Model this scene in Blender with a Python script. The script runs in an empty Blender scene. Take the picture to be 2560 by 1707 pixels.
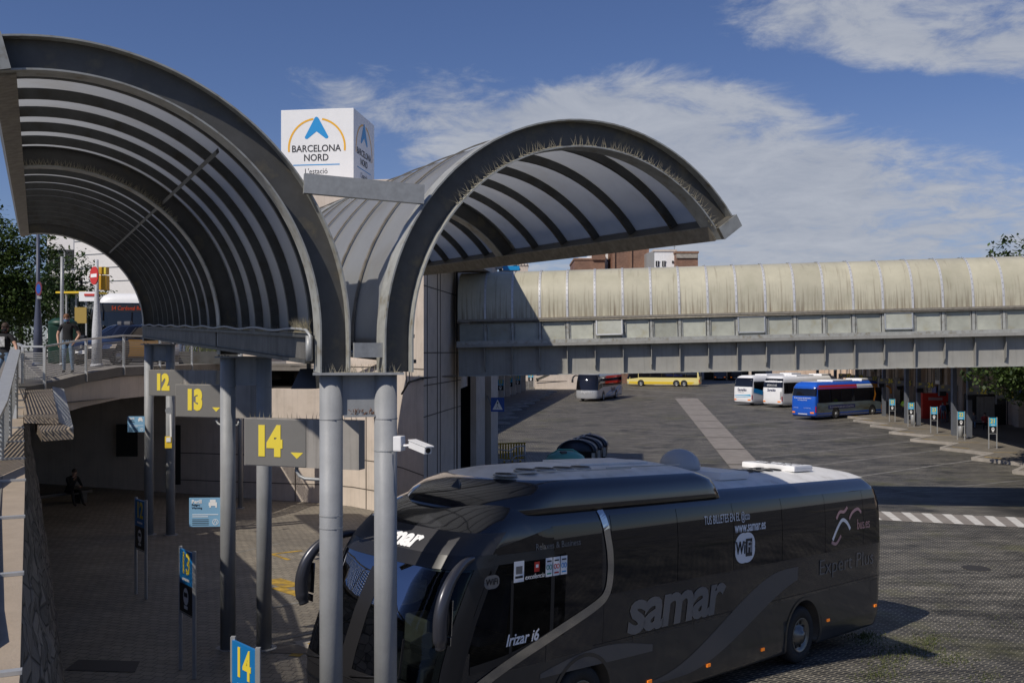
import bpy, bmesh, math, random
from mathutils import Vector, Matrix, noise
random.seed(7)
S = bpy.context.scene
COL = S.collection
R = math.radians
# ---------------------------------------------------------------- camera
F, CX, HY, HC = 2400.0, 1280.0, 878.0, 6.2          # focal length and horizon in photo pixels, eye height in metres
cd = bpy.data.cameras.new("camera"); cam = bpy.data.objects.new("camera", cd); COL.objects.link(cam)
cam.location = (0, 0, HC); cam.rotation_euler = (R(90), 0, 0)
cd.sensor_width = 36; cd.lens = F / 2560 * 36; cd.shift_y = 24.5 / 2560
cd.clip_start = 0.05; cd.clip_end = 5000
S.camera = cam
# ---------------------------------------------------------------- light
SUND = Vector((0.685, 0.745, -1.0)).normalized()       # direction the sunlight travels
sun_el = math.asin(-SUND.z); sun_az = math.atan2(-SUND.x, -SUND.y)
ld = bpy.data.lights.new("sun", 'SUN'); ld.energy = 4.95; ld.angle = R(0.53); ld.color = (1.0, 0.925, 0.82)
sun = bpy.data.objects.new("sun", ld); COL.objects.link(sun)
sun.rotation_euler = SUND.to_track_quat('-Z', 'Y').to_euler(); sun.location = (-30, -30, 60)
W = bpy.data.worlds.new("World"); S.world = W; W.use_nodes = True
def world():
    nt = W.node_tree; N = nt.nodes; Lk = nt.links; N.clear()
    out = N.new('ShaderNodeOutputWorld'); bg = N.new('ShaderNodeBackground'); bg.inputs[1].default_value = 0.085
    sky = N.new('ShaderNodeTexSky'); sky.sky_type = 'NISHITA'; sky.sun_disc = False
    sky.sun_elevation = sun_el; sky.sun_rotation = sun_az % (2 * math.pi)
    sky.altitude = 0; sky.air_density = 1.0; sky.dust_density = 0.3; sky.ozone_density = 2.5
    tc = N.new('ShaderNodeTexCoord'); sep = N.new('ShaderNodeSeparateXYZ'); Lk.new(tc.outputs['Generated'], sep.inputs[0])
    def m(op, a, b=None, clamp=False):
        n = N.new('ShaderNodeMath'); n.operation = op; n.use_clamp = clamp
        for i, v in enumerate((a, b)):
            if v is None: continue
            if isinstance(v, (int, float)): n.inputs[i].default_value = v
            else: Lk.new(v, n.inputs[i])
        return n.outputs[0]
    X, Y, Z = sep.outputs
    zz = m('ADD', m('MAXIMUM', Z, 0.0), 0.16)
    u = m('DIVIDE', X, zz); v = m('DIVIDE', Y, zz)
    comb = N.new('ShaderNodeCombineXYZ'); Lk.new(u, comb.inputs[0]); Lk.new(v, comb.inputs[1]); comb.inputs[2].default_value = 3.7
    def nz(sc, det, rough, dist, off=0):
        n = N.new('ShaderNodeTexNoise'); n.inputs['Scale'].default_value = sc; n.inputs['Detail'].default_value = det
        n.inputs['Roughness'].default_value = rough; n.inputs['Distortion'].default_value = dist
        mp = N.new('ShaderNodeMapping'); mp.inputs['Location'].default_value = (off, off * .6, 0); Lk.new(comb.outputs[0], mp.inputs[0]); Lk.new(mp.outputs[0], n.inputs['Vector'])
        return n.outputs[0]
    big = nz(0.85, 5, .55, .35, 1.3); fine = nz(5.0, 9, .66, .4, 4.1)
    # azimuth (right of view) and elevation weights, in world directions
    az = m('DIVIDE', X, m('MAXIMUM', Y, 0.05))                    # tan of azimuth
    el = m('DIVIDE', Z, m('MAXIMUM', Y, 0.05))                    # tan of elevation in front of the camera
    def band(x, lo, hi):
        mr = N.new('ShaderNodeMapRange'); mr.interpolation_type = 'SMOOTHSTEP'; Lk.new(x, mr.inputs[0])
        mr.inputs[1].default_value = lo; mr.inputs[2].default_value = hi; return mr.outputs[0]
    # the cloud bank: an ellipse of directions low on the right, a second one high on the right
    def ell(ca, ce, ra, re, rot=0.0):
        da = m('SUBTRACT', az, ca); de = m('SUBTRACT', el, ce)
        c, s = math.cos(rot), math.sin(rot)
        p = m('DIVIDE', m('ADD', m('MULTIPLY', da, c), m('MULTIPLY', de, s)), ra)
        q = m('DIVIDE', m('SUBTRACT', m('MULTIPLY', de, c), m('MULTIPLY', da, s)), re)
        d = m('SQRT', m('ADD', m('MULTIPLY', p, p), m('MULTIPLY', q, q)))
        return band(d, 1.25, 0.25)
    w = m('MAXIMUM', m('MULTIPLY', ell(0.17, 0.185, 0.42, 0.13, R(-8)), 1.15), m('MULTIPLY', ell(0.46, 0.34, 0.34, 0.075, R(-4)), 0.8))
    w = m('MAXIMUM', w, m('MULTIPLY', ell(0.42, 0.11, 0.60, 0.13), 0.92))
    w = m('MAXIMUM', w, m('MULTIPLY', ell(-0.12, 0.235, 0.22, 0.05, R(-22)), 0.6))
    w = m('MAXIMUM', w, m('MULTIPLY', band(el, 0.10, 0.0), 0.35))
    mid = nz(1.9, 8, .6, .8, 7.7)
    dens = m('ADD', m('ADD', m('MULTIPLY', big, .22), m('MULTIPLY', mid, .50)), m('MULTIPLY', fine, .66))
    cov = m('SUBTRACT', m('ADD', dens, m('MULTIPLY', w, 0.47)), 0.93)
    cov = band(cov, -0.01, 0.24)
    cov = m('MULTIPLY', cov, 0.92)
    hz = m('MULTIPLY', band(el, 0.30, 0.02), m('ADD', m('MULTIPLY', band(az, -0.35, 0.25), 0.30), 0.06))
    hz = m('MULTIPLY', hz, m('ADD', m('MULTIPLY', mid, 1.2), 0.35))
    cov = m('SUBTRACT', 1.0, m('MULTIPLY', m('SUBTRACT', 1.0, cov), m('SUBTRACT', 1.0, hz)))
    mix = N.new('ShaderNodeMix'); mix.data_type = 'RGBA'; Lk.new(cov, mix.inputs[0])
    gain = N.new('ShaderNodeMix'); gain.data_type = 'RGBA'; gain.blend_type = 'MULTIPLY'; gain.inputs[0].default_value = 1
    Lk.new(sky.outputs[0], gain.inputs[6]); gain.inputs[7].default_value = (0.80, 0.86, 1.16, 1)
    Lk.new(gain.outputs[2], mix.inputs[6])
    cr = N.new('ShaderNodeMix'); cr.data_type = 'RGBA'; Lk.new(fine, cr.inputs[0])
    cr.inputs[6].default_value = (3.8, 4.4, 5.7, 1); cr.inputs[7].default_value = (8.2, 8.5, 9.2, 1)
    Lk.new(cr.outputs[2], mix.inputs[7])
    Lk.new(mix.outputs[2], bg.inputs[0]); Lk.new(bg.outputs[0], out.inputs[0])
world()
S.view_settings.view_transform = 'Standard'; S.view_settings.look = 'None'
S.view_settings.exposure = -0.38; S.view_settings.gamma = 1.0
S.cycles.max_bounces = 6; S.cycles.transparent_max_bounces = 10; S.cycles.use_denoising = True
S.cycles.sample_clamp_indirect = 8.0

# ---------------------------------------------------------------- helpers
def pt(sx, sy, Y): return Vector(((sx - CX) / F * Y, Y, HC - (sy - HY) / F * Y))
def zg(x, y):                                        # the yard rises gently towards the near left platform
    s = -((x - 6.87) * .704 + (y - 21.16) * .710) + 3.3
    v = .058 * s
    return 0.5 * (v + math.sqrt(v * v + .004)) if v < 3 else v
def G(sx, sy, dz=0.0):                               # photo pixel -> point on the ground (dz above it)
    Y = 10.0
    for _ in range(60):
        z = zg((sx - CX) / F * Y, Y) + dz
        Yn = (HC - z) * F / max(sy - HY, 1e-3); Y += .6 * (Yn - Y)
    return Vector(((sx - CX) / F * Y, Y, zg((sx - CX) / F * Y, Y) + dz))
MATS = {}
def mat(name, col, rough=.6, metal=0.0, spec=.5, var=0.0, vscale=3.0, bump=0.0, bscale=30.0, dirt=None, streak=0.0, coat=0.0, trans=0.0, stretch=None, emit=0.0, coord='Object'):
    m = bpy.data.materials.new(name); m.use_nodes = True; nt = m.node_tree; N = nt.nodes; L = nt.links
    b = N['Principled BSDF']; c4 = (col[0], col[1], col[2], 1)
    b.inputs['Base Color'].default_value = c4; b.inputs['Roughness'].default_value = rough; b.inputs['Metallic'].default_value = metal
    b.inputs['Specular IOR Level'].default_value = spec
    if coat: b.inputs['Coat Weight'].default_value = coat; b.inputs['Coat Roughness'].default_value = .04
    if emit: b.inputs['Emission Color'].default_value = c4; b.inputs['Emission Strength'].default_value = emit
    if var or bump or streak or dirt:
        tc = N.new('ShaderNodeTexCoord'); src = tc.outputs[coord]
    if var or dirt or streak:
        n = N.new('ShaderNodeTexNoise'); n.inputs['Scale'].default_value = vscale; n.inputs['Detail'].default_value = 8; n.inputs['Roughness'].default_value = .62
        vec = src
        if stretch:
            mp = N.new('ShaderNodeMapping'); mp.inputs['Scale'].default_value = stretch; L.new(src, mp.inputs[0]); vec = mp.outputs[0]
        L.new(vec, n.inputs['Vector'])
        cr = N.new('ShaderNodeValToRGB'); cr.color_ramp.elements[0].position = .30; cr.color_ramp.elements[1].position = .72
        lo = dirt if dirt else tuple(x * (1 - var) for x in col); hi = tuple(min(1, x * (1 + var * .6)) for x in col)
        cr.color_ramp.elements[0].color = (*lo, 1); cr.color_ramp.elements[1].color = (*hi, 1)
        if dirt:
            e = cr.color_ramp.elements.new(.46); e.color = (*[x * (1 - var * .5) for x in col], 1)
        L.new(n.outputs[0], cr.inputs[0]); colout = cr.outputs[0]
        if streak:
            n2 = N.new('ShaderNodeTexNoise'); n2.inputs['Scale'].default_value = 1; n2.inputs['Detail'].default_value = 5
            mp2 = N.new('ShaderNodeMapping'); mp2.inputs['Scale'].default_value = (9, 9, .45); L.new(src, mp2.inputs[0]); L.new(mp2.outputs[0], n2.inputs['Vector'])
            mr = N.new('ShaderNodeMapRange'); L.new(n2.outputs[0], mr.inputs[0]); mr.inputs[1].default_value = .50; mr.inputs[2].default_value = .68
            mr.inputs[3].default_value = 1; mr.inputs[4].default_value = 1 - streak
            mx = N.new('ShaderNodeMix'); mx.data_type = 'RGBA'; mx.blend_type = 'MULTIPLY'; mx.inputs[0].default_value = 1
            L.new(colout, mx.inputs[6]); L.new(mr.outputs[0], mx.inputs[7]); colout = mx.outputs[2]
        L.new(colout, b.inputs['Base Color'])
        mr2 = N.new('ShaderNodeMapRange'); L.new(n.outputs[0], mr2.inputs[0]); mr2.inputs[3].default_value = min(1, rough * 1.15); mr2.inputs[4].default_value = rough * .85
        L.new(mr2.outputs[0], b.inputs['Roughness'])
    if bump:
        n3 = N.new('ShaderNodeTexNoise'); n3.inputs['Scale'].default_value = bscale; n3.inputs['Detail'].default_value = 6; L.new(src, n3.inputs['Vector'])
        bp = N.new('ShaderNodeBump'); bp.inputs['Strength'].default_value = bump; bp.inputs['Distance'].default_value = .02; L.new(n3.outputs[0], bp.inputs['Height']); L.new(bp.outputs[0], b.inputs['Normal'])
    if trans:
        tr = N.new('ShaderNodeBsdfTranslucent'); mxs = N.new('ShaderNodeMixShader'); mxs.inputs[0].default_value = trans
        if b.inputs['Base Color'].is_linked: L.new(b.inputs['Base Color'].links[0].from_socket, tr.inputs[0])
        else: tr.inputs[0].default_value = c4
        L.new(b.outputs[0], mxs.inputs[1]); L.new(tr.outputs[0], mxs.inputs[2]); L.new(mxs.outputs[0], N['Material Output'].inputs[0])
    MATS[name] = m
    return m
def glassmat(name, col=(.5, .6, .58), rough=.02, alpha=.75):
    m = bpy.data.materials.new(name); m.use_nodes = True; nt = m.node_tree; N = nt.nodes; L = nt.links
    N.remove(N['Principled BSDF'])
    t = N.new('ShaderNodeBsdfTransparent'); t.inputs[0].default_value = (*[c * alpha for c in col], 1)
    g = N.new('ShaderNodeBsdfGlossy'); g.inputs['Roughness'].default_value = rough; g.inputs[0].default_value = (.34, .36, .40, 1)
    fr = N.new('ShaderNodeFresnel'); fr.inputs[0].default_value = 1.5; mx = N.new('ShaderNodeMixShader')
    L.new(fr.outputs[0], mx.inputs[0]); L.new(t.outputs[0], mx.inputs[1]); L.new(g.outputs[0], mx.inputs[2]); L.new(mx.outputs[0], N['Material Output'].inputs[0])
    return m
class MB:
    def __init__(s): s.v = []; s.f = []; s.m = []; s.s = []; s.M = Matrix.Identity(4)
    def add(s, vs, fs, mi=0, smooth=False):
        o = len(s.v); s.v += [s.M @ Vector(v) for v in vs]
        for f in fs: s.f.append([o + i for i in f]); s.m.append(mi); s.s.append(smooth)
        return s
    def box(s, c, d, rz=0.0, mi=0, rx=0.0, ry=0.0, bev=0.0):
        hx, hy, hz = d[0] / 2, d[1] / 2, d[2] / 2
        m = Matrix.Translation(c) @ Matrix.Rotation(rz, 4, 'Z') @ Matrix.Rotation(ry, 4, 'Y') @ Matrix.Rotation(rx, 4, 'X')
        if bev <= 0:
            vs = [m @ Vector((x * hx, y * hy, z * hz)) for x in (-1, 1) for y in (-1, 1) for z in (-1, 1)]
            return s.add(vs, [(0, 1, 3, 2), (4, 6, 7, 5), (0, 4, 5, 1), (2, 3, 7, 6), (0, 2, 6, 4), (1, 5, 7, 3)], mi)
        b = min(bev, hx * .9, hy * .9, hz * .9); vs = []; fs = []
        bm = bmesh.new(); bmesh.ops.create_cube(bm, size=1)
        for v in bm.verts: v.co = Vector((v.co.x * d[0], v.co.y * d[1], v.co.z * d[2]))
        bmesh.ops.bevel(bm, geom=bm.edges[:], offset=b, segments=2, affect='EDGES', profile=.7)
        bm.verts.index_update()
        vs = [m @ v.co for v in bm.verts]; fs = [[v.index for v in f.verts] for f in bm.faces]; bm.free()
        return s.add(vs, fs, mi)
    def prism(s, poly, z0, z1, mi=0, mitop=None):           # poly: list (x,y); z may be callables of x,y
        n = len(poly); a = [(x, y, z0(x, y) if callable(z0) else z0) for x, y in poly]; b = [(x, y, z1(x, y) if callable(z1) else z1) for x, y in poly]
        s.add(a + b, [(i, (i + 1) % n, n + (i + 1) % n, n + i) for i in range(n)], mi)
        s.add(b, [tuple(range(n))], mi if mitop is None else mitop); s.add(a, [tuple(reversed(range(n)))], mi)
        return s
    def quad(s, a, b, c, d, mi=0): return s.add([a, b, c, d], [(0, 1, 2, 3)], mi)
    def tube(s, pts, r, n=10, mi=0, cap=True, smooth=True):
        pts = [Vector(p) for p in pts]; k = len(pts); rr = r if isinstance(r, (list, tuple)) else [r] * k
        vs = []; up = None
        for i, p in enumerate(pts):
            d = (pts[min(i + 1, k - 1)] - pts[max(i - 1, 0)]).normalized()
            if up is None: up = Vector((0, 0, 1)) if abs(d.z) < .9 else Vector((1, 0, 0))
            a = d.cross(up).normalized(); b = a.cross(d).normalized(); up = b
            vs += [p + (a * math.cos(2 * math.pi * j / n) + b * math.sin(2 * math.pi * j / n)) * rr[i] for j in range(n)]
        fs = [(i * n + j, i * n + (j + 1) % n, (i + 1) * n + (j + 1) % n, (i + 1) * n + j) for i in range(k - 1) for j in range(n)]
        s.add(vs, fs, mi, smooth)
        if cap: s.add(vs[:n], [tuple(range(n))], mi); s.add(vs[-n:], [tuple(reversed(range(n)))], mi)
        return s
    def bar(s, a, b, w, h, mi=0, up=(0, 0, 1)):              # rectangular bar from a to b
        a = Vector(a); b = Vector(b); d = (b - a).normalized(); u = Vector(up)
        if abs(d.dot(u)) > .98: u = Vector((1, 0, 0))
        x = d.cross(u).normalized() * w / 2; y = x.cross(d).normalized() * h / 2
        vs = [p + q for p in (a, b) for q in (x + y, -x + y, -x - y, x - y)]
        return s.add(vs, [(0, 1, 5, 4), (1, 2, 6, 5), (2, 3, 7, 6), (3, 0, 4, 7), (3, 2, 1, 0), (4, 5, 6, 7)], mi)
    def lathe(s, prof, c=(0, 0, 0), n=24, mi=0, axis='Z', smooth=True, cap=True):
        vs = []; c = Vector(c)
        for r_, z in prof:
            for j in range(n):
                a = 2 * math.pi * j / n; p = (r_ * math.cos(a), r_ * math.sin(a), z)
                if axis == 'Y': p = (p[0], p[2], p[1])
                if axis == 'X': p = (p[2], p[0], p[1])
                vs.append(c + Vector(p))
        k = len(prof)
        s.add(vs, [(i * n + j, i * n + (j + 1) % n, (i + 1) * n + (j + 1) % n, (i + 1) * n + j) for i in range(k - 1) for j in range(n)], mi, smooth)
        if cap: s.add(vs[:n], [tuple(range(n))], mi); s.add(vs[-n:], [tuple(range(n))], mi)
        return s
    def grid(s, fn, us, vs_, mi=0, smooth=True, thick=None):  # fn(u,v)->point
        P = [Vector(fn(u, v)) for u in us for v in vs_]; nv = len(vs_)
        s.add(P, [(i * nv + j, (i + 1) * nv + j, (i + 1) * nv + j + 1, i * nv + j + 1) for i in range(len(us) - 1) for j in range(nv - 1)], mi, smooth)
        return s
    def sweep(s, path, prof, closed=True, mi=0, smooth=False):  # path: list of (origin, xaxis, yaxis); prof: list of (x,y)
        n = len(prof); vs = [o + xa * p[0] + ya * p[1] for o, xa, ya in path for p in prof]
        e = n if closed else n - 1
        s.add(vs, [(i * n + j, i * n + (j + 1) % n, (i + 1) * n + (j + 1) % n, (i + 1) * n + j) for i in range(len(path) - 1) for j in range(e)], mi, smooth)
        if closed: s.add(vs[:n], [tuple(range(n))], mi); s.add(vs[-n:], [tuple(reversed(range(n)))], mi)
        return s
    def build(s, name, mats, parent=None, world=False, fix=True):
        me = bpy.data.meshes.new(name)
        vs = s.v
        if world and parent is not None:
            inv = RM[parent.name].inverted(); vs = [inv @ v for v in vs]
        me.from_pydata([tuple(v) for v in vs], [], s.f)
        if not isinstance(mats, (list, tuple)): mats = [mats]
        for m in mats: me.materials.append(m)
        me.polygons.foreach_set('material_index', s.m); me.polygons.foreach_set('use_smooth', s.s)
        me.update()
        if fix:
            bm = bmesh.new(); bm.from_mesh(me); bmesh.ops.remove_doubles(bm, verts=bm.verts, dist=1e-5); bmesh.ops.recalc_face_normals(bm, faces=bm.faces); bm.to_mesh(me); bm.free()
        return link(name, me, parent)
RM = {}
def link(name, me, parent=None):
    o = bpy.data.objects.new(name, me); COL.objects.link(o)
    if parent is not None: o.parent = parent; RM[o.name] = RM[parent.name]
    else: RM[o.name] = Matrix.Identity(4)
    return o
def tag(o, label=None, cat=None, group=None, kind=None):
    if label: o['label'] = label
    if cat: o['category'] = cat
    if group: o['group'] = group
    if kind: o['kind'] = kind
    return o
def thing(name, loc, label, cat, rz=0.0, group=None, rot=None, sc=1.0):
    o = bpy.data.objects.new(name, None); COL.objects.link(o); o.location = loc
    o.rotation_euler = rot if rot is not None else (0, 0, rz); o.scale = (sc,) * 3; o.empty_display_size = .2
    rm = Matrix.Translation(loc) @ (Matrix(rot.to_matrix()).to_4x4() if rot is not None else Matrix.Rotation(rz, 4, 'Z')) @ Matrix.Scale(sc, 4)
    RM[o.name] = rm
    return tag(o, label, cat, group)
def copy_tree(o, parent=None, label=None):
    c = o.copy(); COL.objects.link(c); c.parent = parent
    RM[c.name] = RM.get(o.name, Matrix.Identity(4))
    if label: c['label'] = label
    for ch in [x for x in CH.get(o.name, [])] or list(o.children): copy_tree(ch, c)
    return c
CH = {}
def textmesh(body, size=1.0, bold=0.0, sx=1.0, align='CENTER', ext=0.003, space=1.0, shear=0.0):
    cu = bpy.data.curves.new('lettering', 'FONT'); cu.body = body; cu.size = size; cu.align_x = align; cu.align_y = 'CENTER'
    cu.offset = bold; cu.extrude = ext; cu.space_character = space; cu.shear = shear; cu.resolution_u = 3
    o = bpy.data.objects.new('tmp', cu); COL.objects.link(o)
    dg = bpy.context.evaluated_depsgraph_get(); me = bpy.data.meshes.new_from_object(o.evaluated_get(dg))
    vs = [Vector((v.co.x * sx, v.co.y, v.co.z)) for v in me.vertices]; fs = [list(p.vertices) for p in me.polygons]
    bpy.data.objects.remove(o); bpy.data.meshes.remove(me); bpy.data.curves.remove(cu)
    return vs, fs
def text(body, M, m, parent, name='lettering', world=False, mapfn=None, **k):
    vs, fs = textmesh(body, **k)
    b = MB(); b.add([M @ v for v in vs] if mapfn is None else [mapfn(v) for v in vs], fs)
    return b.build(name, m, parent, world=world, fix=False)
def frame(o, x, y):                                  # matrix with local x, y axes at o
    x = Vector(x).normalized(); y = Vector(y).normalized(); z = x.cross(y)
    return Matrix(((x.x, y.x, z.x, o[0]), (x.y, y.y, z.y, o[1]), (x.z, y.z, z.z, o[2]), (0, 0, 0, 1)))
E1 = Vector((.1305, .9915, 0)); E2 = Vector((.9915, -.1305, 0)); HB = Vector((.788, .616, 0)); NB = Vector((.616, -.788, 0))
# ---------------------------------------------------------------- materials
M_STEEL = mat('painted steel', (.285, .295, .305), .55, .0, var=.14, vscale=3, streak=.13, bump=.12, bscale=45)
M_STEELD = mat('dark steel', (.085, .085, .08), .5, .3, var=.25, vscale=4, dirt=(.06, .052, .04))
M_RIM = mat('rim steel', (.095, .092, .085), .55, .1, var=.25, vscale=3, dirt=(.15, .13, .09))
M_FLANGE = mat('flange steel', (.38, .385, .36), .45, .1, var=.22, vscale=6, dirt=(.22, .19, .13))
M_GALV = mat('galvanised sheet', (.34, .35, .35), .45, .15, var=.18, vscale=14)
M_SKIN = mat('roof sheet', (.50, .51, .51), .24, .0, spec=.7, var=.10, vscale=.8, dirt=(.42, .41, .38), trans=.50, bump=.04, bscale=3)
M_SKINR = M_SKIN
M_SEAM = mat('seam cover', (.30, .27, .22), .5, .3, var=.35, vscale=8)
M_SPIKE = mat('spike wire', (.40, .36, .26), .45, .3)
M_RUST = mat('rust', (.16, .06, .02), .9, var=.5, vscale=30)
M_CONC = mat('render wall', (.60, .52, .445), .85, var=.10, vscale=1.3, dirt=(.50, .43, .36), bump=.12, bscale=25, streak=.10)
M_CONCF = mat('station wall', (.62, .49, .38), .85, var=.14, vscale=1.1, dirt=(.46, .35, .27), bump=.10, bscale=25, streak=.14)
M_GROOVE = mat('wall joint', (.10, .085, .07), .9)
M_DARK = mat('dark opening', (.012, .012, .013), .5)
M_BLACK = mat('black plastic', (.015, .015, .017), .35)
M_RUB = mat('tyre rubber', (.02, .02, .02), .8, bump=.2, bscale=60)
M_CHROME = mat('chrome', (.62, .62, .62), .08, 1.0)
M_ALU = mat('aluminium', (.48, .49, .49), .4, .4, var=.12, vscale=10)
M_WHITE = mat('white paint', (.80, .80, .80), .35, var=.04, vscale=2)
M_YEL = mat('yellow paint', (.72, .50, .03), .6, var=.12, vscale=6)
M_YELROAD = mat('worn yellow marking', (.46, .29, .04), .85, var=.55, vscale=4, dirt=(.16, .13, .10))
M_WHROAD = mat('worn white marking', (.26, .25, .23), .85, var=.4, vscale=2.2, dirt=(.11, .11, .10))
M_ZEB = mat('zebra white', (.62, .60, .56), .8, var=.22, vscale=3)
M_SIGNG = mat('grey sign panel', (.17, .165, .155), .55, var=.08, vscale=3)
M_SIGNL = mat('weathered sign panel', (.32, .30, .275), .6, var=.12, vscale=3, streak=.28)
M_SIGNB = mat('light blue sign', (.22, .42, .62), .45)
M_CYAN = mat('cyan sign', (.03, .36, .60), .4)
M_BLUE = mat('deep blue sign', (.01, .07, .35), .4)
M_LETW = mat('white lettering', (.85, .85, .85), .45)
M_LETK = mat('black lettering', (.02, .02, .025), .5)
M_LETY = mat('yellow lettering', (.78, .62, .06), .5)
M_ORANGE = mat('orange arc', (.80, .42, .02), .4)
M_LOGOB = mat('logo blue', (.01, .27, .62), .4)
M_RED = mat('red paint', (.55, .03, .02), .4)
M_SKINP = mat('skin', (.52, .30, .21), .55)
M_HAIR = mat('hair', (.05, .03, .02), .7)
M_DENIM = mat('denim', (.14, .22, .33), .85, var=.35, vscale=9)
M_BLKCLOTH = mat('black cloth', (.012, .012, .014), .9)
M_LEATHER = mat('shoe', (.05, .04, .035), .6)
M_HIVIS = mat('hi-vis cloth', (.42, .72, .05), .7)
M_GREYCL = mat('grey cloth', (.12, .12, .13), .9)
M_BLUECL = mat('blue cloth', (.05, .09, .18), .9)
M_ROAD = mat('terrace paving', (.20, .185, .165), .85, var=.2, vscale=1.5, bump=.1)
M_COPING = mat('coping stone', (.38, .31, .235), .85, var=.13, vscale=4, bump=.2, bscale=60)
M_KERB = mat('kerb stone', (.34, .31, .27), .85, var=.3, vscale=2, bump=.15, bscale=20)
M_STRIP = mat('concrete strip', (.25, .225, .20), .9, var=.22, vscale=1.2, bump=.1)
def m_cobble(name, sc, ang, dark, light, mortar, rx=0, moss=.0, ms=.03, bw=.5, rh=.28, grain=0):
    m = bpy.data.materials.new(name); m.use_nodes = True; nt = m.node_tree; N = nt.nodes; L = nt.links; b = N['Principled BSDF']
    tc = N.new('ShaderNodeTexCoord')
    wob = N.new('ShaderNodeTexNoise'); wob.inputs['Scale'].default_value = .35; wob.inputs['Detail'].default_value = 2; L.new(tc.outputs['Object'], wob.inputs['Vector'])
    add = N.new('ShaderNodeMix'); add.data_type = 'RGBA'; add.blend_type = 'ADD'; add.inputs[0].default_value = .22; L.new(tc.outputs['Object'], add.inputs[6]); L.new(wob.outputs['Color'], add.inputs[7])
    mp = N.new('ShaderNodeMapping'); mp.inputs['Rotation'].default_value = (rx, 0, ang); L.new(add.outputs[2], mp.inputs[0])
    br = N.new('ShaderNodeTexBrick'); br.inputs['Scale'].default_value = sc; br.inputs['Mortar Size'].default_value = ms; br.inputs['Mortar Smooth'].default_value = .4
    br.inputs['Brick Width'].default_value = bw; br.inputs['Row Height'].default_value = rh; br.inputs['Bias'].default_value = -.3
    br.inputs['Color1'].default_value = (*dark, 1); br.inputs['Color2'].default_value = (*light, 1); br.inputs['Mortar'].default_value = (*mortar, 1)
    L.new(mp.outputs[0], br.inputs['Vector'])
    n = N.new('ShaderNodeTexNoise'); n.inputs['Scale'].default_value = .25; n.inputs['Detail'].default_value = 9; n.inputs['Roughness'].default_value = .7; L.new(tc.outputs['Object'], n.inputs['Vector'])
    cr = N.new('ShaderNodeValToRGB'); cr.color_ramp.elements[0].position = .3; cr.color_ramp.elements[0].color = (.55, .55, .55, 1); cr.color_ramp.elements[1].position = .72; cr.color_ramp.elements[1].color = (1.25, 1.22, 1.15, 1)
    L.new(n.outputs[0], cr.inputs[0])
    mx = N.new('ShaderNodeMix'); mx.data_type = 'RGBA'; mx.blend_type = 'MULTIPLY'; mx.inputs[0].default_value = .85; L.new(br.outputs[0], mx.inputs[6]); L.new(cr.outputs[0], mx.inputs[7])
    out = mx.outputs[2]
    if moss:
        n2 = N.new('ShaderNodeTexNoise'); n2.inputs['Scale'].default_value = .16; n2.inputs['Detail'].default_value = 12; n2.inputs['Roughness'].default_value = .75; L.new(tc.outputs['Object'], n2.inputs['Vector'])
        mr = N.new('ShaderNodeMapRange'); L.new(n2.outputs[0], mr.inputs[0]); mr.inputs[1].default_value = .54; mr.inputs[2].default_value = .68; mr.inputs[4].default_value = moss
        m2 = N.new('ShaderNodeMix'); m2.data_type = 'RGBA'; L.new(mr.outputs[0], m2.inputs[0]); L.new(out, m2.inputs[6]); m2.inputs[7].default_value = (.085, .085, .025, 1); out = m2.outputs[2]
    if grain > .3:                                    # old oil stains and repairs
        n8 = N.new('ShaderNodeTexNoise'); n8.inputs['Scale'].default_value = .33; n8.inputs['Detail'].default_value = 5; n8.inputs['Roughness'].default_value = .55; L.new(tc.outputs['Object'], n8.inputs['Vector'])
        r8 = N.new('ShaderNodeMapRange'); L.new(n8.outputs[0], r8.inputs[0]); r8.inputs[1].default_value = .56; r8.inputs[2].default_value = .66; r8.inputs[3].default_value = 1; r8.inputs[4].default_value = .50
        m8 = N.new('ShaderNodeMix'); m8.data_type = 'RGBA'; m8.blend_type = 'MULTIPLY'; m8.inputs[0].default_value = 1; L.new(out, m8.inputs[6]); L.new(r8.outputs[0], m8.inputs[7]); out = m8.outputs[2]
    L.new(out, b.inputs['Base Color']); b.inputs['Roughness'].default_value = .62; b.inputs['Specular IOR Level'].default_value = .4
    if grain:
        n7 = N.new('ShaderNodeTexNoise'); n7.inputs['Scale'].default_value = 1.0; n7.inputs['Detail'].default_value = 12; n7.inputs['Roughness'].default_value = .8; mp7 = N.new('ShaderNodeMapping'); mp7.inputs['Rotation'].default_value = (0, 0, R(-8)); mp7.inputs['Scale'].default_value = (.45, 1.5, 1); L.new(tc.outputs['Object'], mp7.inputs[0]); L.new(mp7.outputs[0], n7.inputs['Vector'])
        r7 = N.new('ShaderNodeMapRange'); L.new(n7.outputs[0], r7.inputs[0]); r7.inputs[1].default_value = .36; r7.inputs[2].default_value = .66; r7.inputs[3].default_value = 1 - grain; r7.inputs[4].default_value = 1 + grain
        m7 = N.new('ShaderNodeMix'); m7.data_type = 'RGBA'; m7.blend_type = 'MULTIPLY'; m7.inputs[0].default_value = 1; L.new(out, m7.inputs[6]); L.new(r7.outputs[0], m7.inputs[7]); L.new(m7.outputs[2], b.inputs['Base Color'])
    bp = N.new('ShaderNodeBump'); bp.inputs['Strength'].default_value = .55; bp.inputs['Distance'].default_value = .03
    inv = N.new('ShaderNodeMath'); inv.operation = 'SUBTRACT'; inv.inputs[0].default_value = 1; L.new(br.outputs['Fac'], inv.inputs[1])
    n5 = N.new('ShaderNodeTexNoise'); n5.inputs['Scale'].default_value = 7; n5.inputs['Detail'].default_value = 4; L.new(tc.outputs['Object'], n5.inputs['Vector'])
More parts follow.
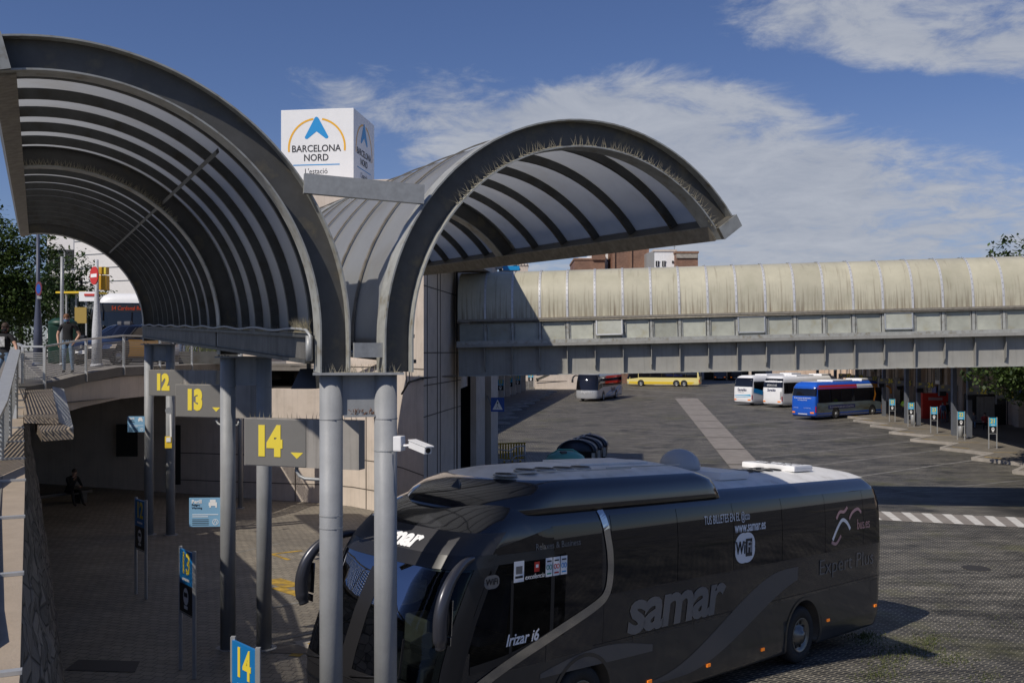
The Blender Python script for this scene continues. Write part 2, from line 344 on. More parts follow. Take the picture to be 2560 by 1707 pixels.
    ad = N.new('ShaderNodeMath'); ad.operation = 'ADD'; L.new(inv.outputs[0], ad.inputs[0]); L.new(n5.outputs[0], ad.inputs[1])
    L.new(ad.outputs[0], bp.inputs['Height']); L.new(bp.outputs[0], b.inputs['Normal'])
    return m
M_COB = m_cobble('sett paving', 2.0, R(38), (.040, .040, .041), (.098, .094, .086), (.30, .275, .22), moss=.8, ms=.028, bw=.42, rh=.25, grain=.75)
M_TILE = m_cobble('pavement tile', 2.5, R(8), (.22, .20, .17), (.29, .26, .215), (.075, .065, .055), ms=.02, bw=.5, rh=.5, grain=.16)
def m_stone():
    m = bpy.data.materials.new('rough stone'); m.use_nodes = True; nt = m.node_tree; N = nt.nodes; L = nt.links; b = N['Principled BSDF']; b.inputs['Roughness'].default_value = .9
    tc = N.new('ShaderNodeTexCoord'); mp = N.new('ShaderNodeMapping'); mp.inputs['Scale'].default_value = (1, 1, 1.5); L.new(tc.outputs['Object'], mp.inputs[0])
    v = N.new('ShaderNodeTexVoronoi'); v.inputs['Scale'].default_value = 2.6; L.new(mp.outputs[0], v.inputs['Vector'])
    v2 = N.new('ShaderNodeTexVoronoi'); v2.feature = 'DISTANCE_TO_EDGE'; v2.inputs['Scale'].default_value = 2.6; L.new(mp.outputs[0], v2.inputs['Vector'])
    sp = N.new('ShaderNodeSeparateColor'); L.new(v.outputs['Color'], sp.inputs[0])
    cr = N.new('ShaderNodeValToRGB'); cr.color_ramp.elements[0].color = (.12, .105, .085, 1); cr.color_ramp.elements[1].color = (.26, .225, .185, 1); L.new(sp.outputs[0], cr.inputs[0])
    mr = N.new('ShaderNodeMapRange'); L.new(v2.outputs['Distance'], mr.inputs[0]); mr.inputs[2].default_value = .07; mr.inputs[3].default_value = .35
    mx = N.new('ShaderNodeMix'); mx.data_type = 'RGBA'; mx.blend_type = 'MULTIPLY'; mx.inputs[0].default_value = 1; L.new(cr.outputs[0], mx.inputs[6]); L.new(mr.outputs[0], mx.inputs[7]); L.new(mx.outputs[2], b.inputs['Base Color'])
    n = N.new('ShaderNodeTexNoise'); n.inputs['Scale'].default_value = 9; n.inputs['Detail'].default_value = 7; L.new(tc.outputs['Object'], n.inputs['Vector'])
    ad = N.new('ShaderNodeMath'); ad.operation = 'MULTIPLY_ADD'; L.new(mr.outputs[0], ad.inputs[0]); ad.inputs[1].default_value = .8; L.new(n.outputs[0], ad.inputs[2])
    bp = N.new('ShaderNodeBump'); bp.inputs['Strength'].default_value = .8; bp.inputs['Distance'].default_value = .05; L.new(ad.outputs[0], bp.inputs['Height']); L.new(bp.outputs[0], b.inputs['Normal']); return m
M_STONE = m_stone()
def m_bridge():
    m = mat('weathered fibreglass', (.52, .49, .37), .36, 0, var=.14, vscale=1.1, dirt=(.43, .41, .30), streak=.0)
    nt = m.node_tree; N = nt.nodes; L = nt.links; b = N['Principled BSDF']; src = b.inputs['Base Color'].links[0].from_socket
    tc = N.new('ShaderNodeTexCoord'); mp = N.new('ShaderNodeMapping'); mp.inputs['Scale'].default_value = (11, 1, .35); L.new(tc.outputs['Object'], mp.inputs[0])
    n = N.new('ShaderNodeTexNoise'); n.inputs['Scale'].default_value = 1; n.inputs['Detail'].default_value = 6; n.inputs['Roughness'].default_value = .65; L.new(mp.outputs[0], n.inputs['Vector'])
    sp = N.new('ShaderNodeSeparateXYZ'); L.new(tc.outputs['Object'], sp.inputs[0])
    hz = N.new('ShaderNodeMapRange'); L.new(sp.outputs[2], hz.inputs[0]); hz.inputs[1].default_value = 3.6; hz.inputs[2].default_value = 2.2; hz.inputs[3].default_value = .02; hz.inputs[4].default_value = .20
    sm = N.new('ShaderNodeMath'); sm.operation = 'ADD'; L.new(n.outputs[0], sm.inputs[0]); L.new(hz.outputs[0], sm.inputs[1])
    mr = N.new('ShaderNodeMapRange'); L.new(sm.outputs[0], mr.inputs[0]); mr.inputs[1].default_value = .60; mr.inputs[2].default_value = .88
    mx = N.new('ShaderNodeMix'); mx.data_type = 'RGBA'; L.new(mr.outputs[0], mx.inputs[0]); L.new(src, mx.inputs[6]); mx.inputs[7].default_value = (.15, .10, .06, 1)
    oi = N.new('ShaderNodeObjectInfo'); rr = N.new('ShaderNodeMapRange'); L.new(oi.outputs['Random'], rr.inputs[0]); rr.inputs[3].default_value = .84; rr.inputs[4].default_value = 1.08
    m9 = N.new('ShaderNodeMix'); m9.data_type = 'RGBA'; m9.blend_type = 'MULTIPLY'; m9.inputs[0].default_value = 1; L.new(mx.outputs[2], m9.inputs[6]); L.new(rr.outputs[0], m9.inputs[7])
    L.new(m9.outputs[2], b.inputs['Base Color'])
    return m
M_FIBRE = m_bridge()
M_GIRD = mat('girder paint', (.33, .325, .30), .55, .1, var=.12, vscale=2, streak=.12)
M_WPANE = mat('cloudy window sheet', (.42, .43, .37), .3, var=.22, vscale=1.5, dirt=(.33, .31, .22))
M_BRICK = m_cobble('old brick', 1.6, 0, (.23, .115, .075), (.32, .17, .115), (.26, .20, .16), rx=R(-90), ms=.02, bw=.5, rh=.2)
M_PAINTK = mat('dark coach paint', (.020, .021, .026), .16, .2, coat=1.0, spec=.5, var=.1, vscale=3)
M_PAINTG = mat('grey coach paint', (.062, .059, .056), .30, .35, coat=.5, var=.1, vscale=2)
M_SWOOSH = mat('swoosh vinyl', (.13, .125, .12), .35, .2)
M_LOGOG = mat('grey coach lettering', (.19, .185, .18), .4, .2)
M_GLK = mat('black coach glass', (.006, .006, .008), .03, 0, spec=.7)
M_GLASS = glassmat('windscreen glass', (.80, .90, .86), .02, .72)
M_GLDARK = glassmat('tinted glass', (.45, .5, .5), .02, .5)
M_ROOFW = mat('dusty white roof', (.78, .77, .74), .45, var=.14, vscale=2.5, dirt=(.58, .56, .52))
M_AMBER = mat('amber lamp', (.85, .22, .02), .3, emit=.4)
M_REDL = mat('red lamp', (.5, .01, .01), .25)
M_LAMP = mat('clear lamp', (.6, .62, .65), .12, .3)
def leafmat(name, a, b_):
    m = bpy.data.materials.new(name); m.use_nodes = True; nt = m.node_tree; N = nt.nodes; L = nt.links; b = N['Principled BSDF']
    g = N.new('ShaderNodeNewGeometry'); cr = N.new('ShaderNodeValToRGB'); cr.color_ramp.elements[0].color = (*a, 1); cr.color_ramp.elements[1].color = (*b_, 1)
    L.new(g.outputs['Random Per Island'], cr.inputs[0]); L.new(cr.outputs[0], b.inputs['Base Color']); b.inputs['Roughness'].default_value = .5
    tr = N.new('ShaderNodeBsdfTranslucent'); mx = N.new('ShaderNodeMixShader'); mx.inputs[0].default_value = .3; L.new(cr.outputs[0], tr.inputs[0])
    L.new(b.outputs[0], mx.inputs[1]); L.new(tr.outputs[0], mx.inputs[2]); L.new(mx.outputs[0], N['Material Output'].inputs[0]); return m
M_LEAF = leafmat('leaf', (.03, .055, .012), (.085, .13, .03)); M_LEAF2 = leafmat('dark leaf', (.02, .045, .015), (.06, .10, .025))
M_BARK = mat('bark', (.10, .075, .055), .9, var=.3, vscale=8, bump=.5, bscale=20)
M_GRASS = leafmat('grass blade', (.06, .09, .02), (.14, .15, .04))
M_STRIPM = mat('seam strip metal', (.58, .58, .58), .4, .2, var=.12, vscale=6)
M_GREYHD = mat('header grey', (.035, .035, .04), .5, .0)
M_PAINTM = mat('coach waist paint', (.030, .029, .030), .22, .2, coat=.6)
M_PAINTMIR = mat('mirror shell', (.05, .052, .065), .30, .3, coat=.3)
M_LETPK = mat('pink lettering', (.45, .27, .27), .5)
M_TEALM = mat('teal print', (.03, .30, .22), .5)
M_DOME = mat('dome plastic', (.42, .43, .45), .4, var=.04)
M_LOGOD = mat('navy lettering', (.02, .03, .14), .4)
M_BLUEC = mat('blue coach paint', (.015, .10, .52), .25, coat=.6)
M_ORANGEP = mat('orange paint', (.62, .24, .02), .3, coat=.5)
M_WRAP = mat('landscape wrap', (.22, .28, .30), .35, var=.5, vscale=1.3, dirt=(.11, .10, .06), coat=.4, stretch=(.3, 1, 1.4))
M_SILVER = mat('silver coach paint', (.42, .43, .45), .3, .2, coat=.5)
M_YELC = mat('pale yellow paint', (.72, .62, .25), .35, coat=.4)
M_YELC2 = mat('strong yellow paint', (.75, .52, .02), .35, coat=.4)
M_LED = mat('display orange', (.7, .08, .01), .5, emit=.12)
M_TAXIK = mat('taxi black paint', (.012, .014, .025), .3, .0, coat=.4)
M_TAXIY = mat('taxi yellow paint', (.75, .36, .01), .3, coat=.5)
M_MASKB = mat('blue mask', (.10, .16, .28), .8)
M_BINLID = mat('bin lid', (.02, .028, .045), .38, coat=.2)
M_BINRIB = mat('bin rib', (.12, .13, .15), .45)
M_IGLOO = mat('igloo plastic', (.16, .50, .42), .45, var=.08)
M_YELBAR = mat('yellow plastic', (.55, .34, .02), .5)
M_POLEW = mat('white textured pole', (.52, .53, .55), .6, var=.2, vscale=30, bump=.8, bscale=28)
M_STEELDB = mat('blue-grey pole', (.06, .07, .11), .5)
M_REDDK = mat('shade-dimmed red', (.14, .03, .04), .5)  # red dimmed in the colour itself, for a sign standing in shade
M_TLY = mat('signal yellow', (.62, .34, .02), .5)
M_GRNBIN = mat('dark green plastic', (.01, .045, .025), .45)
M_YELOC = mat('ochre board', (.35, .24, .05), .6)
M_WHITEB = mat('white cladding', (.70, .68, .66), .7, var=.05)
M_GLDK2 = mat('dim glazing', (.07, .08, .08), .2)
M_GUTT = mat('shade-toned grimy gutter paint', (.125, .12, .11), .6, var=.35, vscale=3, streak=.3)  # base tone darkened for the shade on the gutter; streaks are grime
M_RIMALU = mat('dull wheel rim', (.22, .215, .20), .3, .7)
M_COLB = mat('blue-grey column paint', (.12, .13, .15), .6, var=.15)

def panel_variation(m, lo, hi):
    nt = m.node_tree; N = nt.nodes; L = nt.links; b = N['Principled BSDF']; src = b.inputs['Base Color'].links[0].from_socket
    oi = N.new('ShaderNodeObjectInfo'); rr = N.new('ShaderNodeMapRange'); L.new(oi.outputs['Random'], rr.inputs[0]); rr.inputs[3].default_value = lo; rr.inputs[4].default_value = hi
    m9 = N.new('ShaderNodeMix'); m9.data_type = 'RGBA'; m9.blend_type = 'MULTIPLY'; m9.inputs[0].default_value = 1; L.new(src, m9.inputs[6]); L.new(rr.outputs[0], m9.inputs[7]); L.new(m9.outputs[2], b.inputs['Base Color'])
panel_variation(M_WPANE, .72, 1.12); panel_variation(M_GIRD, .88, 1.06); panel_variation(M_COPING, .85, 1.08)
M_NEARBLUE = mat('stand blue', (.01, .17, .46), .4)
# ---------------------------------------------------------------- ground sheets
def sheet(poly, dz, step=2.0, skirt=None, flat=None):
    """polygon draped on the yard, dz above it"""
    bm = bmesh.new(); vs = [bm.verts.new((p[0], p[1], 0)) for p in poly]; bm.faces.new(vs)
    xs = [p[0] for p in poly]; ys = [p[1] for p in poly]
    if step:
        for ax, lo, hi in ((0, min(xs), max(xs)), (1, min(ys), max(ys))):
            n = int((hi - lo) / step)
            for i in range(1, n + 1):
                c = [0, 0, 0]; c[ax] = lo + i * (hi - lo) / (n + 1); no = [0, 0, 0]; no[ax] = 1
                bmesh.ops.bisect_plane(bm, geom=bm.verts[:] + bm.edges[:] + bm.faces[:], plane_co=c, plane_no=no)
    b = MB(); bm.verts.index_update()
    h = (lambda x, y: flat) if flat is not None else zg
    b.add([(v.co.x, v.co.y, h(v.co.x, v.co.y) + dz) for v in bm.verts], [[v.index for v in f.verts] for f in bm.faces])
    if skirt is not None:
        bd = [e for e in bm.edges if len(e.link_faces) == 1]
        for e in bd:
            p, q = e.verts[0].co, e.verts[1].co
            b.add([(p.x, p.y, h(p.x, p.y) + dz), (q.x, q.y, h(q.x, q.y) + dz), (q.x, q.y, h(q.x, q.y) + dz - skirt), (p.x, p.y, h(p.x, p.y) + dz - skirt)], [(0, 1, 2, 3)])
    bm.free()
    return b
def ring(a, b_, n): return [a + (b_ - a) * i / n for i in range(n + 1)]
xs = sorted(set([-900, -300, -120] + ring(-60, 50, 74) + [80, 140, 400, 1200])); ys = sorted(set([-60, -20, 0, 4] + ring(5, 60, 40) + ring(64, 220, 26) + [400, 1200, 3500]))
b = MB(); b.grid(lambda x, y: (x, y, zg(x, y)), xs, ys, smooth=True)
tag(b.build('yard_ground', M_COB), kind='structure')
# central concrete strip with gaps, bay lines, zebra crossing
sL = [(21.4 - .132 * 22 + .0, 104), (11.1, 46)]
def along(P, d, t): return (P[0] + d[0] * t, P[1] + d[1] * t)
def gxy(sx, sy): g = G(sx, sy); return (g.x, g.y)
stA, stB = gxy(1687, 996), gxy(1744, 996); stC, stD = gxy(1901, 1163), gxy(1820, 1163)
def lerp(p, q, t): return (p[0] + (q[0] - p[0]) * t, p[1] + (q[1] - p[1]) * t)
b = MB(); n = 9; tt = [0]
for i in range(n):
    t0, t1 = i / n, (i + 1) / n - .004
    q = [lerp(stA, stD, t0), lerp(stB, stC, t0), lerp(stB, stC, t1), lerp(stA, stD, t1)]
    m = sheet(q, .03, 4); o = len(b.v); b.add(m.v, m.f)
ext = [lerp(stA, stD, 1.0), lerp(stB, stC, 1.0), lerp(stB, stC, 1.28), lerp(stA, stD, 1.28)]
m = sheet(ext, .03, 4); b.add(m.v, m.f)
tag(b.build('concrete_path', M_STRIP), kind='structure')
def strip(p, q, w, dz=.006, step=3):
    p = Vector((*p, 0)); q = Vector((*q, 0)); d = (q - p).normalized(); nn = Vector((-d.y, d.x, 0)) * w / 2
    return sheet([(p + nn)[:2], (q + nn)[:2], (q - nn)[:2], (p - nn)[:2]], dz, step)
tips = [gxy(*q) for q in ((2137, 1053.6), (2179, 1066.5), (2226.5, 1084), (2280, 1103), (2355, 1124), (2434, 1150))]
ins = [gxy(*q) for q in ((2219, 1064), (2268, 1077.5), (2333, 1094), (2394, 1113), (2482, 1139), (2575, 1166))]
step_ = Vector((-.83, -6.1))
pitch = ((Vector(tips[5]) - Vector(tips[0])) / 5)
for k in range(3): tips.append(tuple(Vector(tips[-1]) + pitch)); ins.append(tuple(Vector(ins[-1]) + pitch))
for k in range(8): tips.insert(0, tuple(Vector(tips[0]) - pitch)); ins.insert(0, tuple(Vector(ins[0]) - pitch))
b = MB()
for i, tp in enumerate(tips[:14]):
    t = Vector(tp); L_ = (t - Vector(lerp(stB, stC, 0.5))).dot(Vector((.79, .61)))
    # bay line from the tip back to the strip
    dd = Vector((HB.x, HB.y)); k = 0
    q = t.copy()
    for _ in range(200):
        q = q - dd * .1
        s0 = lerp(stB, stC, (q.y - stB[1]) / (stC[1] - stB[1]))
        if q.x < s0[0] + .5: break
    m = strip(t[:], q[:], .16); b.add(m.v, m.f)
tag(b.build('bay_lines', M_WHROAD), kind='structure')
b = MB()
zA, zB = G(2140, 1276), G(2700, 1300); zC, zD = G(2700, 1326), G(2140, 1297)
zb = sheet([zA[:2], zB[:2], zC[:2], zD[:2]], .012, 3)
tag(zb.build('crossing_band', M_STRIP), kind='structure')
b = MB(); dz_ = (zB - zA); Lz = dz_.length
for i in range(-1, 10):
    t0 = (i * 1.03 + .25) / 11.0
    sh = .060
    q = [lerp(zA, zB, t0), lerp(zA, zB, t0 + .042), lerp(zD, zC, t0 + .042 + sh), lerp(zD, zC, t0 + sh)]
    if t0 > .95: continue
    m = sheet(q, .018, 0); b.add(m.v, m.f)
tag(b.build('crossing_stripes', M_ZEB), kind='structure')
# far white dashed line and far kerbs
b = MB()
p, q = gxy(1560, 986), gxy(1830, 1000)
for i in range(14): m = strip(lerp(p, q, i / 14), lerp(p, q, (i + .62) / 14), .5); b.add(m.v, m.f)
m = strip(gxy(1560, 972), gxy(1830, 990), .7); b.add(m.v, m.f)
tag(b.build('far_road_line', M_WHROAD), kind='structure')
# faint tyre-worn lane lines in the middle of the yard
b = MB()
for (a, c) in (((1440, 1092), (1560, 1098)), ((1530, 1130), (1660, 1120)), ((1600, 1108), (1690, 1098)), ((1500, 1062), (1640, 1058)), ((2150, 1240), (2560, 1200))):
    m = strip(gxy(*a), gxy(*c), .10); b.add(m.v, m.f)
tag(b.build('worn_lines', M_WHROAD), kind='structure')
# ---------------------------------------------------------------- right platform
poly = []
for tp, i_ in zip(tips, ins): poly += [tp, i_]
far, near = poly[0], poly[-1]
rp = poly + [(near[0] + 30, near[1]), (60, 110), (far[0] + 25, far[1])]
tag(sheet(rp, .15, 0, skirt=.3).build('station_platform', M_TILE), kind='structure')
b = MB()
for tp, i_ in zip(tips, ins):
    P = Vector((*tp, 0)); Q = Vector((*i_, 0)); b.bar(P + Vector((0, -.02, .085)), Q + Vector((0, -.02, .085)), .32, .17)
for a, c in zip(ins[:-1], tips[1:]):
    b.bar(Vector((*a, .082)), Vector((*c, .082)), .26, .17)
tag(b.build('platform_kerb', M_KERB), kind='structure')
b = MB()
for tp, i_ in zip(tips, ins):
    a = Vector((*tp, 0)) + Vector((.8, .35, 0)); c = a + (Vector((*i_, 0)) - Vector((*tp, 0))) * .35
    m = strip(a[:2], c[:2], .16, .156, 0); b.add(m.v, m.f)
    a = Vector((*i_, 0)) + Vector((.3, .55, 0)); c = a + Vector((1.3, -.25, 0)); m = strip(a[:2], c[:2], .14, .156, 0); b.add(m.v, m.f)
tag(b.build('platform_marking', M_YELROAD), kind='structure')
# ---------------------------------------------------------------- left platform (near) and its paving
U2 = Vector((.704, .710)); N2 = Vector((.710, -.704))
in13 = Vector((-5.8, 26.5)); in14 = Vector((-3.9, 17.4)); tip1 = in14 + U2 * 5.12; tip2 = in14 + N2 * 7.76
lp = [(-2, 3), (-2, 8.3), tip2[:], in14[:], tip1[:], in13[:], (-3.1, 29.2), (-2.95, 32.06), (-2.2, 38), (-.75, 48.8), (-9, 50), (-30, 50), (-30, 3)]
tag(sheet(lp, .12, 1.5, skirt=.3).build('near_pavement', M_TILE), kind='structure')
b = MB()
kp = [Vector((-2, 8.3)), tip2, in14, tip1, in13, Vector((-3.1, 29.2))]
for a, c in zip(kp[:-1], kp[1:]):
    A = Vector((a.x, a.y, zg(a.x, a.y) + .055)); C_ = Vector((c.x, c.y, zg(c.x, c.y) + .055)); b.bar(A, C_, .24, .15)
tag(b.build('near_kerb', M_KERB), kind='structure')
b = MB()
def gl(a, c, w, dz=.126):
    A = G(*a, .12); C_ = G(*c, .12); m = strip(A[:2], C_[:2], w, dz, 1.0); b.add(m.v, m.f)
gl((676, 1385), (755, 1376), .14); gl((680, 1385), (722, 1399), .14); gl((676, 1448), (735, 1466), .55); gl((690, 1468), (760, 1490), .3); gl((735, 1640), (790, 1600), .2)
tag(b.build('yellow_marking', M_YELROAD), kind='structure')
b = MB(); gl((676, 1520), (760, 1503), .09); gl((707, 1597), (790, 1578), .09); gl((540, 1392), (700, 1358), .06); gl((500, 1480), (600, 1460), .05)
tag(b.build('pavement_line', M_WHROAD), kind='structure')
b = MB(); g = G(735, 1622, .12); m = sheet([(g.x - .35, g.y - .3), (g.x + .45, g.y - .25), (g.x + .4, g.y + .3), (g.x - .4, g.y + .25)], .128, 0); b.add(m.v, m.f)
M_IRON = mat('iron cover', (.06, .055, .05), .6, .4)
tag(b.build('manhole_cover', M_IRON), 'dark iron cover set in the pavement right in front of the coach nose', 'manhole cover')
for (sx, sy) in ((1560, 1075), (2020, 1195), (2440, 1420)):
    g = G(sx, sy); b = MB(); b.lathe([(.38, g.z + .002), (.38, g.z + .012)], (g.x, g.y, 0), 20, smooth=False); tag(b.build('manhole_cover', M_IRON), {1560: 'round iron cover in the middle of the yard left of the concrete strip', 2020: 'round iron cover among the bay lines beyond the coach roof', 2440: 'round iron cover in the setts right of the coach tail'}[sx], 'manhole cover')
b = MB()
g = G(260, 1665, .12); m = sheet([(g.x - .5, g.y - .3), (g.x + .6, g.y - .25), (g.x + .45, g.y + .35), (g.x - .55, g.y + .3)], .128, 0); b.add(m.v, m.f)
tag(b.build('manhole_cover', M_IRON), 'large dark iron cover in the shaded pavement at the bottom left', 'manhole cover')
# far left platform of the yard: a long kerb with teeth
fl = [gxy(1246, 1040), gxy(1371, 981)]
d_ = (Vector(fl[1]) - Vector(fl[0])).normalized(); A0 = Vector(fl[0]) - d_ * 44; A1 = Vector(fl[1]) + d_ * 6
fp = []; nt_ = 16
for i in range(nt_):
    a = A0 + (A1 - A0) * i / nt_; fp += [(a.x, a.y), (a.x + (2.6 if i < 7 else 1.3), a.y + 1.6)]
fp += [(A1.x, A1.y), (A1.x - 9, A1.y), (A0.x - 6, A0.y)]
tag(sheet(fp, .14, 0, skirt=.25).build('far_platform', M_STRIP), kind='structure')
b = MB()
for i in range(nt_):
    a = A0 + (A1 - A0) * i / nt_
    b.bar((a.x, a.y, .085), (a.x + (2.6 if i < 7 else 1.3), a.y + 1.6, .085), .3, .16)
    c = A0 + (A1 - A0) * (i + .55) / nt_; e = A0 + (A1 - A0) * (i + .98) / nt_
    m = strip((c.x - .5, c.y), (e.x - .5, e.y), .8, .146, 0); b.add(m.v, m.f)
tag(b.build('far_platform_kerb', M_KERB), kind='structure')
# grass between the setts, bottom right
b = MB(); rnd = random.Random(3)
spots = [(2170, 1600, 60, 26), (2240, 1632, 80, 22), (2215, 1660, 60, 22), (2300, 1625, 70, 24), (2165, 1590, 30, 12), (2380, 1650, 60, 20), (2460, 1690, 60, 16), (2190, 1690, 60, 16), (2330, 1600, 50, 16), (2500, 1560, 120, 26)]
for sx, sy, rx, ry in spots:
    for _ in range(170 if sx < 2400 else 70):
        g = G(sx + rnd.gauss(0, rx * .5), sy + rnd.gauss(0, ry * .5))
        for k in range(3):
            a = rnd.uniform(0, 6.28); l = rnd.uniform(.02, .055); w = .006
            t = g + Vector((math.cos(a) * l * .9, math.sin(a) * l * .9, l)); s_ = Vector((-math.sin(a), math.cos(a), 0)) * w
            b.add([g - s_, g + s_, t], [(0, 1, 2)])
tag(b.build('weeds', M_GRASS, fix=False), 'sparse green weeds growing between the setts behind the coach', 'grass', kind='stuff')

# ---------------------------------------------------------------- terrace (upper street) at the left
def zt(x, y):                                        # terrace surface
    if y < 25: return 4.62 + (5.28 - 4.62) * max(0, min(1, (y - 6) / 19))
    return 5.28 + .42 * max(0, min(1, (y - 25.5) / 4.5))
railL = [(-3.02, 5.4), (-4.80, 8.9), (-8.4, 16.0), (-12.9, 25.0)]
railB = [(-13.85, 26.9), (-13.3, 26.1), (-12.66, 26.0), (-12.6, 28.4), (-12.25, 30.3), (-12.1, 33.0), (-12.0, 36.0)]
deck = [(-2.9, 5.4), (-4.75, 8.9), (-8.4, 16.0), (-12.9, 25.0), (-12.66, 26.0), (-12.6, 28.4), (-12.25, 30.3), (-12.1, 33.0), (-12.0, 36.0), (-11.5, 39.0), (-7.8, 38.6), (-7.8, 60), (-7.8, 240), (-150, 240), (-150, 0), (-2.9, 0)]
b = sheet(deck, 0, 0, flat=0)
bm = bmesh.new(); vv = [bm.verts.new(v) for v in b.v]
for f in b.f: bm.faces.new([vv[i] for i in f])
for yy in (6, 9, 12, 15, 18, 21, 24, 25.5, 26.5, 27.5, 28.5, 30, 32): bmesh.ops.bisect_plane(bm, geom=bm.verts[:] + bm.edges[:] + bm.faces[:], plane_co=(0, yy, 0), plane_no=(0, 1, 0))
bm.verts.index_update(); b = MB(); b.add([(v.co.x, v.co.y, zt(v.co.x, v.co.y)) for v in bm.verts], [[v.index for v in f.verts] for f in bm.faces])
for e in bm.edges:
    if len(e.link_faces) == 1 and max(e.verts[0].co.y, e.verts[1].co.y) < 70 and max(e.verts[0].co.x, e.verts[1].co.x) < -2:
        p, q = e.verts[0].co, e.verts[1].co
        b.add([(p.x, p.y, zt(p.x, p.y)), (q.x, q.y, zt(q.x, q.y)), (q.x, q.y, zt(q.x, q.y) - .28), (p.x, p.y, zt(p.x, p.y) - .28)], [(0, 1, 2, 3)])
bm.free()
b.add([(x, y, 4.55 + (.2 if y > 20 else 0)) for x, y in [(-12.5, 24.6), (-12.2, 39), (-7.8, 39), (-7.8, 60), (-40, 60), (-40, 24.6)]], [tuple(range(6))])
tag(b.build('upper_street', M_ROAD), kind='structure')
# beige fascia beam under the terrace edge
fb = thing('terrace_beam', (-12.9, 26, 0), 'beige concrete beam carrying the terrace edge below the curved railing', 'beam')
b = MB(); path = [Vector((x - .12, y, zt(x, y))) for x, y in [(-13.0, 25.6)] + railB[2:] + [(-11.6, 38.9)]]
for a, c in zip(path[:-1], path[1:]):
    b.add([a + Vector((0, 0, -.30)), c + Vector((0, 0, -.30)), c + Vector((0, 0, -1.0)), a + Vector((0, 0, -1.0)), a + Vector((-.3, 0, -1.0)), c + Vector((-.3, 0, -1.0))], [(0, 1, 2, 3), (3, 2, 5, 4)])
b.build('beam_face', M_CONC, fb, world=True)
# stone retaining wall with coping
rw = thing('retaining_wall', (-5, 8, 0), 'battered rough stone retaining wall with pale coping below the left railing', 'wall')
cop = [(-2.30, 4.4, 4.46), (-2.56, 4.95, 4.48), (-5.4, 10.6, 4.72), (-8.45, 16.55, 5.02), (-11.3, 22.2, 5.15), (-12.35, 24.3, 5.2)]
b = MB()
for (x0, y0, z0), (x1, y1, z1) in zip(cop[:-1], cop[1:]):
    n = max(2, int((y1 - y0) / .3))
    for i in range(n):
        for j in range(18):
            def P(u, v):
                x = x0 + (x1 - x0) * u - .02; y = y0 + (y1 - y0) * u; z = (z0 - .1) * (1 - v) + (zg(x, y) - .1) * v + 0
                z = (z0 + (z1 - z0) * u - .1) * (1 - v) + (zg(x, y) - .1) * v
                off = .62 * v + .07 * noise.noise((x * 2.2, y * 2.2, z * 3)) + .04 * noise.noise((x * 6, y * 6, z * 8))
                return (x + off * .89, y + off * .45, z)
            b.quad(P(i / n, j / 18), P((i + 1) / n, j / 18), P((i + 1) / n, (j + 1) / 18), P(i / n, (j + 1) / 18))
b.build('stone_face', M_STONE, rw, world=True)
L2 = Vector((-.455, .89, 0)).normalized(); Nn = Vector((-L2.y, L2.x, 0)) * 1
tot = 0
for (x0, y0, z0), (x1, y1, z1) in zip(cop[:-1], cop[1:]):
    A = Vector((x0, y0, z0)); C_ = Vector((x1, y1, z1)); l = (C_ - A).length; n = max(1, round(l / 1.9))
    for i in range(n):
        p = A + (C_ - A) * (i / n) ; q = A + (C_ - A) * ((i + 1) / n - .004); d = (q - p).normalized(); s_ = Vector((-d.y, d.x, 0)).normalized()
        b = MB(); b.bar(p + s_ * .20, q + s_ * .20, .44, .10)
        b.build('coping_slab', M_COPING, rw, world=True)
        b = MB(); b.bar(q + s_ * .20 + Vector((0, 0, .062)), q + s_ * .20 + d * .05 + Vector((0, 0, .062)), .46, .022); b.build('joint_strip', M_ALU, rw, world=True)
# concrete awning slabs on the far end of the wall
aw = thing('stair_roof_slab', (-11, 23, 0), 'stepped concrete roof slab striped by the railing shadow beside the wall', 'roof slab')
def slab4(pts4, th, m, name):
    b = MB(); P = [Vector(p) for p in pts4]; lo = [p - Vector((0, 0, th)) for p in P]
    b.add(P + lo, [(0, 1, 2, 3), (7, 6, 5, 4)] + [(i, (i + 1) % 4, 4 + (i + 1) % 4, 4 + i) for i in range(4)]); return b.build(name, m, aw, world=True)
slab4([pt(57, 975, 25.5) + Vector((0, 0, 0)), pt(130, 972, 25.8), pt(146, 1045, 15.8), pt(60, 1042, 15.9)], .10, M_COPING, 'upper_slab')
slab4([pt(131, 966, 25.9), pt(160, 972, 25.7), pt(184, 1071, 15.4), pt(146, 1071, 15.4)], .12, M_GALV, 'side_slab')
slab4([pt(88, 1053, 16.4), pt(150, 1056, 16.2), pt(184, 1072, 15.2), pt(104, 1078, 15.1)], .16, M_COPING, 'lower_slab')
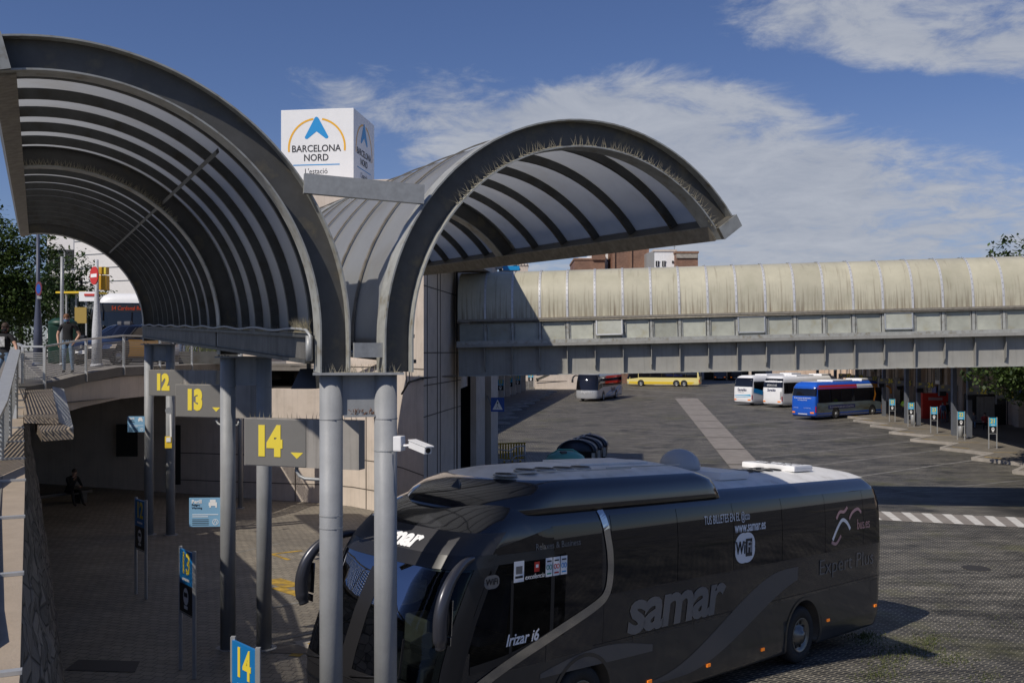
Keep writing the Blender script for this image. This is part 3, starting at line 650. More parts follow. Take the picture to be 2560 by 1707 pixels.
# railings
def railing(name, pts, label, h=1.0, posts=None, mesh=False, flatrail=.07, zs=None):
    root = thing(name, (pts[0][0], pts[0][1], zt(*pts[0])), label, 'railing')
    V = [Vector((x, y, zt(x, y))) for x, y in pts] if zs is None else [Vector((x, y, z)) for (x, y), z in zip(pts, zs)]
    b = MB()
    for a, c in zip(V[:-1], V[1:]): b.bar(a + Vector((0, 0, h)), c + Vector((0, 0, h)), flatrail, .05)
    b.build('handrail', M_ALU, root, world=True)
    b = MB()
    nb = 13
    for a, c in zip(V[:-1], V[1:]):
        for i in range(nb): z = .12 + i * (h - .24) / nb; b.bar(a + Vector((0, 0, z)), c + Vector((0, 0, z)), .012, .022)
        if mesh:
            n = int((c - a).length / .12)
            for i in range(n): p = a + (c - a) * i / n; b.bar(p + Vector((0, 0, .1)), p + (c - a) / n * 3 + Vector((0, 0, h - .15)), .01, .01)
    b.build('infill_bars', M_GALV, root, world=True)
    for i in range(len(V)):
        for k in range(1 if i == len(V) - 1 else max(1, round((V[i + 1] - V[i]).length / 2.3))):
            n = 1 if i == len(V) - 1 else max(1, round((V[i + 1] - V[i]).length / 2.3))
            p = V[i] if i == len(V) - 1 else V[i] + (V[i + 1] - V[i]) * k / n
            b = MB(); b.box(p + Vector((0, 0, h / 2 - .12)), (.07, .05, h + .24)); b.build('post', M_ALU, root, world=True)
    return root
RLZ = [pt(-110, 1255, 9.0), pt(-62, 1130, 10.5), pt(1, 1006, 12.0), pt(38, 877, 16.3), pt(42, 878, 26.0)]
railing('railing', [(p.x, p.y) for p in RLZ], 'grey mesh railing running down the left edge above the stone wall', 1.0, mesh=True, flatrail=.16, zs=[p.z - 1.0 for p in RLZ])
railing('railing', railB, 'curved horizontal-bar railing in front of the man in black t-shirt', 1.0)
# ---------------------------------------------------------------- butterfly canopy over the near platform
KS = .88
KM = Matrix.Translation((0, 0, HC)) @ Matrix.Scale(KS, 4) @ Matrix.Translation((0, 0, -HC))
PD = Vector((.8958, .4443, 0)); DD = Vector((-.496, 1, .031)); DH = DD.normalized(); ZZ = Vector((0, 0, 1))
BL = Vector(((869 - CX) / F * 12.6, 12.6, 0)); BR = Vector(((955 - CX) / F * 12.6, 12.6, 0))
canopy = thing('platform_canopy', (KM @ Vector((-1.95, 12.6, 0))).to_2d().to_3d() + Vector((0, 0, .8)), 'grey steel butterfly canopy of two barrel vaults on paired columns', 'canopy')
def KB():
    b = MB(); b.M = KM; return b
class Vault:
    def __init__(s, base, ct, cz, r, th0, th1): s.b, s.ct, s.cz, s.r, s.t0, s.t1 = base, ct, cz, r, R(th0), R(th1)
    def pos(s, th, r, sy): return s.b + PD * (s.ct + r * math.cos(th)) + ZZ * (s.cz + r * math.sin(th)) + DD * sy
    def rad(s, th): return (PD * math.cos(th) + ZZ * math.sin(th))
    def at(s, t, z, sy): return s.b + PD * t + ZZ * z + DD * sy
    def path(s, r, sy, z0=None, n=44, a=None, b=None):
        a = s.t0 if a is None else a; b = s.t1 if b is None else b
        P = []
        if z0 is not None:
            for i in range(4): P.append((s.pos(s.t0, r, sy) - ZZ * (s.cz - z0) * (1 - i / 4), s.rad(s.t0), DH))
        for i in range(n + 1):
            th = a + (b - a) * i / n; P.append((s.pos(th, r, sy), s.rad(th), DH))
        return P
VL = Vault(BL, -3.37, 6.43, 3.36, 0, 104.5); VR = Vault(BR, 3.16, 6.36, 3.18, 180, 34.5)
def rect(x0, x1, y0, y1): return [(x0, y0), (x1, y0), (x1, y1), (x0, y1)]
PITCH = 1.12; MAINS = (0, 6, 18)
for v in (VL, VR):
    nm = 0
    for k in range(19):
        sy = k * PITCH
        if k in MAINS:
            b = KB(); b.sweep(v.path(v.r, sy, 5.93), rect(-.022, .0, -.165, .165)); b.build('rim_flange', M_FLANGE, canopy, world=True)
            b = KB(); b.sweep(v.path(v.r, sy, 5.93), rect(-.40, -.378, -.165, .165)); b.build('rim_flange', M_FLANGE, canopy, world=True)
            b = KB(); b.sweep(v.path(v.r, sy, 5.93), rect(-.378, -.022, -.012, .012)); b.build('rim_web', M_RIM, canopy, world=True)
        else:
            b = KB(); b.sweep(v.path(v.r, sy, 6.2), rect(-.175, -.04, -.035, .035)); b.build('roof_rib', M_STEELD, canopy, world=True)
            b = KB(); b.sweep(v.path(v.r, sy, 6.3), rect(-.012, .012, -.03, .03)); b.build('seam_cover', M_SEAM, canopy, world=True)
    b = KB(); pa = v.path(v.r - .03, 0, 6.25); L = 18 * PITCH
    n = len(pa); vs = [];
    for j in range(19):
        for (o, _, _) in pa: vs.append(o + DD * (j * PITCH))
    b.add(vs, [(j * n + i, (j + 1) * n + i, (j + 1) * n + i + 1, j * n + i + 1) for j in range(18) for i in range(n - 1)], 0, True)
    b.build('roof_skin', M_SKIN if v is VL else M_SKINR, canopy, world=True)
    # free edge beam, box section
    e = 1 if v is VR else -1
    rd = v.rad(v.t1); tg = Vector((0, 0, 1)).cross(DH); tg = rd.cross(DH).normalized()
    if (v.pos(v.t1 + (.02 if v is VL else -.02), v.r, 0) - v.pos(v.t1, v.r, 0)).dot(tg) < 0: tg = -tg
    b = KB(); P0 = v.pos(v.t1, v.r, -.21); P1 = v.pos(v.t1, v.r, 18 * PITCH + .15)
    b.sweep([(P0, rd, tg), (P1, rd, tg)], rect(-.40, .0, -.20, .0)); b.build('edge_beam', M_RIM, canopy, world=True)
    b = KB(); b.sweep([(P0 - DH * .012, rd, tg), (P0 - DH * .001, rd, tg)], rect(-.405, .004, -.205, .004)); b.build('end_plate', M_FLANGE, canopy, world=True)
    b = KB(); b.sweep([(P0 + DH * .2, rd, tg), (P1, rd, tg)], rect(-.43, -.402, -.25, .0)); b.build('edge_ledge', M_SEAM, canopy, world=True)
    # purlin at mid arc
    th = R(52) if v is VL else R(180 - 52)
    b = KB(); b.sweep([(v.pos(th, v.r - .27, 1.0), v.rad(th), rd), (v.pos(th, v.r - .27, 18 * PITCH), v.rad(th), rd)], rect(-.03, .02, -.03, .03)); b.build('purlin', M_RIM, canopy, world=True)
    # gutter inside the springing
    t0, t1 = (-.44, -.05) if v is VL else (.05, .44)
    b = KB()
    for s0, s1 in ((.12, 6.6), (6.84, 20.0)):
        A = v.at((t0 + t1) / 2, 6.22, s0); C_ = v.at((t0 + t1) / 2, 6.22, s1); b.bar(A, C_, abs(t1 - t0), .30)
    b.build('gutter_box', M_GUTT, canopy, world=True)
    ti = t0 - .03 if v is VL else t1 + .03
    b = KB(); b.bar(v.at(ti, 6.40, .12), v.at(ti, 6.40, 19.7), .07, .05); b.bar(v.at(ti, 6.06, .12), v.at(ti, 6.06, 19.7), .12, .05); b.build('gutter_angle', M_STEELD, canopy, world=True)
    if v is VL:
        b = KB(); pts = [v.at(ti - .05, 6.47 + .018 * math.sin(i * .9), .1 + i * .34) for i in range(58)]; b.tube([v.at(ti - .02, 6.1, -.02), v.at(ti - .03, 6.4, -.02)] + pts, .021, 8); b.build('conduit', M_GALV, canopy, world=True)
        b = KB(); b.tube([v.at(ti - .02, 6.40 - .33 * q, .07) for q in range(0, 2)], .045, 10); b.build('flexible_hose', M_GALV, canopy, world=True)
# bird spikes
def spikes(path_pts, nrm_fn, n_per, ln, m, name='bird_spikes', wob=.3, seed=1, skip=None):
    rnd = random.Random(seed); b = KB()
    for i, (P, up, side) in enumerate(path_pts):
        if skip and skip(i): continue
        for k in range(n_per):
            dirn = (up + side * rnd.uniform(-.55, .55) + DH * rnd.uniform(-wob, wob)).normalized(); l = ln * rnd.uniform(.7, 1.1)
            q = P + side * rnd.uniform(-.03, .03) + DH * rnd.uniform(-.03, .03)
            s_ = side * .005; b.add([q - s_, q + s_, q + dirn * l], [(0, 1, 2)]); s_ = DH * .004; b.add([q - s_, q + s_, q + dirn * l], [(0, 1, 2)])
        b.box(P, (.09, .03, .008))
    return b.build(name, m, canopy, world=True, fix=False)
pp = []
for i in range(62):
    th = R(139 - i * 1.63); o = VR.pos(th, VR.r - .376, -.12); pp.append((o, VR.rad(th), VR.rad(th).cross(DH).normalized()))
spikes(pp, None, 3, .165, M_SPIKE, seed=3, skip=lambda i: i in (14, 24, 25, 31))
for v, s0 in ((VL, 6.72),):
    pp = []
    for i in range(46):
        th = R(103 - i * 1.3); o = v.pos(th, v.r - .376, s0 - .12); pp.append((o, v.rad(th), v.rad(th).cross(DH).normalized()))
    spikes(pp, None, 4, .14, M_SPIKE, seed=5)
pp = []
for i in range(150): o = VL.at(-.46, 6.44, .25 + i * .085); pp.append((o, (ZZ - PD * .5).normalized(), DH))
spikes(pp, None, 4, .12, M_SPIKE, seed=7, wob=.6)
pp = []
for i in range(20): o = VL.at(-.49, 6.44, .10 + i * .03); pp.append((o, (ZZ - PD * .3).normalized(), PD))
spikes(pp, None, 6, .22, M_SPIKE, seed=8, wob=.8)
# tie bars, cap plates, column pairs
colbase = []
for j, k in enumerate(MAINS):
    sy = k * PITCH
    A = VL.at(-.62 if j == 0 else -.46, 8.33, sy); C_ = VR.at(.52, 8.27, sy)
    b = KB(); b.bar(A - DH * .16, C_ - DH * .16, .10, .25); b.build('tie_bar', M_GALV, canopy, world=True)
    cl = VL.at(-.22, 0, sy); cr = VR.at(.05, 0, sy); top = 5.93 + .026 * sy
    cl.z = cr.z = 0
    mid = (cl + cr) / 2; ax = (cr - cl).normalized()
    b = KB(); b.bar(mid - ax * .58 + ZZ * (top - .02), mid + ax * .58 + ZZ * (top - .02), .46, .03); b.build('cap_plate', M_STEEL, canopy, world=True)
    b = KB(); b.bar(cl + ax * .12 + ZZ * (top - .30), cr - ax * .12 + ZZ * (top - .30), .06, .53); b.build('web_plate', M_STEEL, canopy, world=True)
    b = KB(); b.bar(cl + ax * .16 + ZZ * (top - .572) - DH * .0, cr - ax * .10 + ZZ * (top - .572), .16, .025); b.build('bottom_flange', M_STEEL, canopy, world=True)
    if j == 0:
        rnd = random.Random(4); b = KB()
        for q in range(46): P = cl + ax * rnd.uniform(.22, (cr - cl).length - .1) + ZZ * (top - .56 + rnd.uniform(0, .07)) - DH * (.045 + rnd.uniform(0, .03)); b.tube([P, P + Vector((rnd.uniform(-.03, .03), rnd.uniform(-.02, .02), rnd.uniform(.0, .04)))], .004, 4)
        b.build('rust_crust', M_RUST, canopy, world=True)
    for c in (cl, cr):
        cw = KM @ c; zb_ = zg(cw.x, cw.y) + .1
        b = MB(); b.tube([Vector((cw.x, cw.y, zb_)), Vector((cw.x, cw.y, 0)) + ZZ * ((KM @ Vector((0, 0, top - .035))).z)], .15 * KS, 28); co = b.build('column', M_STEEL, canopy, world=True)
        b = MB(); b.lathe([(.22, zb_ + .0), (.22, zb_ + .03)], (cw.x, cw.y, 0), 20); b.build('base_plate', M_STEEL, co, world=True)
        colbase.append(cw)
    for c in (cl, cr):
        b = KB(); b.lathe([(.152, top - .62), (.158, top - .612), (.152, top - .604)], c, 28, cap=False); b.build('weld_seam', M_STEEL, canopy, world=True)
    b = KB()
    for s_ in (-.5, -.38, .38, .5):
        for q_ in (-.17, .17): b.lathe([(.02, top - .005), (.02, top + .018)], mid + ax * s_ + DH * q_, 6, smooth=False)
    b.build('cap_bolts', M_STEELD, canopy, world=True)
    # valley gutter and spikes between the vaults
    if j == 0:
        b = KB(); A = VL.at(.04, 6.22, -.02); C_ = VR.at(-.06, 6.22, -.02); m_ = (A + C_) / 2; b.bar(m_ - PD * .19 - DH * .14, m_ + PD * .19 - DH * .14, .05, .19); b.build('valley_end', M_GALV, canopy, world=True)
        b = KB(); b.bar(m_ + DH * .1 - ZZ * .06, m_ + DH * 17 - ZZ * .06, .34, .05); b.build('valley_gutter', M_GALV, canopy, world=True)
        pp = [(mid + ax * (-.48 + i * .085) + ZZ * (top + .0) - DH * .12, ZZ, ax) for i in range(12)]
        spikes(pp, None, 4, .14, M_SPIKE, seed=9)
# straps on the near columns
for ci, zz_ in ((0, (4.32, 4.18)), (1, (5.05,))):
    c = colbase[ci]
    for z in zz_: b = MB(); b.lathe([(.15 * KS + .004, z), (.15 * KS + .004, z + .014)], (c.x, c.y, 0), 28, smooth=False); b.build('strap', M_ALU, canopy, world=True)
# floodlight under the gutter
fl_ = thing('floodlight', pt(770, 945, 12.2), 'black floodlight hanging under the left vault gutter beside the column', 'floodlight')
b = MB(); c = pt(768, 945, 12.2); b.add([c + Vector(v) for v in ((-.17, -.16, -.13), (.15, -.16, -.13), (.15, .14, -.13), (-.17, .14, -.13), (-.07, -.09, .12), (.12, -.09, .12), (.12, .09, .12), (-.07, .09, .12))], [(0, 1, 2, 3), (4, 5, 6, 7), (0, 1, 5, 4), (1, 2, 6, 5), (2, 3, 7, 6), (3, 0, 4, 7)]); b.build('housing', M_BLACK, fl_, world=True)
b = MB(); b.box(c + Vector((.02, 0, .17)), (.05, .03, .12)); b.build('bracket', M_STEELD, fl_, world=True)
# CCTV camera on the right column
c = colbase[1]
cc = thing('security_camera', c + Vector((.2, -.1, 4.95)), 'white security camera on a bracket clamped to the near right column', 'camera')
P = pt(998, 1108, 10.9)
b = MB(); b.box(P, (.10, .12, .17), R(-20), bev=.015); b.build('junction_box', M_WHITE, cc, world=True)
b = MB(); q0 = pt(1014, 1114, 10.85); q1 = pt(1036, 1112, 10.8); b.tube([P + Vector((.03, 0, -.02)), q0, q1], .016, 10); b.build('arm', M_WHITE, cc, world=True)
b = MB(); q2 = pt(1030, 1110, 10.82); q3 = pt(1070, 1126, 10.5); b.bar(q2, q3, .085, .075); b.build('camera_body', M_WHITE, cc, world=True)
b = MB(); d = (q3 - q2).normalized(); b.bar(q2 + ZZ * .05, q3 + d * .05 + ZZ * .05, .10, .012); b.build('sun_shield', M_WHITE, cc, world=True)
b = MB(); b.tube([q3, q3 + d * .006], .03, 14); b.build('lens', M_BLACK, cc, world=True)

# ---------------------------------------------------------------- hanging bay number signs
def bay_sign(num, PL, PR, h, label, arrow=True, split=.55):
    """box sign: PL, PR are the bottom front corners"""
    root = thing('bay_number_sign', PL, label, 'sign', group='grey bay number signs under the near canopy')
    x = (PR - PL); w = x.length; x.normalize(); z = ZZ; y = z.cross(x); th = .16
    b = MB(); c = (PL + PR) / 2 + y * th / 2 + z * h / 2; b.bar(PL + y * th / 2 + z * h / 2, PR + y * th / 2 + z * h / 2, th, h); b.build('sign_box', M_SIGNL, root, world=True)
    p2 = PL + x * w * split
    b = MB(); b.bar(PL - y * .004 + z * h / 2 + x * .012, p2 - y * .004 + z * h / 2, .008, h - .02); b.build('number_panel', M_SIGNG, root, world=True)
    M = frame(PL + x * w * split * .40 + z * h * .5 - y * .012, x, z)
    text(num, M, M_LETY, root, 'number', world=True, size=h * .80, bold=.058 * h, sx=.80, space=1.0)
    if arrow:
        b = MB(); q = PL + x * w * split * .86 + z * h * .25 - y * .011; b.add([q - x * h * .15 + z * .06 * h, q + x * h * .15 + z * .06 * h, q - z * .07 * h], [(0, 1, 2)]); b.build('arrow', M_LETY, root, world=True)
    b = MB(); rnd = random.Random(len(num) + int(w * 10))
    for i in range(int(w / .07)):
        p = PL + x * (.05 + i * .07 + rnd.uniform(-.01, .01)) + z * (h + .004) + y * rnd.uniform(.02, .1); dv = Vector((rnd.uniform(-.3, .3), rnd.uniform(-.3, .3), 1)).normalized(); l = rnd.uniform(.05, .11)
        b.add([p - x * .005, p + x * .005, p + dv * l], [(0, 1, 2)]); b.add([p - y * .005, p + y * .005, p + dv * l], [(0, 1, 2)])
    b.build('bird_spikes', M_SPIKE, root, world=True, fix=False)
    a = PL + x * w * split * .8 + y * th * .5
    b = MB(); b.tube([a + z * .01, a - z * .06, a - z * .12 + x * .04, a - z * .15 + x * .12, a - z * .155 + x * .42, a - z * .13 + x * .50, a + x * .52 - z * .05], .022, 10); b.build('conduit_pipe', M_GALV, root, world=True)
    return root
bay_sign('14', pt(611, 1162, 12.55), pt(897, 1175, 12.0), .615, 'grey box sign with big yellow 14 and arrow, nearest of the three')
bay_sign('13', pt(439, 1041, 18.3), pt(641, 1046, 17.6), .615, 'grey box sign with yellow 13 and arrow between 12 and 14', split=.60)
bay_sign('12', pt(372, 988.6, 22.4), pt(540, 992, 21.8), .60, 'grey box sign with yellow 12, smallest and farthest of the three', arrow=False, split=.52)
# blue-white hazard signs on the columns
def hazard(P, w, label, ang):
    root = thing('warning_sign', P, label, 'sign', group='light blue warning signs on columns')
    x = Vector((math.cos(ang), math.sin(ang), 0)); z = ZZ; y = z.cross(x); h = w * .93
    b = MB(); b.bar(P, P + x * w, .012, h); b.build('panel', M_SIGNB, root, world=True)
    M = lambda u, v: frame(P + x * w * u + z * h * v - y * .008, x, z)
    text('Perill', M(.08, .36), M_LETW, root, 'lettering', world=True, size=h * .17, bold=.004 * w, align='LEFT')
    text('Peligro\nWarning', M(.08, .20), M_LETK, root, 'lettering', world=True, size=h * .10, align='LEFT')
    b = MB()
    o = P - y * .008
    for (u, v, a, c) in ((.62, .28, .26, .12), (.66, .38, .18, .10), (.64, .19, .05, .06), (.83, .19, .05, .06)): b.bar(o + x * w * u + z * h * v, o + x * w * (u + a) + z * h * v, .004, h * c)
    for v in (-.08, -.15): b.bar(o + x * w * .1 + z * h * v, o + x * w * (.92 if v > -.1 else .6) + z * h * v, .003, h * .022)
    for k in range(14):
        a0, a1 = 2 * math.pi * k / 14, 2 * math.pi * (k + 1) / 14; cc_ = o + x * w * .83 - z * h * .34; b.bar(cc_ + (x * math.cos(a0) + z * math.sin(a0)) * w * .09, cc_ + (x * math.cos(a1) + z * math.sin(a1)) * w * .09, .004, w * .015)
    b.bar(cc_ + z * w * .07, cc_ - z * w * .05 - x * w * .05, .004, w * .014); b.bar(cc_ + z * w * .07, cc_ - z * w * .05 + x * w * .05, .004, w * .014)
    b.build('pictogram', M_LETW, root, world=True)
    b = MB()
    for v in (-.25, -.31, -.37, -.43): b.bar(o + x * w * .1 + z * h * v, o + x * w * (.62) + z * h * v, .003, h * .018)
    b.build('small_print', M_LETK, root, world=True)
P = pt(473, 1280, 16.9); hazard(P, 78 / F * 16.9, 'light blue warning sign with coach pictogram on the column left of sign 14', R(3))
P = pt(319, 1060, 28.0); hazard(P, 42 / F * 28.0, 'small light blue warning sign on the far column below bay sign 12', R(3))
# stickers on the far right column of pair three
st = thing('camera_notice', pt(421, 1100, 28), 'yellow and white camera notice with white tape on the far column', 'sticker')
b = MB(); b.box(pt(421, 1105, 27.95), (.20, .02, .34)); b.build('yellow_notice', M_YEL, st, world=True)
b = MB(); b.box(pt(421.5, 1099, 27.93), (.13, .02, .13)); b.build('white_panel', M_WHITE, st, world=True)
b = MB(); b.bar(pt(426, 1035, 27.93), pt(427, 1092, 27.93), .05, .02, up=(0, 1, 0)); b.build('tape', M_WHITE, st, world=True)
b = MB(); b.tube([pt(421, 1026, 27.95), pt(421, 1026, 27.9)], .09, 16); b.build('round_disc', M_ALU, st, world=True)
# thin far support post
tp_ = thing('support_post', G(601, 1270, .12), 'thin grey support post standing behind bay sign 14', 'post')
g = G(601, 1270, .12); b = MB(); b.tube([g, Vector((g.x, g.y, 6.3))], .09, 14); b.build('shaft', M_STEEL, tp_, world=True)
b = MB(); b.lathe([(.16, g.z), (.16, g.z + .03)], (g.x, g.y, 0), 14); b.build('base_plate', M_STEEL, tp_, world=True)
# standing stop signs
GN = 'blue bay stands on the near platform'
def stand(num, A, B, h, label, group, sub='', rail=False):
    """A, B: feet of the two legs; camera side faces -(z x x)"""
    A = Vector(A); B = Vector(B); root = thing('stop_sign_stand', A, label, 'sign', group=group)
    x = (B - A); x.z = 0; w = x.length; x.normalize(); y = ZZ.cross(x)
    for P in (A, B):
        b = MB(); b.bar(P, P + ZZ * h, .05, .05); b.build('leg', M_ALU, root, world=True)
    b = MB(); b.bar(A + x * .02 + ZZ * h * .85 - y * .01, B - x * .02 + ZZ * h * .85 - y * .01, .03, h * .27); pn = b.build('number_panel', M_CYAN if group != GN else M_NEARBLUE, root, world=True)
    b = MB(); b.bar(A + x * .02 + ZZ * h * .60 - y * .01, B - x * .02 + ZZ * h * .60 - y * .01, .03, h * .225); pk = b.build('icon_panel', M_BLACK, root, world=True)
    b = MB(); b.bar(A + x * .02 + ZZ * h * .475, B - x * .02 + ZZ * h * .475, .03, .03); b.build('crossbar', M_ALU, root, world=True)
    M = frame(A + x * w * .5 + ZZ * h * .875 - y * .029, x, ZZ)
    text(num, M, M_LETY, pn, 'number', world=True, size=w * .80, bold=.02 * w, sx=.80)
    b = MB(); b.bar(A + x * w * .25 + ZZ * h * .755 - y * .028, A + x * w * .75 + ZZ * h * .755 - y * .028, .003, h * .018); b.build('lettering', M_LETW, pn, world=True)
    b = MB(); c = A + x * w * .5 + ZZ * h * .62 - y * .028
    n = 16; ang = [(math.cos(2 * math.pi * i / n), math.sin(2 * math.pi * i / n)) for i in range(n)]
    b.add([c + x * a * w * .19 + ZZ * (s_ * w * .24) for a, s_ in ang], [tuple(range(n))]); b.bar(c - x * w * .12 - ZZ * w * .3, c + x * w * .12 - ZZ * w * .3, .004, w * .09)
    b.build('coach_icon', M_LETW, pk, world=True)
    b = MB(); b.bar(c - x * w * .12 + ZZ * w * .05 - y * .003, c + x * w * .12 + ZZ * w * .05 - y * .003, .003, w * .12); b.build('icon_window', M_BLACK, pk, world=True)
    return root
def near_stand(num, l, r_, dzz, h, lab):
    A = G(*l, .12); B = G(*r_, .12); x = (B - A); 
    return stand(num, A, B, h, lab, GN)
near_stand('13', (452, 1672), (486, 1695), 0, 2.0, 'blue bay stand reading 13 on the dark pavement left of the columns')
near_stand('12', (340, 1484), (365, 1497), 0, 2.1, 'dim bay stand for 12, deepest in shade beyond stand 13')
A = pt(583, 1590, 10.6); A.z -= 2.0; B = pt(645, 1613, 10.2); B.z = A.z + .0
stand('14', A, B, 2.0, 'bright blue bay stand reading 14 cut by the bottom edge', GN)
GF = 'cyan bay stands along the far right platform'
for n, (bx, by) in (('21', (2482, 1121)), ('22', (2402.5, 1099)), ('23', (2335, 1082)), ('24', (2277.5, 1066)), ('25', (2230.5, 1053.6))):
    g = G(bx, by, .15); w2 = E2 * .235; wd = ['', 'first', 'second', 'third', 'fourth', 'fifth'][int(n) - 20]
    stand(n, g - w2, g + w2, 1.95, 'cyan stand reading %s, %s from the near end of the sunlit right platform' % (n, wd), GF)
GL = 'cyan bay stands along the far left platform'
for i, (bx, by, Y, n) in enumerate(((1251, 960, 118, '18'), (1274, 953, 130, '17'), (1294, 950, 139, '16'), (1327, 942, 155, '15'))):
    g = pt(bx, by, Y); g.z = .14; w2 = E2 * .42
    stand(n, g - w2, g + w2, 2.6, 'cyan stand on the shaded far left platform, %s one from the pedestrian sign' % ['first', 'second', 'third', 'fourth'][i], GL)
# ---------------------------------------------------------------- footbridge
BSC = .93; BX0 = Vector((.065 * BSC, 39.0 * BSC, HC - .98 * BSC)); BDX = Vector((18.835, -2.2, .40)); bl = BDX.length
brid = bpy.data.objects.new('footbridge', None); COL.objects.link(brid)
bxa = BDX.normalized(); bya = ZZ.cross(bxa).normalized(); bza = bxa.cross(bya)
BM_ = Matrix(((bxa.x, bya.x, bza.x, BX0.x), (bxa.y, bya.y, bza.y, BX0.y), (bxa.z, bya.z, bza.z, BX0.z), (0, 0, 0, 1))) @ Matrix.Scale(BSC, 4)
brid.matrix_world = BM_; RM[brid.name] = BM_
tag(brid, 'covered footbridge with yellowed barrel roof and grey steel girder crossing the yard', 'footbridge')
BP = bl / 17; NPAN = 22; ZG, ZS, ZL = 2.27, 1.40, 1.20
def tubep(t, inset=0):                                # cross-section of the roof: t 0..1 front bottom -> back bottom
    a = math.pi * t; c, s_ = math.cos(a), math.sin(a)
    return (1.5 - (1.5 - inset) * math.copysign(abs(c) ** .80, c), ZG + (2.05 - inset) * abs(s_) ** .80)
x_l = -2.25
for k in range(-1, NPAN):
    x0 = (k - 1) * BP; x0 = max(x0, x_l); x1 = k * BP
    if k == -1: x0, x1 = x_l, -BP
    b = MB(); b.grid(lambda u, v: (u, *tubep(v)), [x0, x1], [i / 26 for i in range(27)]); b.build('roof_panel', M_FIBRE, brid)
    b = MB(); vs = [(x1 + dx, *tubep(i / 26, -.025)) for dx in (-.045, .045) for i in range(27)]; b.add(vs, [(i, i + 1, 28 + i, 27 + i) for i in range(26)], 0, True)
    for i in range(1, 13):
        p = tubep(i / 26 * .95 + .01, -.03); b.box((x1, p[0], p[1]), (.02, .02, .02), mi=1)
    b.build('seam_strip', [M_STRIPM, M_STEELD], brid, fix=False)
    # window bay below
    b = MB(); b.box(((x0 + x1) / 2, .045, (ZG + ZS) / 2 - .06), (x1 - x0 - .13, .02, ZG - ZS - .14)); w_ = b.build('window_panel', M_WPANE, brid)
    b = MB(); b.box((x1, .03, (ZG + ZS) / 2), (.10, .10, ZG - ZS)); b.box((x1 - .1, .02, (ZG + ZS) / 2 - .05), (.025, .06, ZG - ZS - .1)); b.box((x1 + .1, .02, (ZG + ZS) / 2 - .05), (.025, .06, ZG - ZS - .1)); b.build('mullion', M_FLANGE, brid)
XR = (NPAN - 1) * BP
def bb(name, m, c, d, **k): b = MB(); b.box(c, d, **k); return b.build(name, m, brid)
xm = (x_l + XR) / 2; XL_ = XR - x_l
bb('gutter_rail', M_SEAM, (xm, -.05, ZG + .0), (XL_, .16, .09)); b = MB(); b.tube([(x_l, -.09, ZG - .09), (XR, -.09, ZG - .09)], .03, 8); b.build('pipe', M_SEAM, brid)
bb('sill_ledge', M_FLANGE, (xm, -.17, (ZS + ZL) / 2 + .04), (XL_, .50, .16)); bb('sill_lip', M_GIRD, (xm, -.40, ZL + .03), (XL_, .06, .12))
bb('floor_slab', M_GIRD, (xm, 1.55, ZL - .02), (XL_, 2.9, .12))
bb('rear_wall', M_WPANE, (xm, 2.96, (ZG + ZS) / 2), (XL_, .04, ZG - ZS))
bb('girder_web', M_GIRD, (xm, .02, ZL / 2), (XL_, .03, ZL - .06)); bb('girder_web', M_GIRD, (xm, 2.95, ZL / 2), (XL_, .03, ZL - .06))
bb('bottom_flange', M_FLANGE, (xm, -.02, .015), (XL_, .42, .035)); bb('bottom_flange', M_FLANGE, (xm, 2.95, .015), (XL_, .42, .035))
for k in range(-1, NPAN):
    x = k * BP - .02
    b = MB(); th = .012
    if k % 2 == 0: pr = [(0, .04), (-.20, .04), (-.26, ZL - .05), (0, ZL - .05)]
    else: pr = [(0, .16), (-.20, .34), (-.26, ZL - .05), (0, ZL - .05)]
    b.add([(x + s_ * th, y, z) for s_ in (-1, 1) for y, z in pr], [(0, 1, 2, 3), (7, 6, 5, 4), (0, 1, 5, 4), (1, 2, 6, 5), (2, 3, 7, 6), (3, 0, 4, 7)]); b.build('stiffener', M_GIRD, brid)
for k, tilt in ((4, .28), (9, .03), (14, .05)):
    x = (k - .5) * BP; hz = .62
    b = MB(); b.M = Matrix.Translation((x, -.02, ZG - .12)) @ Matrix.Rotation(-tilt, 4, 'X')
    b.box((0, -.03, -hz / 2), (BP - .1, .03, hz), mi=0)
    for dx in (-1, 1): b.box((dx * (BP - .1) / 2, -.045, -hz / 2), (.05, .05, hz + .03), mi=1)
    for z in (0, -hz): b.box((0, -.045, z), (BP - .05, .05, .05), mi=1)
    b.build('open_window', [M_WPANE, M_ALU], brid)
# support column under the left end, with pedestrian sign
g = G(1215, 1167, .12)
bc = thing('bridge_column', g, 'dark steel column under the left end of the footbridge', 'column')
b = MB(); b.bar(g, Vector((g.x, g.y, 5.2)), .30, .30); b.build('shaft', M_STEELD, bc, world=True)
b = MB(); b.box(g + Vector((0, 0, .02)), (.5, .5, .04)); b.build('base_plate', M_STEELD, bc, world=True)
g2 = G(1186, 1190, .12); b2 = thing('bridge_column', g2, 'wide shaded steel column beside the building wall under the footbridge', 'column')
b = MB(); b.bar(Vector((g2.x, g2.y, g2.z)), Vector((g2.x, g2.y, 5.1)), .5, .4); b.build('shaft', M_STEELD, b2, world=True)
ps = thing('pedestrian_sign', pt(1244, 1011, 38), 'dark blue square pedestrian crossing sign under the footbridge', 'sign')
P = pt(1244, 1011, 38); b = MB(); b.box(P, (.53, .03, .56)); b.build('panel', M_BLUE, ps, world=True)
b = MB(); q = P - Vector((0, .02, 0)); b.add([q + Vector((-.2, 0, -.2)), q + Vector((.2, 0, -.2)), q + Vector((0, 0, .2))], [(0, 1, 2)]); b.build('triangle', M_LETW, ps, world=True)
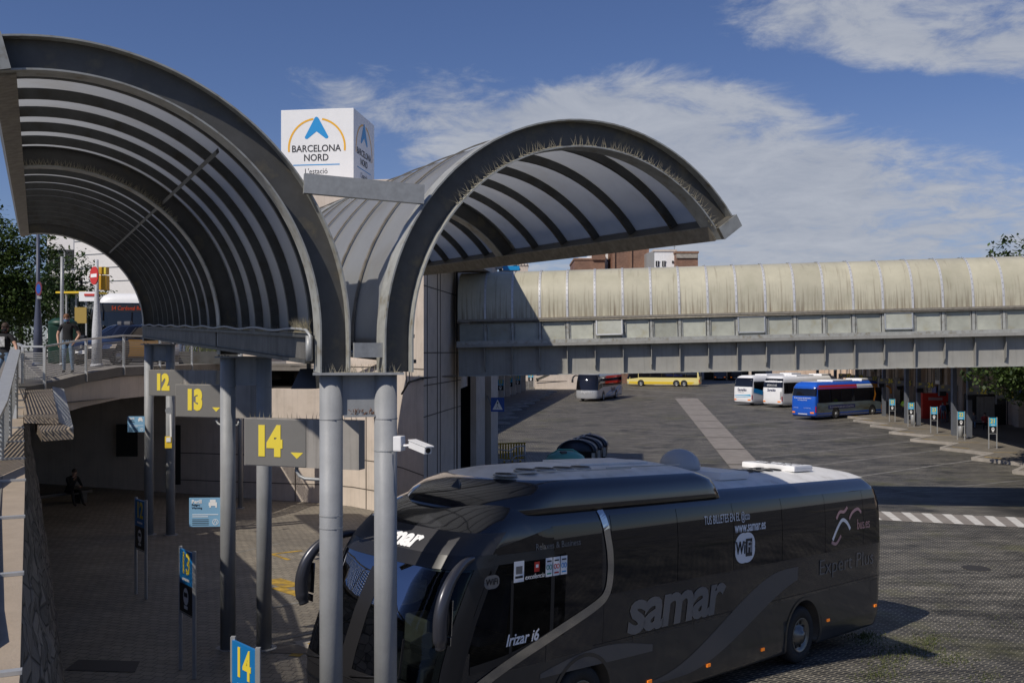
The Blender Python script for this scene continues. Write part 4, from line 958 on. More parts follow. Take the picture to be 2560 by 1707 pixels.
b = MB(); q = P - Vector((0, .026, 0)); b.tube([q + Vector((0, 0, .1)), q + Vector((0, 0, .04))], .025, 8); b.bar(q + Vector((0, 0, .05)), q + Vector((0, 0, -.05)), .04, .01); b.bar(q + Vector((0, 0, -.05)), q + Vector((-.06, 0, -.16)), .02, .01); b.bar(q + Vector((0, 0, -.05)), q + Vector((.06, 0, -.16)), .02, .01); b.build('walker', M_BLACK, ps, world=True)
b = MB(); b.bar(P + Vector((-.26, .03, 0)), Vector((g.x, g.y, P.z)), .04, .04); b.build('bracket', M_STEELD, ps, world=True)
# ---------------------------------------------------------------- beige station block
blk = thing('station_block', (-6, 38, 0), 'beige rendered station block between the canopy vaults and the footbridge', 'building')
wall = [(-24, 41.5), (-14, 39.4), (-9.6, 38.3), (-7.6, 37.9), (-6.2, 37.2), (-4.9, 35.9), (-3.9, 34.2), (-2.95, 32.06), (-2.28, 37.2), (-2.07, 38.7)]
b = MB(); b.prism(wall + [(-5.5, 38.9), (-5.5, 46), (-24, 50)], -.2, 4.7); b.prism([(-7.9, 38.05)] + wall[3:] + [(-1.72, 46), (-7.9, 48)], 4.7, 9.35); b.build('wall', M_CONC, blk, world=True)
b = MB(); b.prism([(-7.9, 38.0), (-4.9, 35.9), (-3.4, 33.0), (-1.55, 32.3), (-.8, 38)], 9.3, 10.9); b.build('roof_storey', M_CONC, blk, world=True)
b = MB(); b.prism([(-8.3, 36.9), (-2.45, 36.1), (-.75, 48.8), (-8.3, 50)], 9.3, 12.72); b.build('tower', M_CONC, blk, world=True)
b = MB(); b.box((-3.6, 43.5, 2.4), (.2, 9, 5)); b.box((-2.6, 44.6, 2.4), (1.9, .2, 5)); b.build('recess_shade_panel', M_DARK, blk, world=True)  # near-black panels stand in for the shade inside the recess
b = MB(); b.prism([(-1.80, 41.6), (-1.55, 41.6), (-1.25, 44.2), (-1.5, 44.3)], -.2, 6.2); b.prism([(-1.3, 45.2), (-.98, 45.1), (-.72, 49.2), (-1.2, 49.2)], -.2, 6.2); b.build('wing_wall', M_CONC, blk, world=True)
# joints
b = MB()
def wline(i0, z, i1=None, w=.035):
    for i in range(i0, (i1 if i1 is not None else i0 + 1)):
        A = Vector((*wall[i], z)); C_ = Vector((*wall[i + 1], z)); d = (C_ - A).normalized(); nn = d.cross(ZZ); b.bar(A + nn * .003, C_ + nn * .003, .012, w)
for z in (.95, 2.05, 5.6): wline(1, z, 7)
for z in (1.35, 4.0, 5.05, 6.15, 8.4): wline(7, z, 9)
for i, z0, z1 in ((2, .2, 3.4), (4, .1, 4.5), (7, 0, 9.3), (8, 0, 9.3)):
    for f_ in ((.5,) if i < 7 else (.10, .42, .52)):
        p = lerp(wall[i], wall[i + 1], f_); d = (Vector(wall[i + 1]) - Vector(wall[i])).normalized(); nn = Vector((d.y, -d.x)); b.box((p[0] + nn.x * .004, p[1] + nn.y * .004, (z0 + z1) / 2), (.035, .035, z1 - z0))
b.build('wall_joints', M_GROOVE, blk, world=True)
b = MB(); b.bar(Vector((-8.9, 38.0, 5.78)), Vector((-5.0, 35.85, 5.78)), .10, .12); b.build('string_course', M_CONC, blk, world=True)
# openings in the shaded recess
for (sx0, sx1, sy0, sy1, lab) in ((292, 345, 1060, 1140, 'notice_board'), (425, 460, 1062, 1210, 'doorway')):
    Y = 39.75 if sx0 < 400 else 39.35; a = pt(sx0, sy1, Y); c = pt(sx1, sy0, Y); b = MB(); b.box(((a.x + c.x) / 2, Y, (a.z + c.z) / 2), (c.x - a.x, .12, c.z - a.z)); b.build(lab, M_DARK, blk, world=True)
# junction box, conduits, cable on the lit corner
b = MB(); b.box(pt(1015, 806, 33.2), (.22, .12, .33), R(-60), bev=.02); b.build('junction_box', M_WHITE, blk, world=True)
b = MB()
for dx in (0, 10): b.tube([pt(1013 + dx, 820, 33.15), pt(1013 + dx, 850, 33.15), pt(1016 + dx * .8, 960, 33.1)], .022, 8)
b.build('wall_conduit', M_GALV, blk, world=True)
b = MB(); pts = [pt(1004, 985, 33.4), pt(1022, 955, 33.1), pt(1057, 945, 31.98), pt(1100, 941, 34.9), pt(1140, 940, 37.4)]; b.tube(pts, .035, 8); b.build('wall_cable', M_STEELD, blk, world=True)
# small vents high on the wall and roof junk
# ---------------------------------------------------------------- the sign cube
cubeP = Vector(((884 - CX) / F * 38.5, 38.5, 12.85)); CW = 3.03; CHt = 3.10
e1c = E1; e2c = E2
cb = bpy.data.objects.new('sign_cube', None); COL.objects.link(cb)
org = cubeP - e2c * CW
MC = Matrix(((e2c.x, e1c.x, 0, org.x), (e2c.y, e1c.y, 0, org.y), (0, 0, 1, org.z), (0, 0, 0, 1))); cb.matrix_world = MC; RM[cb.name] = MC
tag(cb, 'white station sign cube with blue arrow logo on top of the beige block', 'sign')
b = MB(); b.box((CW / 2, CW / 2, CHt / 2), (CW, CW, CHt), bev=.012); b.build('cube_body', M_WHITE, cb)
b = MB(); b.box((CW / 2, CW / 2, -.08), (CW * .7, CW * .7, .2)); b.build('plinth', M_STEEL, cb)
def logo(Mf, side):
    u = CW / 189.0
    def P(px, py, d=.006): return Mf @ Vector(((px) * u, CHt - py * u, d))
    nm = 'front_logo' if side == 0 else 'side_logo'
    # arcs: centre x=96,y=90 from face top-left (photo px); radius 72
    b = MB(); cx, cy, r = 93.5, 97, 73
    for a0, a1 in ((197, 107 ), (73, -13)):
        n = 22; pa = []
        for i in range(n + 1): a = R(a0 + (a1 - a0) * i / n - (10 if a0 > 100 else -6) * 1.0); pa.append((math.cos(a), math.sin(a)))
        vs = []
        for c, s_ in pa: vs += [P(cx + (r - 2.4) * c, cy - (r - 2.4) * s_), P(cx + (r + 2.4) * c, cy - (r + 2.4) * s_)]
        b.add(vs, [(2 * i, 2 * i + 1, 2 * i + 3, 2 * i + 2) for i in range(n)])
    b.build('logo_arc', M_ORANGE, cb, fix=False)
    b = MB(); pts = [(92.5, 19), (96.5, 20.5), (99, 24), (124, 70), (122, 74), (117, 74.5), (93, 56), (69, 74.5), (64, 74), (62, 70), (87, 24), (89, 20.5)]
    b.add([P(x, y) for x, y in pts] + [P(93, 45)], [(i, (i + 1) % 12, 12) for i in range(12)]); b.build('logo_arrow', M_LOGOB, cb, fix=False)
    b = MB(); b.add([P(32, 138.5), P(153, 138.5), P(153, 141), P(32, 141)], [(0, 1, 2, 3)]); b.build('logo_line', M_LOGOB, cb, fix=False)
    for body, px, py, size, mm, sx in (('BARCELONA', 92, 99.5, 21.5, M_LETK, .92), ('NORD', 92, 122.5, 21.5, M_LETK, .92), ("L'estació", 92, 156.5, 17, M_LETK, .90), ("d'autobusos", 92, 173, 13, M_LETK, .9)):
        c = P(px, py); xa = (Mf.to_3x3() @ Vector((1, 0, 0))); ya = Mf.to_3x3() @ Vector((0, 1, 0))
        text(body, frame(c, xa, ya), mm, cb, 'lettering', size=size * u * 1.12, bold=.006 if body.isupper() else 0, sx=sx, ext=.001)
logo(Matrix(((1, 0, 0, 0), (0, 0, -1, 0), (0, 1, 0, 0), (0, 0, 0, 1))), 0)
logo(Matrix(((0, 0, 1, CW), (1, 0, 0, 0), (0, 1, 0, 0), (0, 0, 0, 1))), 1)
# ---------------------------------------------------------------- far right station facade
fx = lambda y, off=0: 38.6 + off + .1316 * (y - 60)
fac = thing('station_facade', (fx(90), 90, 0), 'long beige station facade with pilasters behind the right platform', 'building')
b = MB(); b.prism([(fx(40), 40), (fx(158), 158), (fx(158) + 14, 158), (fx(40) + 14, 40)], 0, 7.6); b.build('wall', M_CONCF, fac, world=True)
b = MB(); b.prism([(fx(158) - 6.5, 158), (fx(158) + 14, 158.2), (fx(158) + 14, 166), (fx(158) - 6.5, 166)], 0, 6.3); b.build('end_wall', M_CONCF, fac, world=True)
for i in range(26):
    y = 46 + i * 4.4; b = MB(); x = fx(y); b.bar(Vector((x - .22, y, 0)), Vector((x - .22, y, 6.5)), .5, .95, up=E1); b.build('pilaster', M_CONCF, fac, world=True)
b = MB()
for i in range(52): y = 44.6 + i * 2.2; x = fx(y); b.box((x - .02, y, 3.2), (.06, .09, 6.2))
b.build('wall_joints', M_GROOVE, fac, world=True)
for y, w, h, z, m_, nm in ((76, 2.4, 2.7, 4.2, M_WHITE, 'poster'), (97, 1.5, 3.4, 4.6, M_WHITE, 'poster'), (104, 2.6, 2.2, 1.3, M_DARK, 'doorway'), (84, 1.8, 2.4, 1.4, M_DARK, 'doorway'), (93.5, 2.2, 2.2, 1.5, M_GREYCL, 'doorway'), (71, 3.2, 3.0, 1.6, M_DARK, 'doorway'), (112, 2.6, 3, 1.6, M_DARK, 'doorway'), (121, 2.2, 3, 1.6, M_DARK, 'doorway'), (131, 2.2, 4.2, 4.4, M_DARK, 'window'), (124, 2.2, 2.4, 4.8, M_DARK, 'window'), (98, 1.3, 2.0, 1.6, M_BLUE, 'poster')):
    x = fx(y) - .50; P = Vector((x, y, z)); b = MB()
    b.box(P + Vector((.02, 0, 0)), (.06, w, h), R(-7.5)); fr_ = b.build(nm, M_BLUE if nm == 'poster' and m_ is M_WHITE and y < 90 else m_, fac, world=True)
    if nm == 'poster' and m_ is M_WHITE:
        b = MB(); b.box(P + Vector((-.03, 0, .1)), (.02, w * .86, h * .84), R(-7.5)); b.build('sheet', M_SIGNL if y < 90 else M_SIGNL, fr_, world=True)
        b = MB(); rnd = random.Random(int(y))
        for k in range(8): b.box(P + Vector((-.045, rnd.uniform(-.3, .3) * w, rnd.uniform(-.34, .3) * h)), (.01, rnd.uniform(.2, .5), rnd.uniform(.08, .25)), R(-7.5))
        b.build('print', M_BLUECL, fr_, world=True)
# platform roof over the right platform
rf = thing('platform_roof', (34, 90, 5.6), 'flat platform roof shading the far right platform behind the footbridge', 'roof')
ex = lambda y: 28.6 + .1316 * (y - 60)
b = MB(); b.prism([(ex(30), 30), (ex(128), 128), (fx(128), 128), (fx(30), 30)], 5.75, 6.1); b.build('roof_slab', M_GIRD, rf, world=True)
for i, (sx, sy) in enumerate(((2296, 1062), (2423, 1094))):
    for k in range(1):
        g = G(sx, sy, .15); b = MB(); b.bar(g, Vector((g.x, g.y, 5.75)), .26, .30); b.build('column', M_COLB, rf, world=True)
        b = MB(); b.bar(g + E1 * 2 - E2 * .4, Vector((g.x, g.y, 5.75)) + E1 * 2 - E2 * .4, .30, .30); b.build('column', M_COLB, rf, world=True)
base = G(2296, 1062, .15)
for k in (1, 2, 3, 4): g = base + E1 * 11.2 * k; b = MB(); b.bar(g, Vector((g.x, g.y, 5.75)), .26, .30); b.build('column', M_COLB, rf, world=True)
for i in range(16): y = 54 + i * 6; b = MB(); b.bar((ex(y) + .2, y, 5.62), (fx(y), y - 1, 5.62), .12, .26); b.build('roof_beam', M_GIRD, rf, world=True)
# bollards / short light posts in sun
for i, (sx, sy) in enumerate(((2282, 1062.5), (2401.5, 1094))):
    g = G(sx, sy, .15); o = MB(); o.tube([g, g + ZZ * 1.25], .17, 16); o.tube([g + ZZ * 1.25, g + ZZ * 1.3], .19, 16)
    tag(o.build('bollard', M_ALU), 'pale round steel bollard behind cyan stand %s' % ('24', '22')[i], 'bollard', 'pale bollards behind the right stands')
# hanging bay signs of the right platform
HS = [('21', 2518, 987, 61), ('22', 2443, 978, 66), ('23', 2371, 970, 71.7), ('24', 2313, 962.6, 78), ('25', 2260, 957.7, 82.8), ('26', 2215, 952, 89), ('27', 2176, 947, 95.6), ('28', 2142, 942.5, 102), ('29', 2112, 939, 108)]
for n, sx, sy, Y in HS:
    P = pt(sx, sy, Y); root = thing('hanging_bay_sign', P, 'dark hanging sign with yellow %s over the right platform' % n, 'sign', group='hanging signs over the far right platform')
    b = MB(); b.box(P, (1.35, .12, .46), R(-7.5)); b.build('sign_box', M_SIGNG, root, world=True)
    text(n, frame(P + E2 * .38 - E1 * .075 + ZZ * .0, E2, ZZ), M_LETY, root, 'number', world=True, size=.52, bold=.012, sx=.85)
    text(n, frame(P - E2 * .42 - E1 * .075 + ZZ * .08, E2, ZZ), M_LETY, root, 'number', world=True, size=.22, bold=.004)
    b = MB(); q = P - E1 * .075 + E2 * .0 - ZZ * .12; b.add([q - E2 * .07 + ZZ * .04, q + E2 * .07 + ZZ * .04, q - ZZ * .03], [(0, 1, 2)]); b.build('arrow', M_LETY, root, world=True)
    b = MB()
    for s_ in (-.5, .5): b.tube([P + E2 * s_ + ZZ * .2, Vector((P.x + E2.x * s_, P.y + E2.y * s_, 5.7))], .03, 8)
    b.tube([P + E2 * .1 - ZZ * .23, P + E2 * .1 - ZZ * .4, P + E2 * .4 - ZZ * .4, P + E2 * .4 - ZZ * .25], .022, 6); b.build('hanger', M_STEELD, root, world=True)
    b = MB(); b.box(P - E2 * .45 - ZZ * .42, (.5, .3, .34)); b.build('display_box', M_BLACK, root, world=True)
# ---------------------------------------------------------------- far left platform facade
lf = thing('left_wing_facade', (-3, 110, 0), 'shaded ribbed station wing behind the far left platform', 'building')
o0 = Vector((A0.x - 5.2, A0.y, 0)); o1 = Vector((A1.x - 4.2, A1.y, 0)); dl = (o1 - o0)
b = MB(); b.prism([(o0.x, o0.y), (o1.x, o1.y), (o1.x - 8, o1.y), (o0.x - 8, o0.y)], 0, 6.2); b.build('wall', M_CONC, lf, world=True)
b = MB(); b.prism([(o0.x, o0.y), (o1.x, o1.y), (o1.x + 5.0, o1.y), (o0.x + 4.5, o0.y)], 5.2, 5.5); b.build('awning', M_GIRD, lf, world=True)
for i in range(18):
    p = o0 + dl * (i + .3) / 18; b = MB(); b.bar(p + Vector((.3, 0, .1)), p + Vector((.3, 0, 5.2)), .5, .6); b.build('pilaster', M_CONC, lf, world=True)
    b = MB(); b.box(p + Vector((.05, 2.4, 2.4)), (.1, 3.2, 4.2)); b.build('dark_bay', M_DARK, lf, world=True)
# end wall across the yard behind the white coach
ew = thing('yard_end_wall', pt(1400, 972, 158), 'plain beige end wall behind the white coach by the left platform', 'wall')
b = MB(); P0 = pt(1338, 0, 158); P1 = pt(1462, 0, 158); b.prism([(P0.x, 158), (P1.x, 157), (P1.x, 170), (P0.x, 170)], 0, 6.6); b.build('wall', M_CONC, ew, world=True)
b = MB()
for z in (1.3, 2.6, 3.9): b.box(((P0.x + P1.x) / 2, 157.46, z), (P1.x - P0.x, .06, .08), R(-3.5))
b.build('wall_joints', M_GROOVE, ew, world=True)
b = MB(); b.bar(pt(1345, 948, 156), pt(1372, 936, 155), .35, .35); b.bar(pt(1345, 948, 156), pt(1341, 950, 156), .3, .6); b.build('barrier_arm', M_STEELD, ew, world=True)
# a dark car park background behind the far coaches
gs = thing('garage_shed', pt(1900, 940, 200), 'long dark open shed across the back of the yard', 'building')
b = MB(); a, c = pt(1470, 0, 215), pt(2120, 0, 205); b.prism([(a.x, 215), (c.x, 205), (c.x, 240), (a.x, 240)], 4.6, 5.4); b.build('roof_slab', M_GIRD, gs, world=True)
b = MB(); b.prism([(a.x, 226), (c.x, 218), (c.x, 240), (a.x, 240)], 0, 4.6); b.build('back_wall', M_STEELD, gs, world=True)
for i in range(12): t = i / 11; b = MB(); b.box((a.x + (c.x - a.x) * t, 215.5 - 10 * t, 2.3), (.5, .5, 4.6)); b.build('pillar', M_CONC, gs, world=True)
# ---------------------------------------------------------------- brick buildings above the bridge
def bldg(name, label, x0, x1, ytop, Y, m_, depth=14, cat='building', ybot=None):
    a = pt(x0, ytop, Y); c = pt(x1, ytop, Y); root = thing(name, (a.x, Y, 0), label, cat)
    b = MB(); b.prism([(a.x, Y), (c.x, Y), (c.x, Y + depth), (a.x, Y + depth)], 0, a.z); b.build('wall', m_, root, world=True)
    b = MB(); b.prism([(a.x - .15, Y - .15), (c.x + .15, Y - .15), (c.x + .15, Y + depth), (a.x - .15, Y + depth)], a.z, a.z + .35); b.build('parapet', M_CONC if m_ is not M_BRICK else M_BRICKE, root, world=True)
    return root, a.z
M_BRICKE = mat('brick edge', (.26, .15, .10), .9, var=.3, vscale=3)
r1, z = bldg('brick_apartment', 'tall blind brick apartment block above the footbridge roof', 1534, 1620, 608, 185, M_BRICK)
b = MB()
for sx in (1534.5, 1577, 1619.5): P = pt(sx, 640, 184.7); b.box((P.x, 184.8, z / 2 + 4), (.45, .3, z - 8))
b.build('brick_quoins', M_BRICKE, r1, world=True)
r2, z = bldg('brick_apartment', 'lower brick block left of the tall one, with white roof room beside it', 1436, 1512, 650, 190, M_BRICK)
b = MB(); a, c = pt(1480, 624, 191), pt(1512, 624, 191); b.prism([(a.x, 189.6), (c.x, 189.6), (c.x, 200), (a.x, 200)], z, a.z); b.build('upper_storey', M_BRICK, r2, world=True)
b = MB(); a, c = pt(1446, 644, 192), pt(1478, 644, 192); b.prism([(a.x, 192), (c.x, 192), (c.x, 200), (a.x, 200)], z + .3, a.z); b.prism([(a.x + 2.2, 191), (c.x, 191), (c.x, 199), (a.x + 2.2, 199)], z + .3, a.z + 1.4); b.build('roof_room', M_WHITE, r2, world=True)
r3, z = bldg('white_apartment', 'narrow white apartment wing with shaded side between the brick blocks', 1512, 1535, 622, 196, M_WHITE)
b = MB(); P = pt(1521, 650, 195.9); b.box(P, (.5, .1, .5)); b.build('window', M_DARK, r3, world=True)
r4, z = bldg('white_apartment', 'white apartment top floor with two tall windows right of the tall brick block', 1636, 1690, 629, 178, M_WHITE)
b = MB(); a, c = pt(1620, 629, 180), pt(1636, 629, 178); b.prism([(a.x, 182), (c.x, 178), (c.x, 190), (a.x, 190)], 0, a.z - .1); b.build('side_wing', M_GALV, r4, world=True)
for sx in (1643.5, 1659.5):
    P = pt(sx, 659, 177.9); b = MB(); b.box(P, (.62, .12, 1.0)); w_ = b.build('window', M_DARK, r4, world=True)
    b = MB(); b.box(P + Vector((0, -.08, 0)), (.07, .06, 1.0)); b.box(P + Vector((0, -.1, .52)), (.8, .1, .08)); b.build('frame', M_WHITE, w_, world=True)
b = MB(); b.box(pt(1682, 655, 177.9), (.32, .1, .42)); b.build('window', M_DARK, r4, world=True)
b = MB(); P = pt(1686, 629, 180); b.tube([P, P + ZZ * 1.1], .04, 6); b.bar(P + ZZ * .9 + Vector((-.3, 0, 0)), P + ZZ * .9 + Vector((.3, 0, 0)), .04, .04); b.build('antenna', M_STEELD, r4, world=True)
r5, z = bldg('brick_apartment', 'small brick block at the right end of the roofline, pale band on top', 1690, 1745, 633, 176, M_BRICK)
b = MB(); a = pt(1691, 640, 175.8); c = pt(1744, 640, 175.8); b.bar(a, c, .1, .75); b.build('render_band', M_KERB, r5, world=True)
# low roofs left of the bricks
r6, z = bldg('rooftop_house', 'distant low roof with scaffold railing left of the brick blocks', 1255, 1320, 664, 200, M_CONC)
b = MB()
for i in range(9): P = pt(1258 + i * 7.5, 664, 199.8); b.tube([P, P + ZZ * 1.6], .05, 5)
b.bar(pt(1256, 646, 199.8), pt(1320, 648, 199.8), .06, .06); b.bar(pt(1256, 655, 199.8), pt(1320, 656, 199.8), .05, .05); b.build('scaffold_rail', M_ALU, r6, world=True)
pv = thing('metal_gantry', pt(1300, 660, 44), 'small metal gantry platform on the footbridge roof below the vault edge', 'gantry')
b = MB(); b.bar(pt(1240, 672, 40.2), pt(1330, 650, 40.4), .35, .10); b.bar(pt(1235, 684, 40.2), pt(1300, 673, 40.3), .3, .10); b.build('deck', M_GALV, pv, world=True)
b = MB(); b.bar(pt(1232, 636, 40.2), pt(1256, 684, 40.2), .14, .14); b.bar(pt(1290, 655, 40.2), pt(1286, 680, 40.3), .10, .10); b.build('strut', M_STEELD, pv, world=True)
b = MB(); b.box(pt(1278, 671, 40.2), (.7, .3, .18)); b.build('motor_box', M_LOGOB, pv, world=True)
# ---------------------------------------------------------------- vehicle shells
def tab(*p):
    def f(z):
        if z <= p[0][0]: return p[0][1]
        for (a, va), (b, vb) in zip(p[:-1], p[1:]):
            if z <= b: t = (z - a) / (b - a); return va + (vb - va) * t
        return p[-1][1]
    return f
class Shell:
    def __init__(s, xf, xr, hw, df=.7, dr=.35, m=2.8, mr=3.5): s.xf, s.xr, s.hw, s.df, s.dr, s.m, s.mr = xf, xr, hw, df, dr, m, mr
    def ring(s, z, q, sg, off=0):
        h = s.hw(z) + off; f = s.xf(z) - off; r = s.xr(z) + off
        if q <= 1:
            a = q * math.pi / 2; return (f + s.df * (1 - max(0, math.cos(a)) ** (2 / s.m)), sg * h * max(0, math.sin(a)) ** (2 / s.m), z)
        if q <= 2: return (f + s.df + (r - s.dr - f - s.df) * (q - 1), sg * h, z)
        a = (3 - q) * math.pi / 2; return (r - s.dr * (1 - max(0, math.cos(a)) ** (2 / s.mr)), sg * h * max(0, math.sin(a)) ** (2 / s.mr), z)
    def side(s, x, z, off=0):
        h = s.hw(z); f = s.xf(z); r = s.xr(z)
        if x < f + s.df:
            c = min(1, max(0, 1 - (x - f) / s.df)); return h * max(0, 1 - c ** s.m) ** (1 / s.m) + off
        if x > r - s.dr:
            c = min(1, max(0, 1 - (r - x) / s.dr)); return h * max(0, 1 - c ** s.mr) ** (1 / s.mr) + off
        return h + off
    def mesh(s, zs, nf=14, ns=40, nr=8, mi=0, top=0, b=None):
        b = b or MB(); qs = [i / nf for i in range(nf)] + [1 + i / ns for i in range(ns)] + [2 + i / nr for i in range(nr + 1)]
        q2 = [(q, -1) for q in qs] + [(q, 1) for q in reversed(qs[1:-1])]; n = len(q2)
        vs = [s.ring(z, q, sg) for z in zs for q, sg in q2]
        b.add(vs, [(i * n + j, i * n + (j + 1) % n, (i + 1) * n + (j + 1) % n, (i + 1) * n + j) for i in range(len(zs) - 1) for j in range(n)], mi, True)
        k = len(qs)
        for zi, m_ in ((0, mi), (len(zs) - 1, top)):      # caps as cross strips
            o = zi * n; fs = [(o + i, o + i + 1, o + (n - i - 1) % n, o + (n - i) % n) for i in range(k - 1)]
            fs = [tuple(dict.fromkeys(f)) for f in fs]; b.add(vs, [f for f in fs if len(f) > 2], m_)
        return b
    def sp(s, b, x0, x1, zlo, zhi, sg=-1, off=.005, nx=10, nz=6, mi=0):
        lo = zlo if callable(zlo) else (lambda x: zlo); hi = zhi if callable(zhi) else (lambda x: zhi)
        def fn(u, v): x = x0 + (x1 - x0) * u; z = lo(x) + (hi(x) - lo(x)) * v; return (x, sg * s.side(x, z, off), z)
        return b.grid(fn, [i / nx for i in range(nx + 1)], [i / nz for i in range(nz + 1)], mi)
    def fp(s, b, qa, qb, zlo, zhi, off=.005, nq=16, nz=8, mi=0, base=0):
        lo = zlo if callable(zlo) else (lambda x: zlo); hi = zhi if callable(zhi) else (lambda x: zhi)
        def fn(u, v):
            q = qa + (qb - qa) * u; z = lo(q) + (hi(q) - lo(q)) * v
            return s.ring(z, abs(q) if base == 0 else 3 - abs(q), -1 if q < 0 else 1, off)
        return b.grid(fn, [i / nq for i in range(nq + 1)], [i / nz for i in range(nz + 1)], mi)
    def ribbon(s, b, pts, w, sg=-1, off=.01, mi=0):
        P = [Vector((x, z)) for x, z in pts]; vs = []
        for i, p in enumerate(P):
            d = (P[min(i + 1, len(P) - 1)] - P[max(0, i - 1)]).normalized(); n = Vector((-d.y, d.x)) * w / 2
            for q in (p + n, p - n): vs.append((q.x, sg * s.side(q.x, q.y, off), q.y))
        return b.add(vs, [(2 * i, 2 * i + 1, 2 * i + 3, 2 * i + 2) for i in range(len(P) - 1)], mi, False)
def smooth_pts(pts, n=6):
    out = []
    for i in range(len(pts) - 1):
        p0 = pts[max(0, i - 1)]; p1 = pts[i]; p2 = pts[i + 1]; p3 = pts[min(len(pts) - 1, i + 2)]
        for k in range(n):
            t = k / n
            out.append(tuple(.5 * ((2 * p1[j]) + (-p0[j] + p2[j]) * t + (2 * p0[j] - 5 * p1[j] + 4 * p2[j] - p3[j]) * t * t + (-p0[j] + 3 * p1[j] - 3 * p2[j] + p3[j]) * t ** 3) for j in range(len(p1))))
    out.append(tuple(pts[-1])); return out
def wheel(parent, x, y, r=.52, w=.30, sg=-1, rimmat=None):
    wb = MB(); c = (x, y, r)
    wb.lathe([(r * .60, -w / 2 + .12), (r * .60, -w / 2), (r * .93, -w / 2), (r, -w / 2 + .04), (r, w / 2 - .04), (r * .93, w / 2), (r * .60, w / 2), (r * .60, w / 2 - .12)], c, 32, axis='Y', cap=False); wh = wb.build('wheel', M_RUB, parent)
    b = MB(); y0 = sg * w / 2; s_ = sg
    b.lathe([(r * .61, y0 + s_ * .004), (r * .58, y0 + s_ * .01), (r * .52, y0 - s_ * .05), (r * .34, y0 - s_ * .06), (r * .30, y0 + s_ * .02), (r * .17, y0 + s_ * .03), (r * .15, y0 + s_ * .06), (0.001, y0 + s_ * .065)], c, 24, axis='Y', cap=False)
    b.build('rim', rimmat or M_ALU, wh)
    b = MB()
    for i in range(10): a = i * math.pi / 5; b.box((x + math.cos(a) * r * .43, y + sg * (w / 2 - .045), r + math.sin(a) * r * .43), (.05, .02, .05), mi=0)
    b.build('rim_bolts', M_BLACK, wh)
    return wh
def cut(o, cyls, black):                              # wheel arches: real cylindrical cuts
    cb_ = MB()
    for x, y, z, r, w in cyls: cb_.lathe([(r, -w / 2), (r, w / 2)], (x, y, z), 40, axis='Y', smooth=False)
    co = cb_.build('tmpcut', black); co.parent = o.parent; md = o.modifiers.new('b', 'BOOLEAN'); md.operation = 'DIFFERENCE'; md.object = co; md.solver = 'EXACT'; md.material_mode = 'TRANSFER'
    dg = bpy.context.evaluated_depsgraph_get(); dg.update(); me = bpy.data.meshes.new_from_object(o.evaluated_get(dg))
    o.modifiers.clear(); o.data = me; bpy.data.objects.remove(co); return o
# ---------------------------------------------------------------- the near dark coach
LB = 12.5
from mathutils import Euler
yaw, pit = .79, -.058
uu = Vector((math.cos(yaw) * math.cos(pit), math.sin(yaw) * math.cos(pit), math.sin(pit))); vv_ = Vector((-math.sin(yaw), math.cos(yaw), 0)); ww = uu.cross(vv_)
rc = Vector((6.87, 21.161, .194)); org = rc - uu * LB
MCo = Matrix(((uu.x, vv_.x, ww.x, org.x), (uu.y, vv_.y, ww.y, org.y), (uu.z, vv_.z, ww.z, org.z), (0, 0, 0, 1)))
co = bpy.data.objects.new('coach', None); COL.objects.link(co); co.matrix_world = MCo; RM[co.name] = MCo
tag(co, 'large black and dark grey coach with white roof parked nose-in at bay 14', 'coach')
sh = Shell(tab((.28, .0), (.5, -.22), (.9, -.36), (1.2, -.36), (1.5, -.29), (2.0, -.12), (2.5, .13), (2.8, .33), (3.0, .54), (3.2, .84), (3.35, 1.1), (3.48, 1.8)),
           tab((.28, 12.5), (.6, 12.62), (2, 12.64), (2.8, 12.56), (3.1, 12.46), (3.32, 12.30), (3.42, 12.1), (3.48, 11.8)),
           tab((.28, 1.24), (.5, 1.275), (2.0, 1.275), (2.6, 1.262), (2.95, 1.225), (3.10, 1.185), (3.20, 1.13), (3.27, 1.07), (3.32, 1.0), (3.40, .78), (3.45, .5), (3.48, .15)), df=.74, dr=.38, m=3.2, mr=3.2)
zs = [.28, .34, .42, .5, .6, .75, .9, 1.05, 1.18] + [1.25 + .11 * i for i in range(15)] + [2.86, 2.93, 3.0, 3.06, 3.12, 3.17, 3.22, 3.27, 3.32, 3.36, 3.40, 3.43, 3.45, 3.47, 3.48]
WX = (2.80, 9.12)
body = sh.mesh(zs, nf=18, ns=70, nr=8, mi=0, top=3)
for i, f in enumerate(body.f):                        # paint zones
    c = sum((body.v[k] for k in f), Vector()) / len(f)
    if body.m[i] == 0 and c.z < 1.30 and c.x > .9: body.m[i] = 1
    if c.z > 3.322 and c.x > 5: body.m[i] = 3
bo = body.build('body', [M_PAINTK, M_PAINTG, M_BLACK, M_ROOFW], co)
bo = cut(bo, [(WX[0], -1.1, .55, .63, .9), (WX[0], 1.1, .55, .63, .9), (WX[1], -1.1, .55, .63, .9), (WX[1], 1.1, .55, .63, .9)], M_BLACK)
bm = bmesh.new(); bm.from_mesh(bo.data); dele = []
WS0, WS1 = 1.30, 2.62
for f in bm.faces:                                    # openings of the windscreen and the driver's window
    c = f.calc_center_median(); n = f.normal
    if WS0 < c.z < WS1 and c.x < sh.xf(c.z) + .62 and abs(c.y) < 1.235 : dele.append(f)
    elif 1.62 < c.z < 2.62 and c.x < 2.0 and c.x > sh.xf(c.z) + .74 and abs(c.y) > 1.1: dele.append(f)
bmesh.ops.delete(bm, geom=dele, context='FACES'); bm.to_mesh(bo.data); bm.free()
for p in bo.data.polygons: p.use_smooth = True
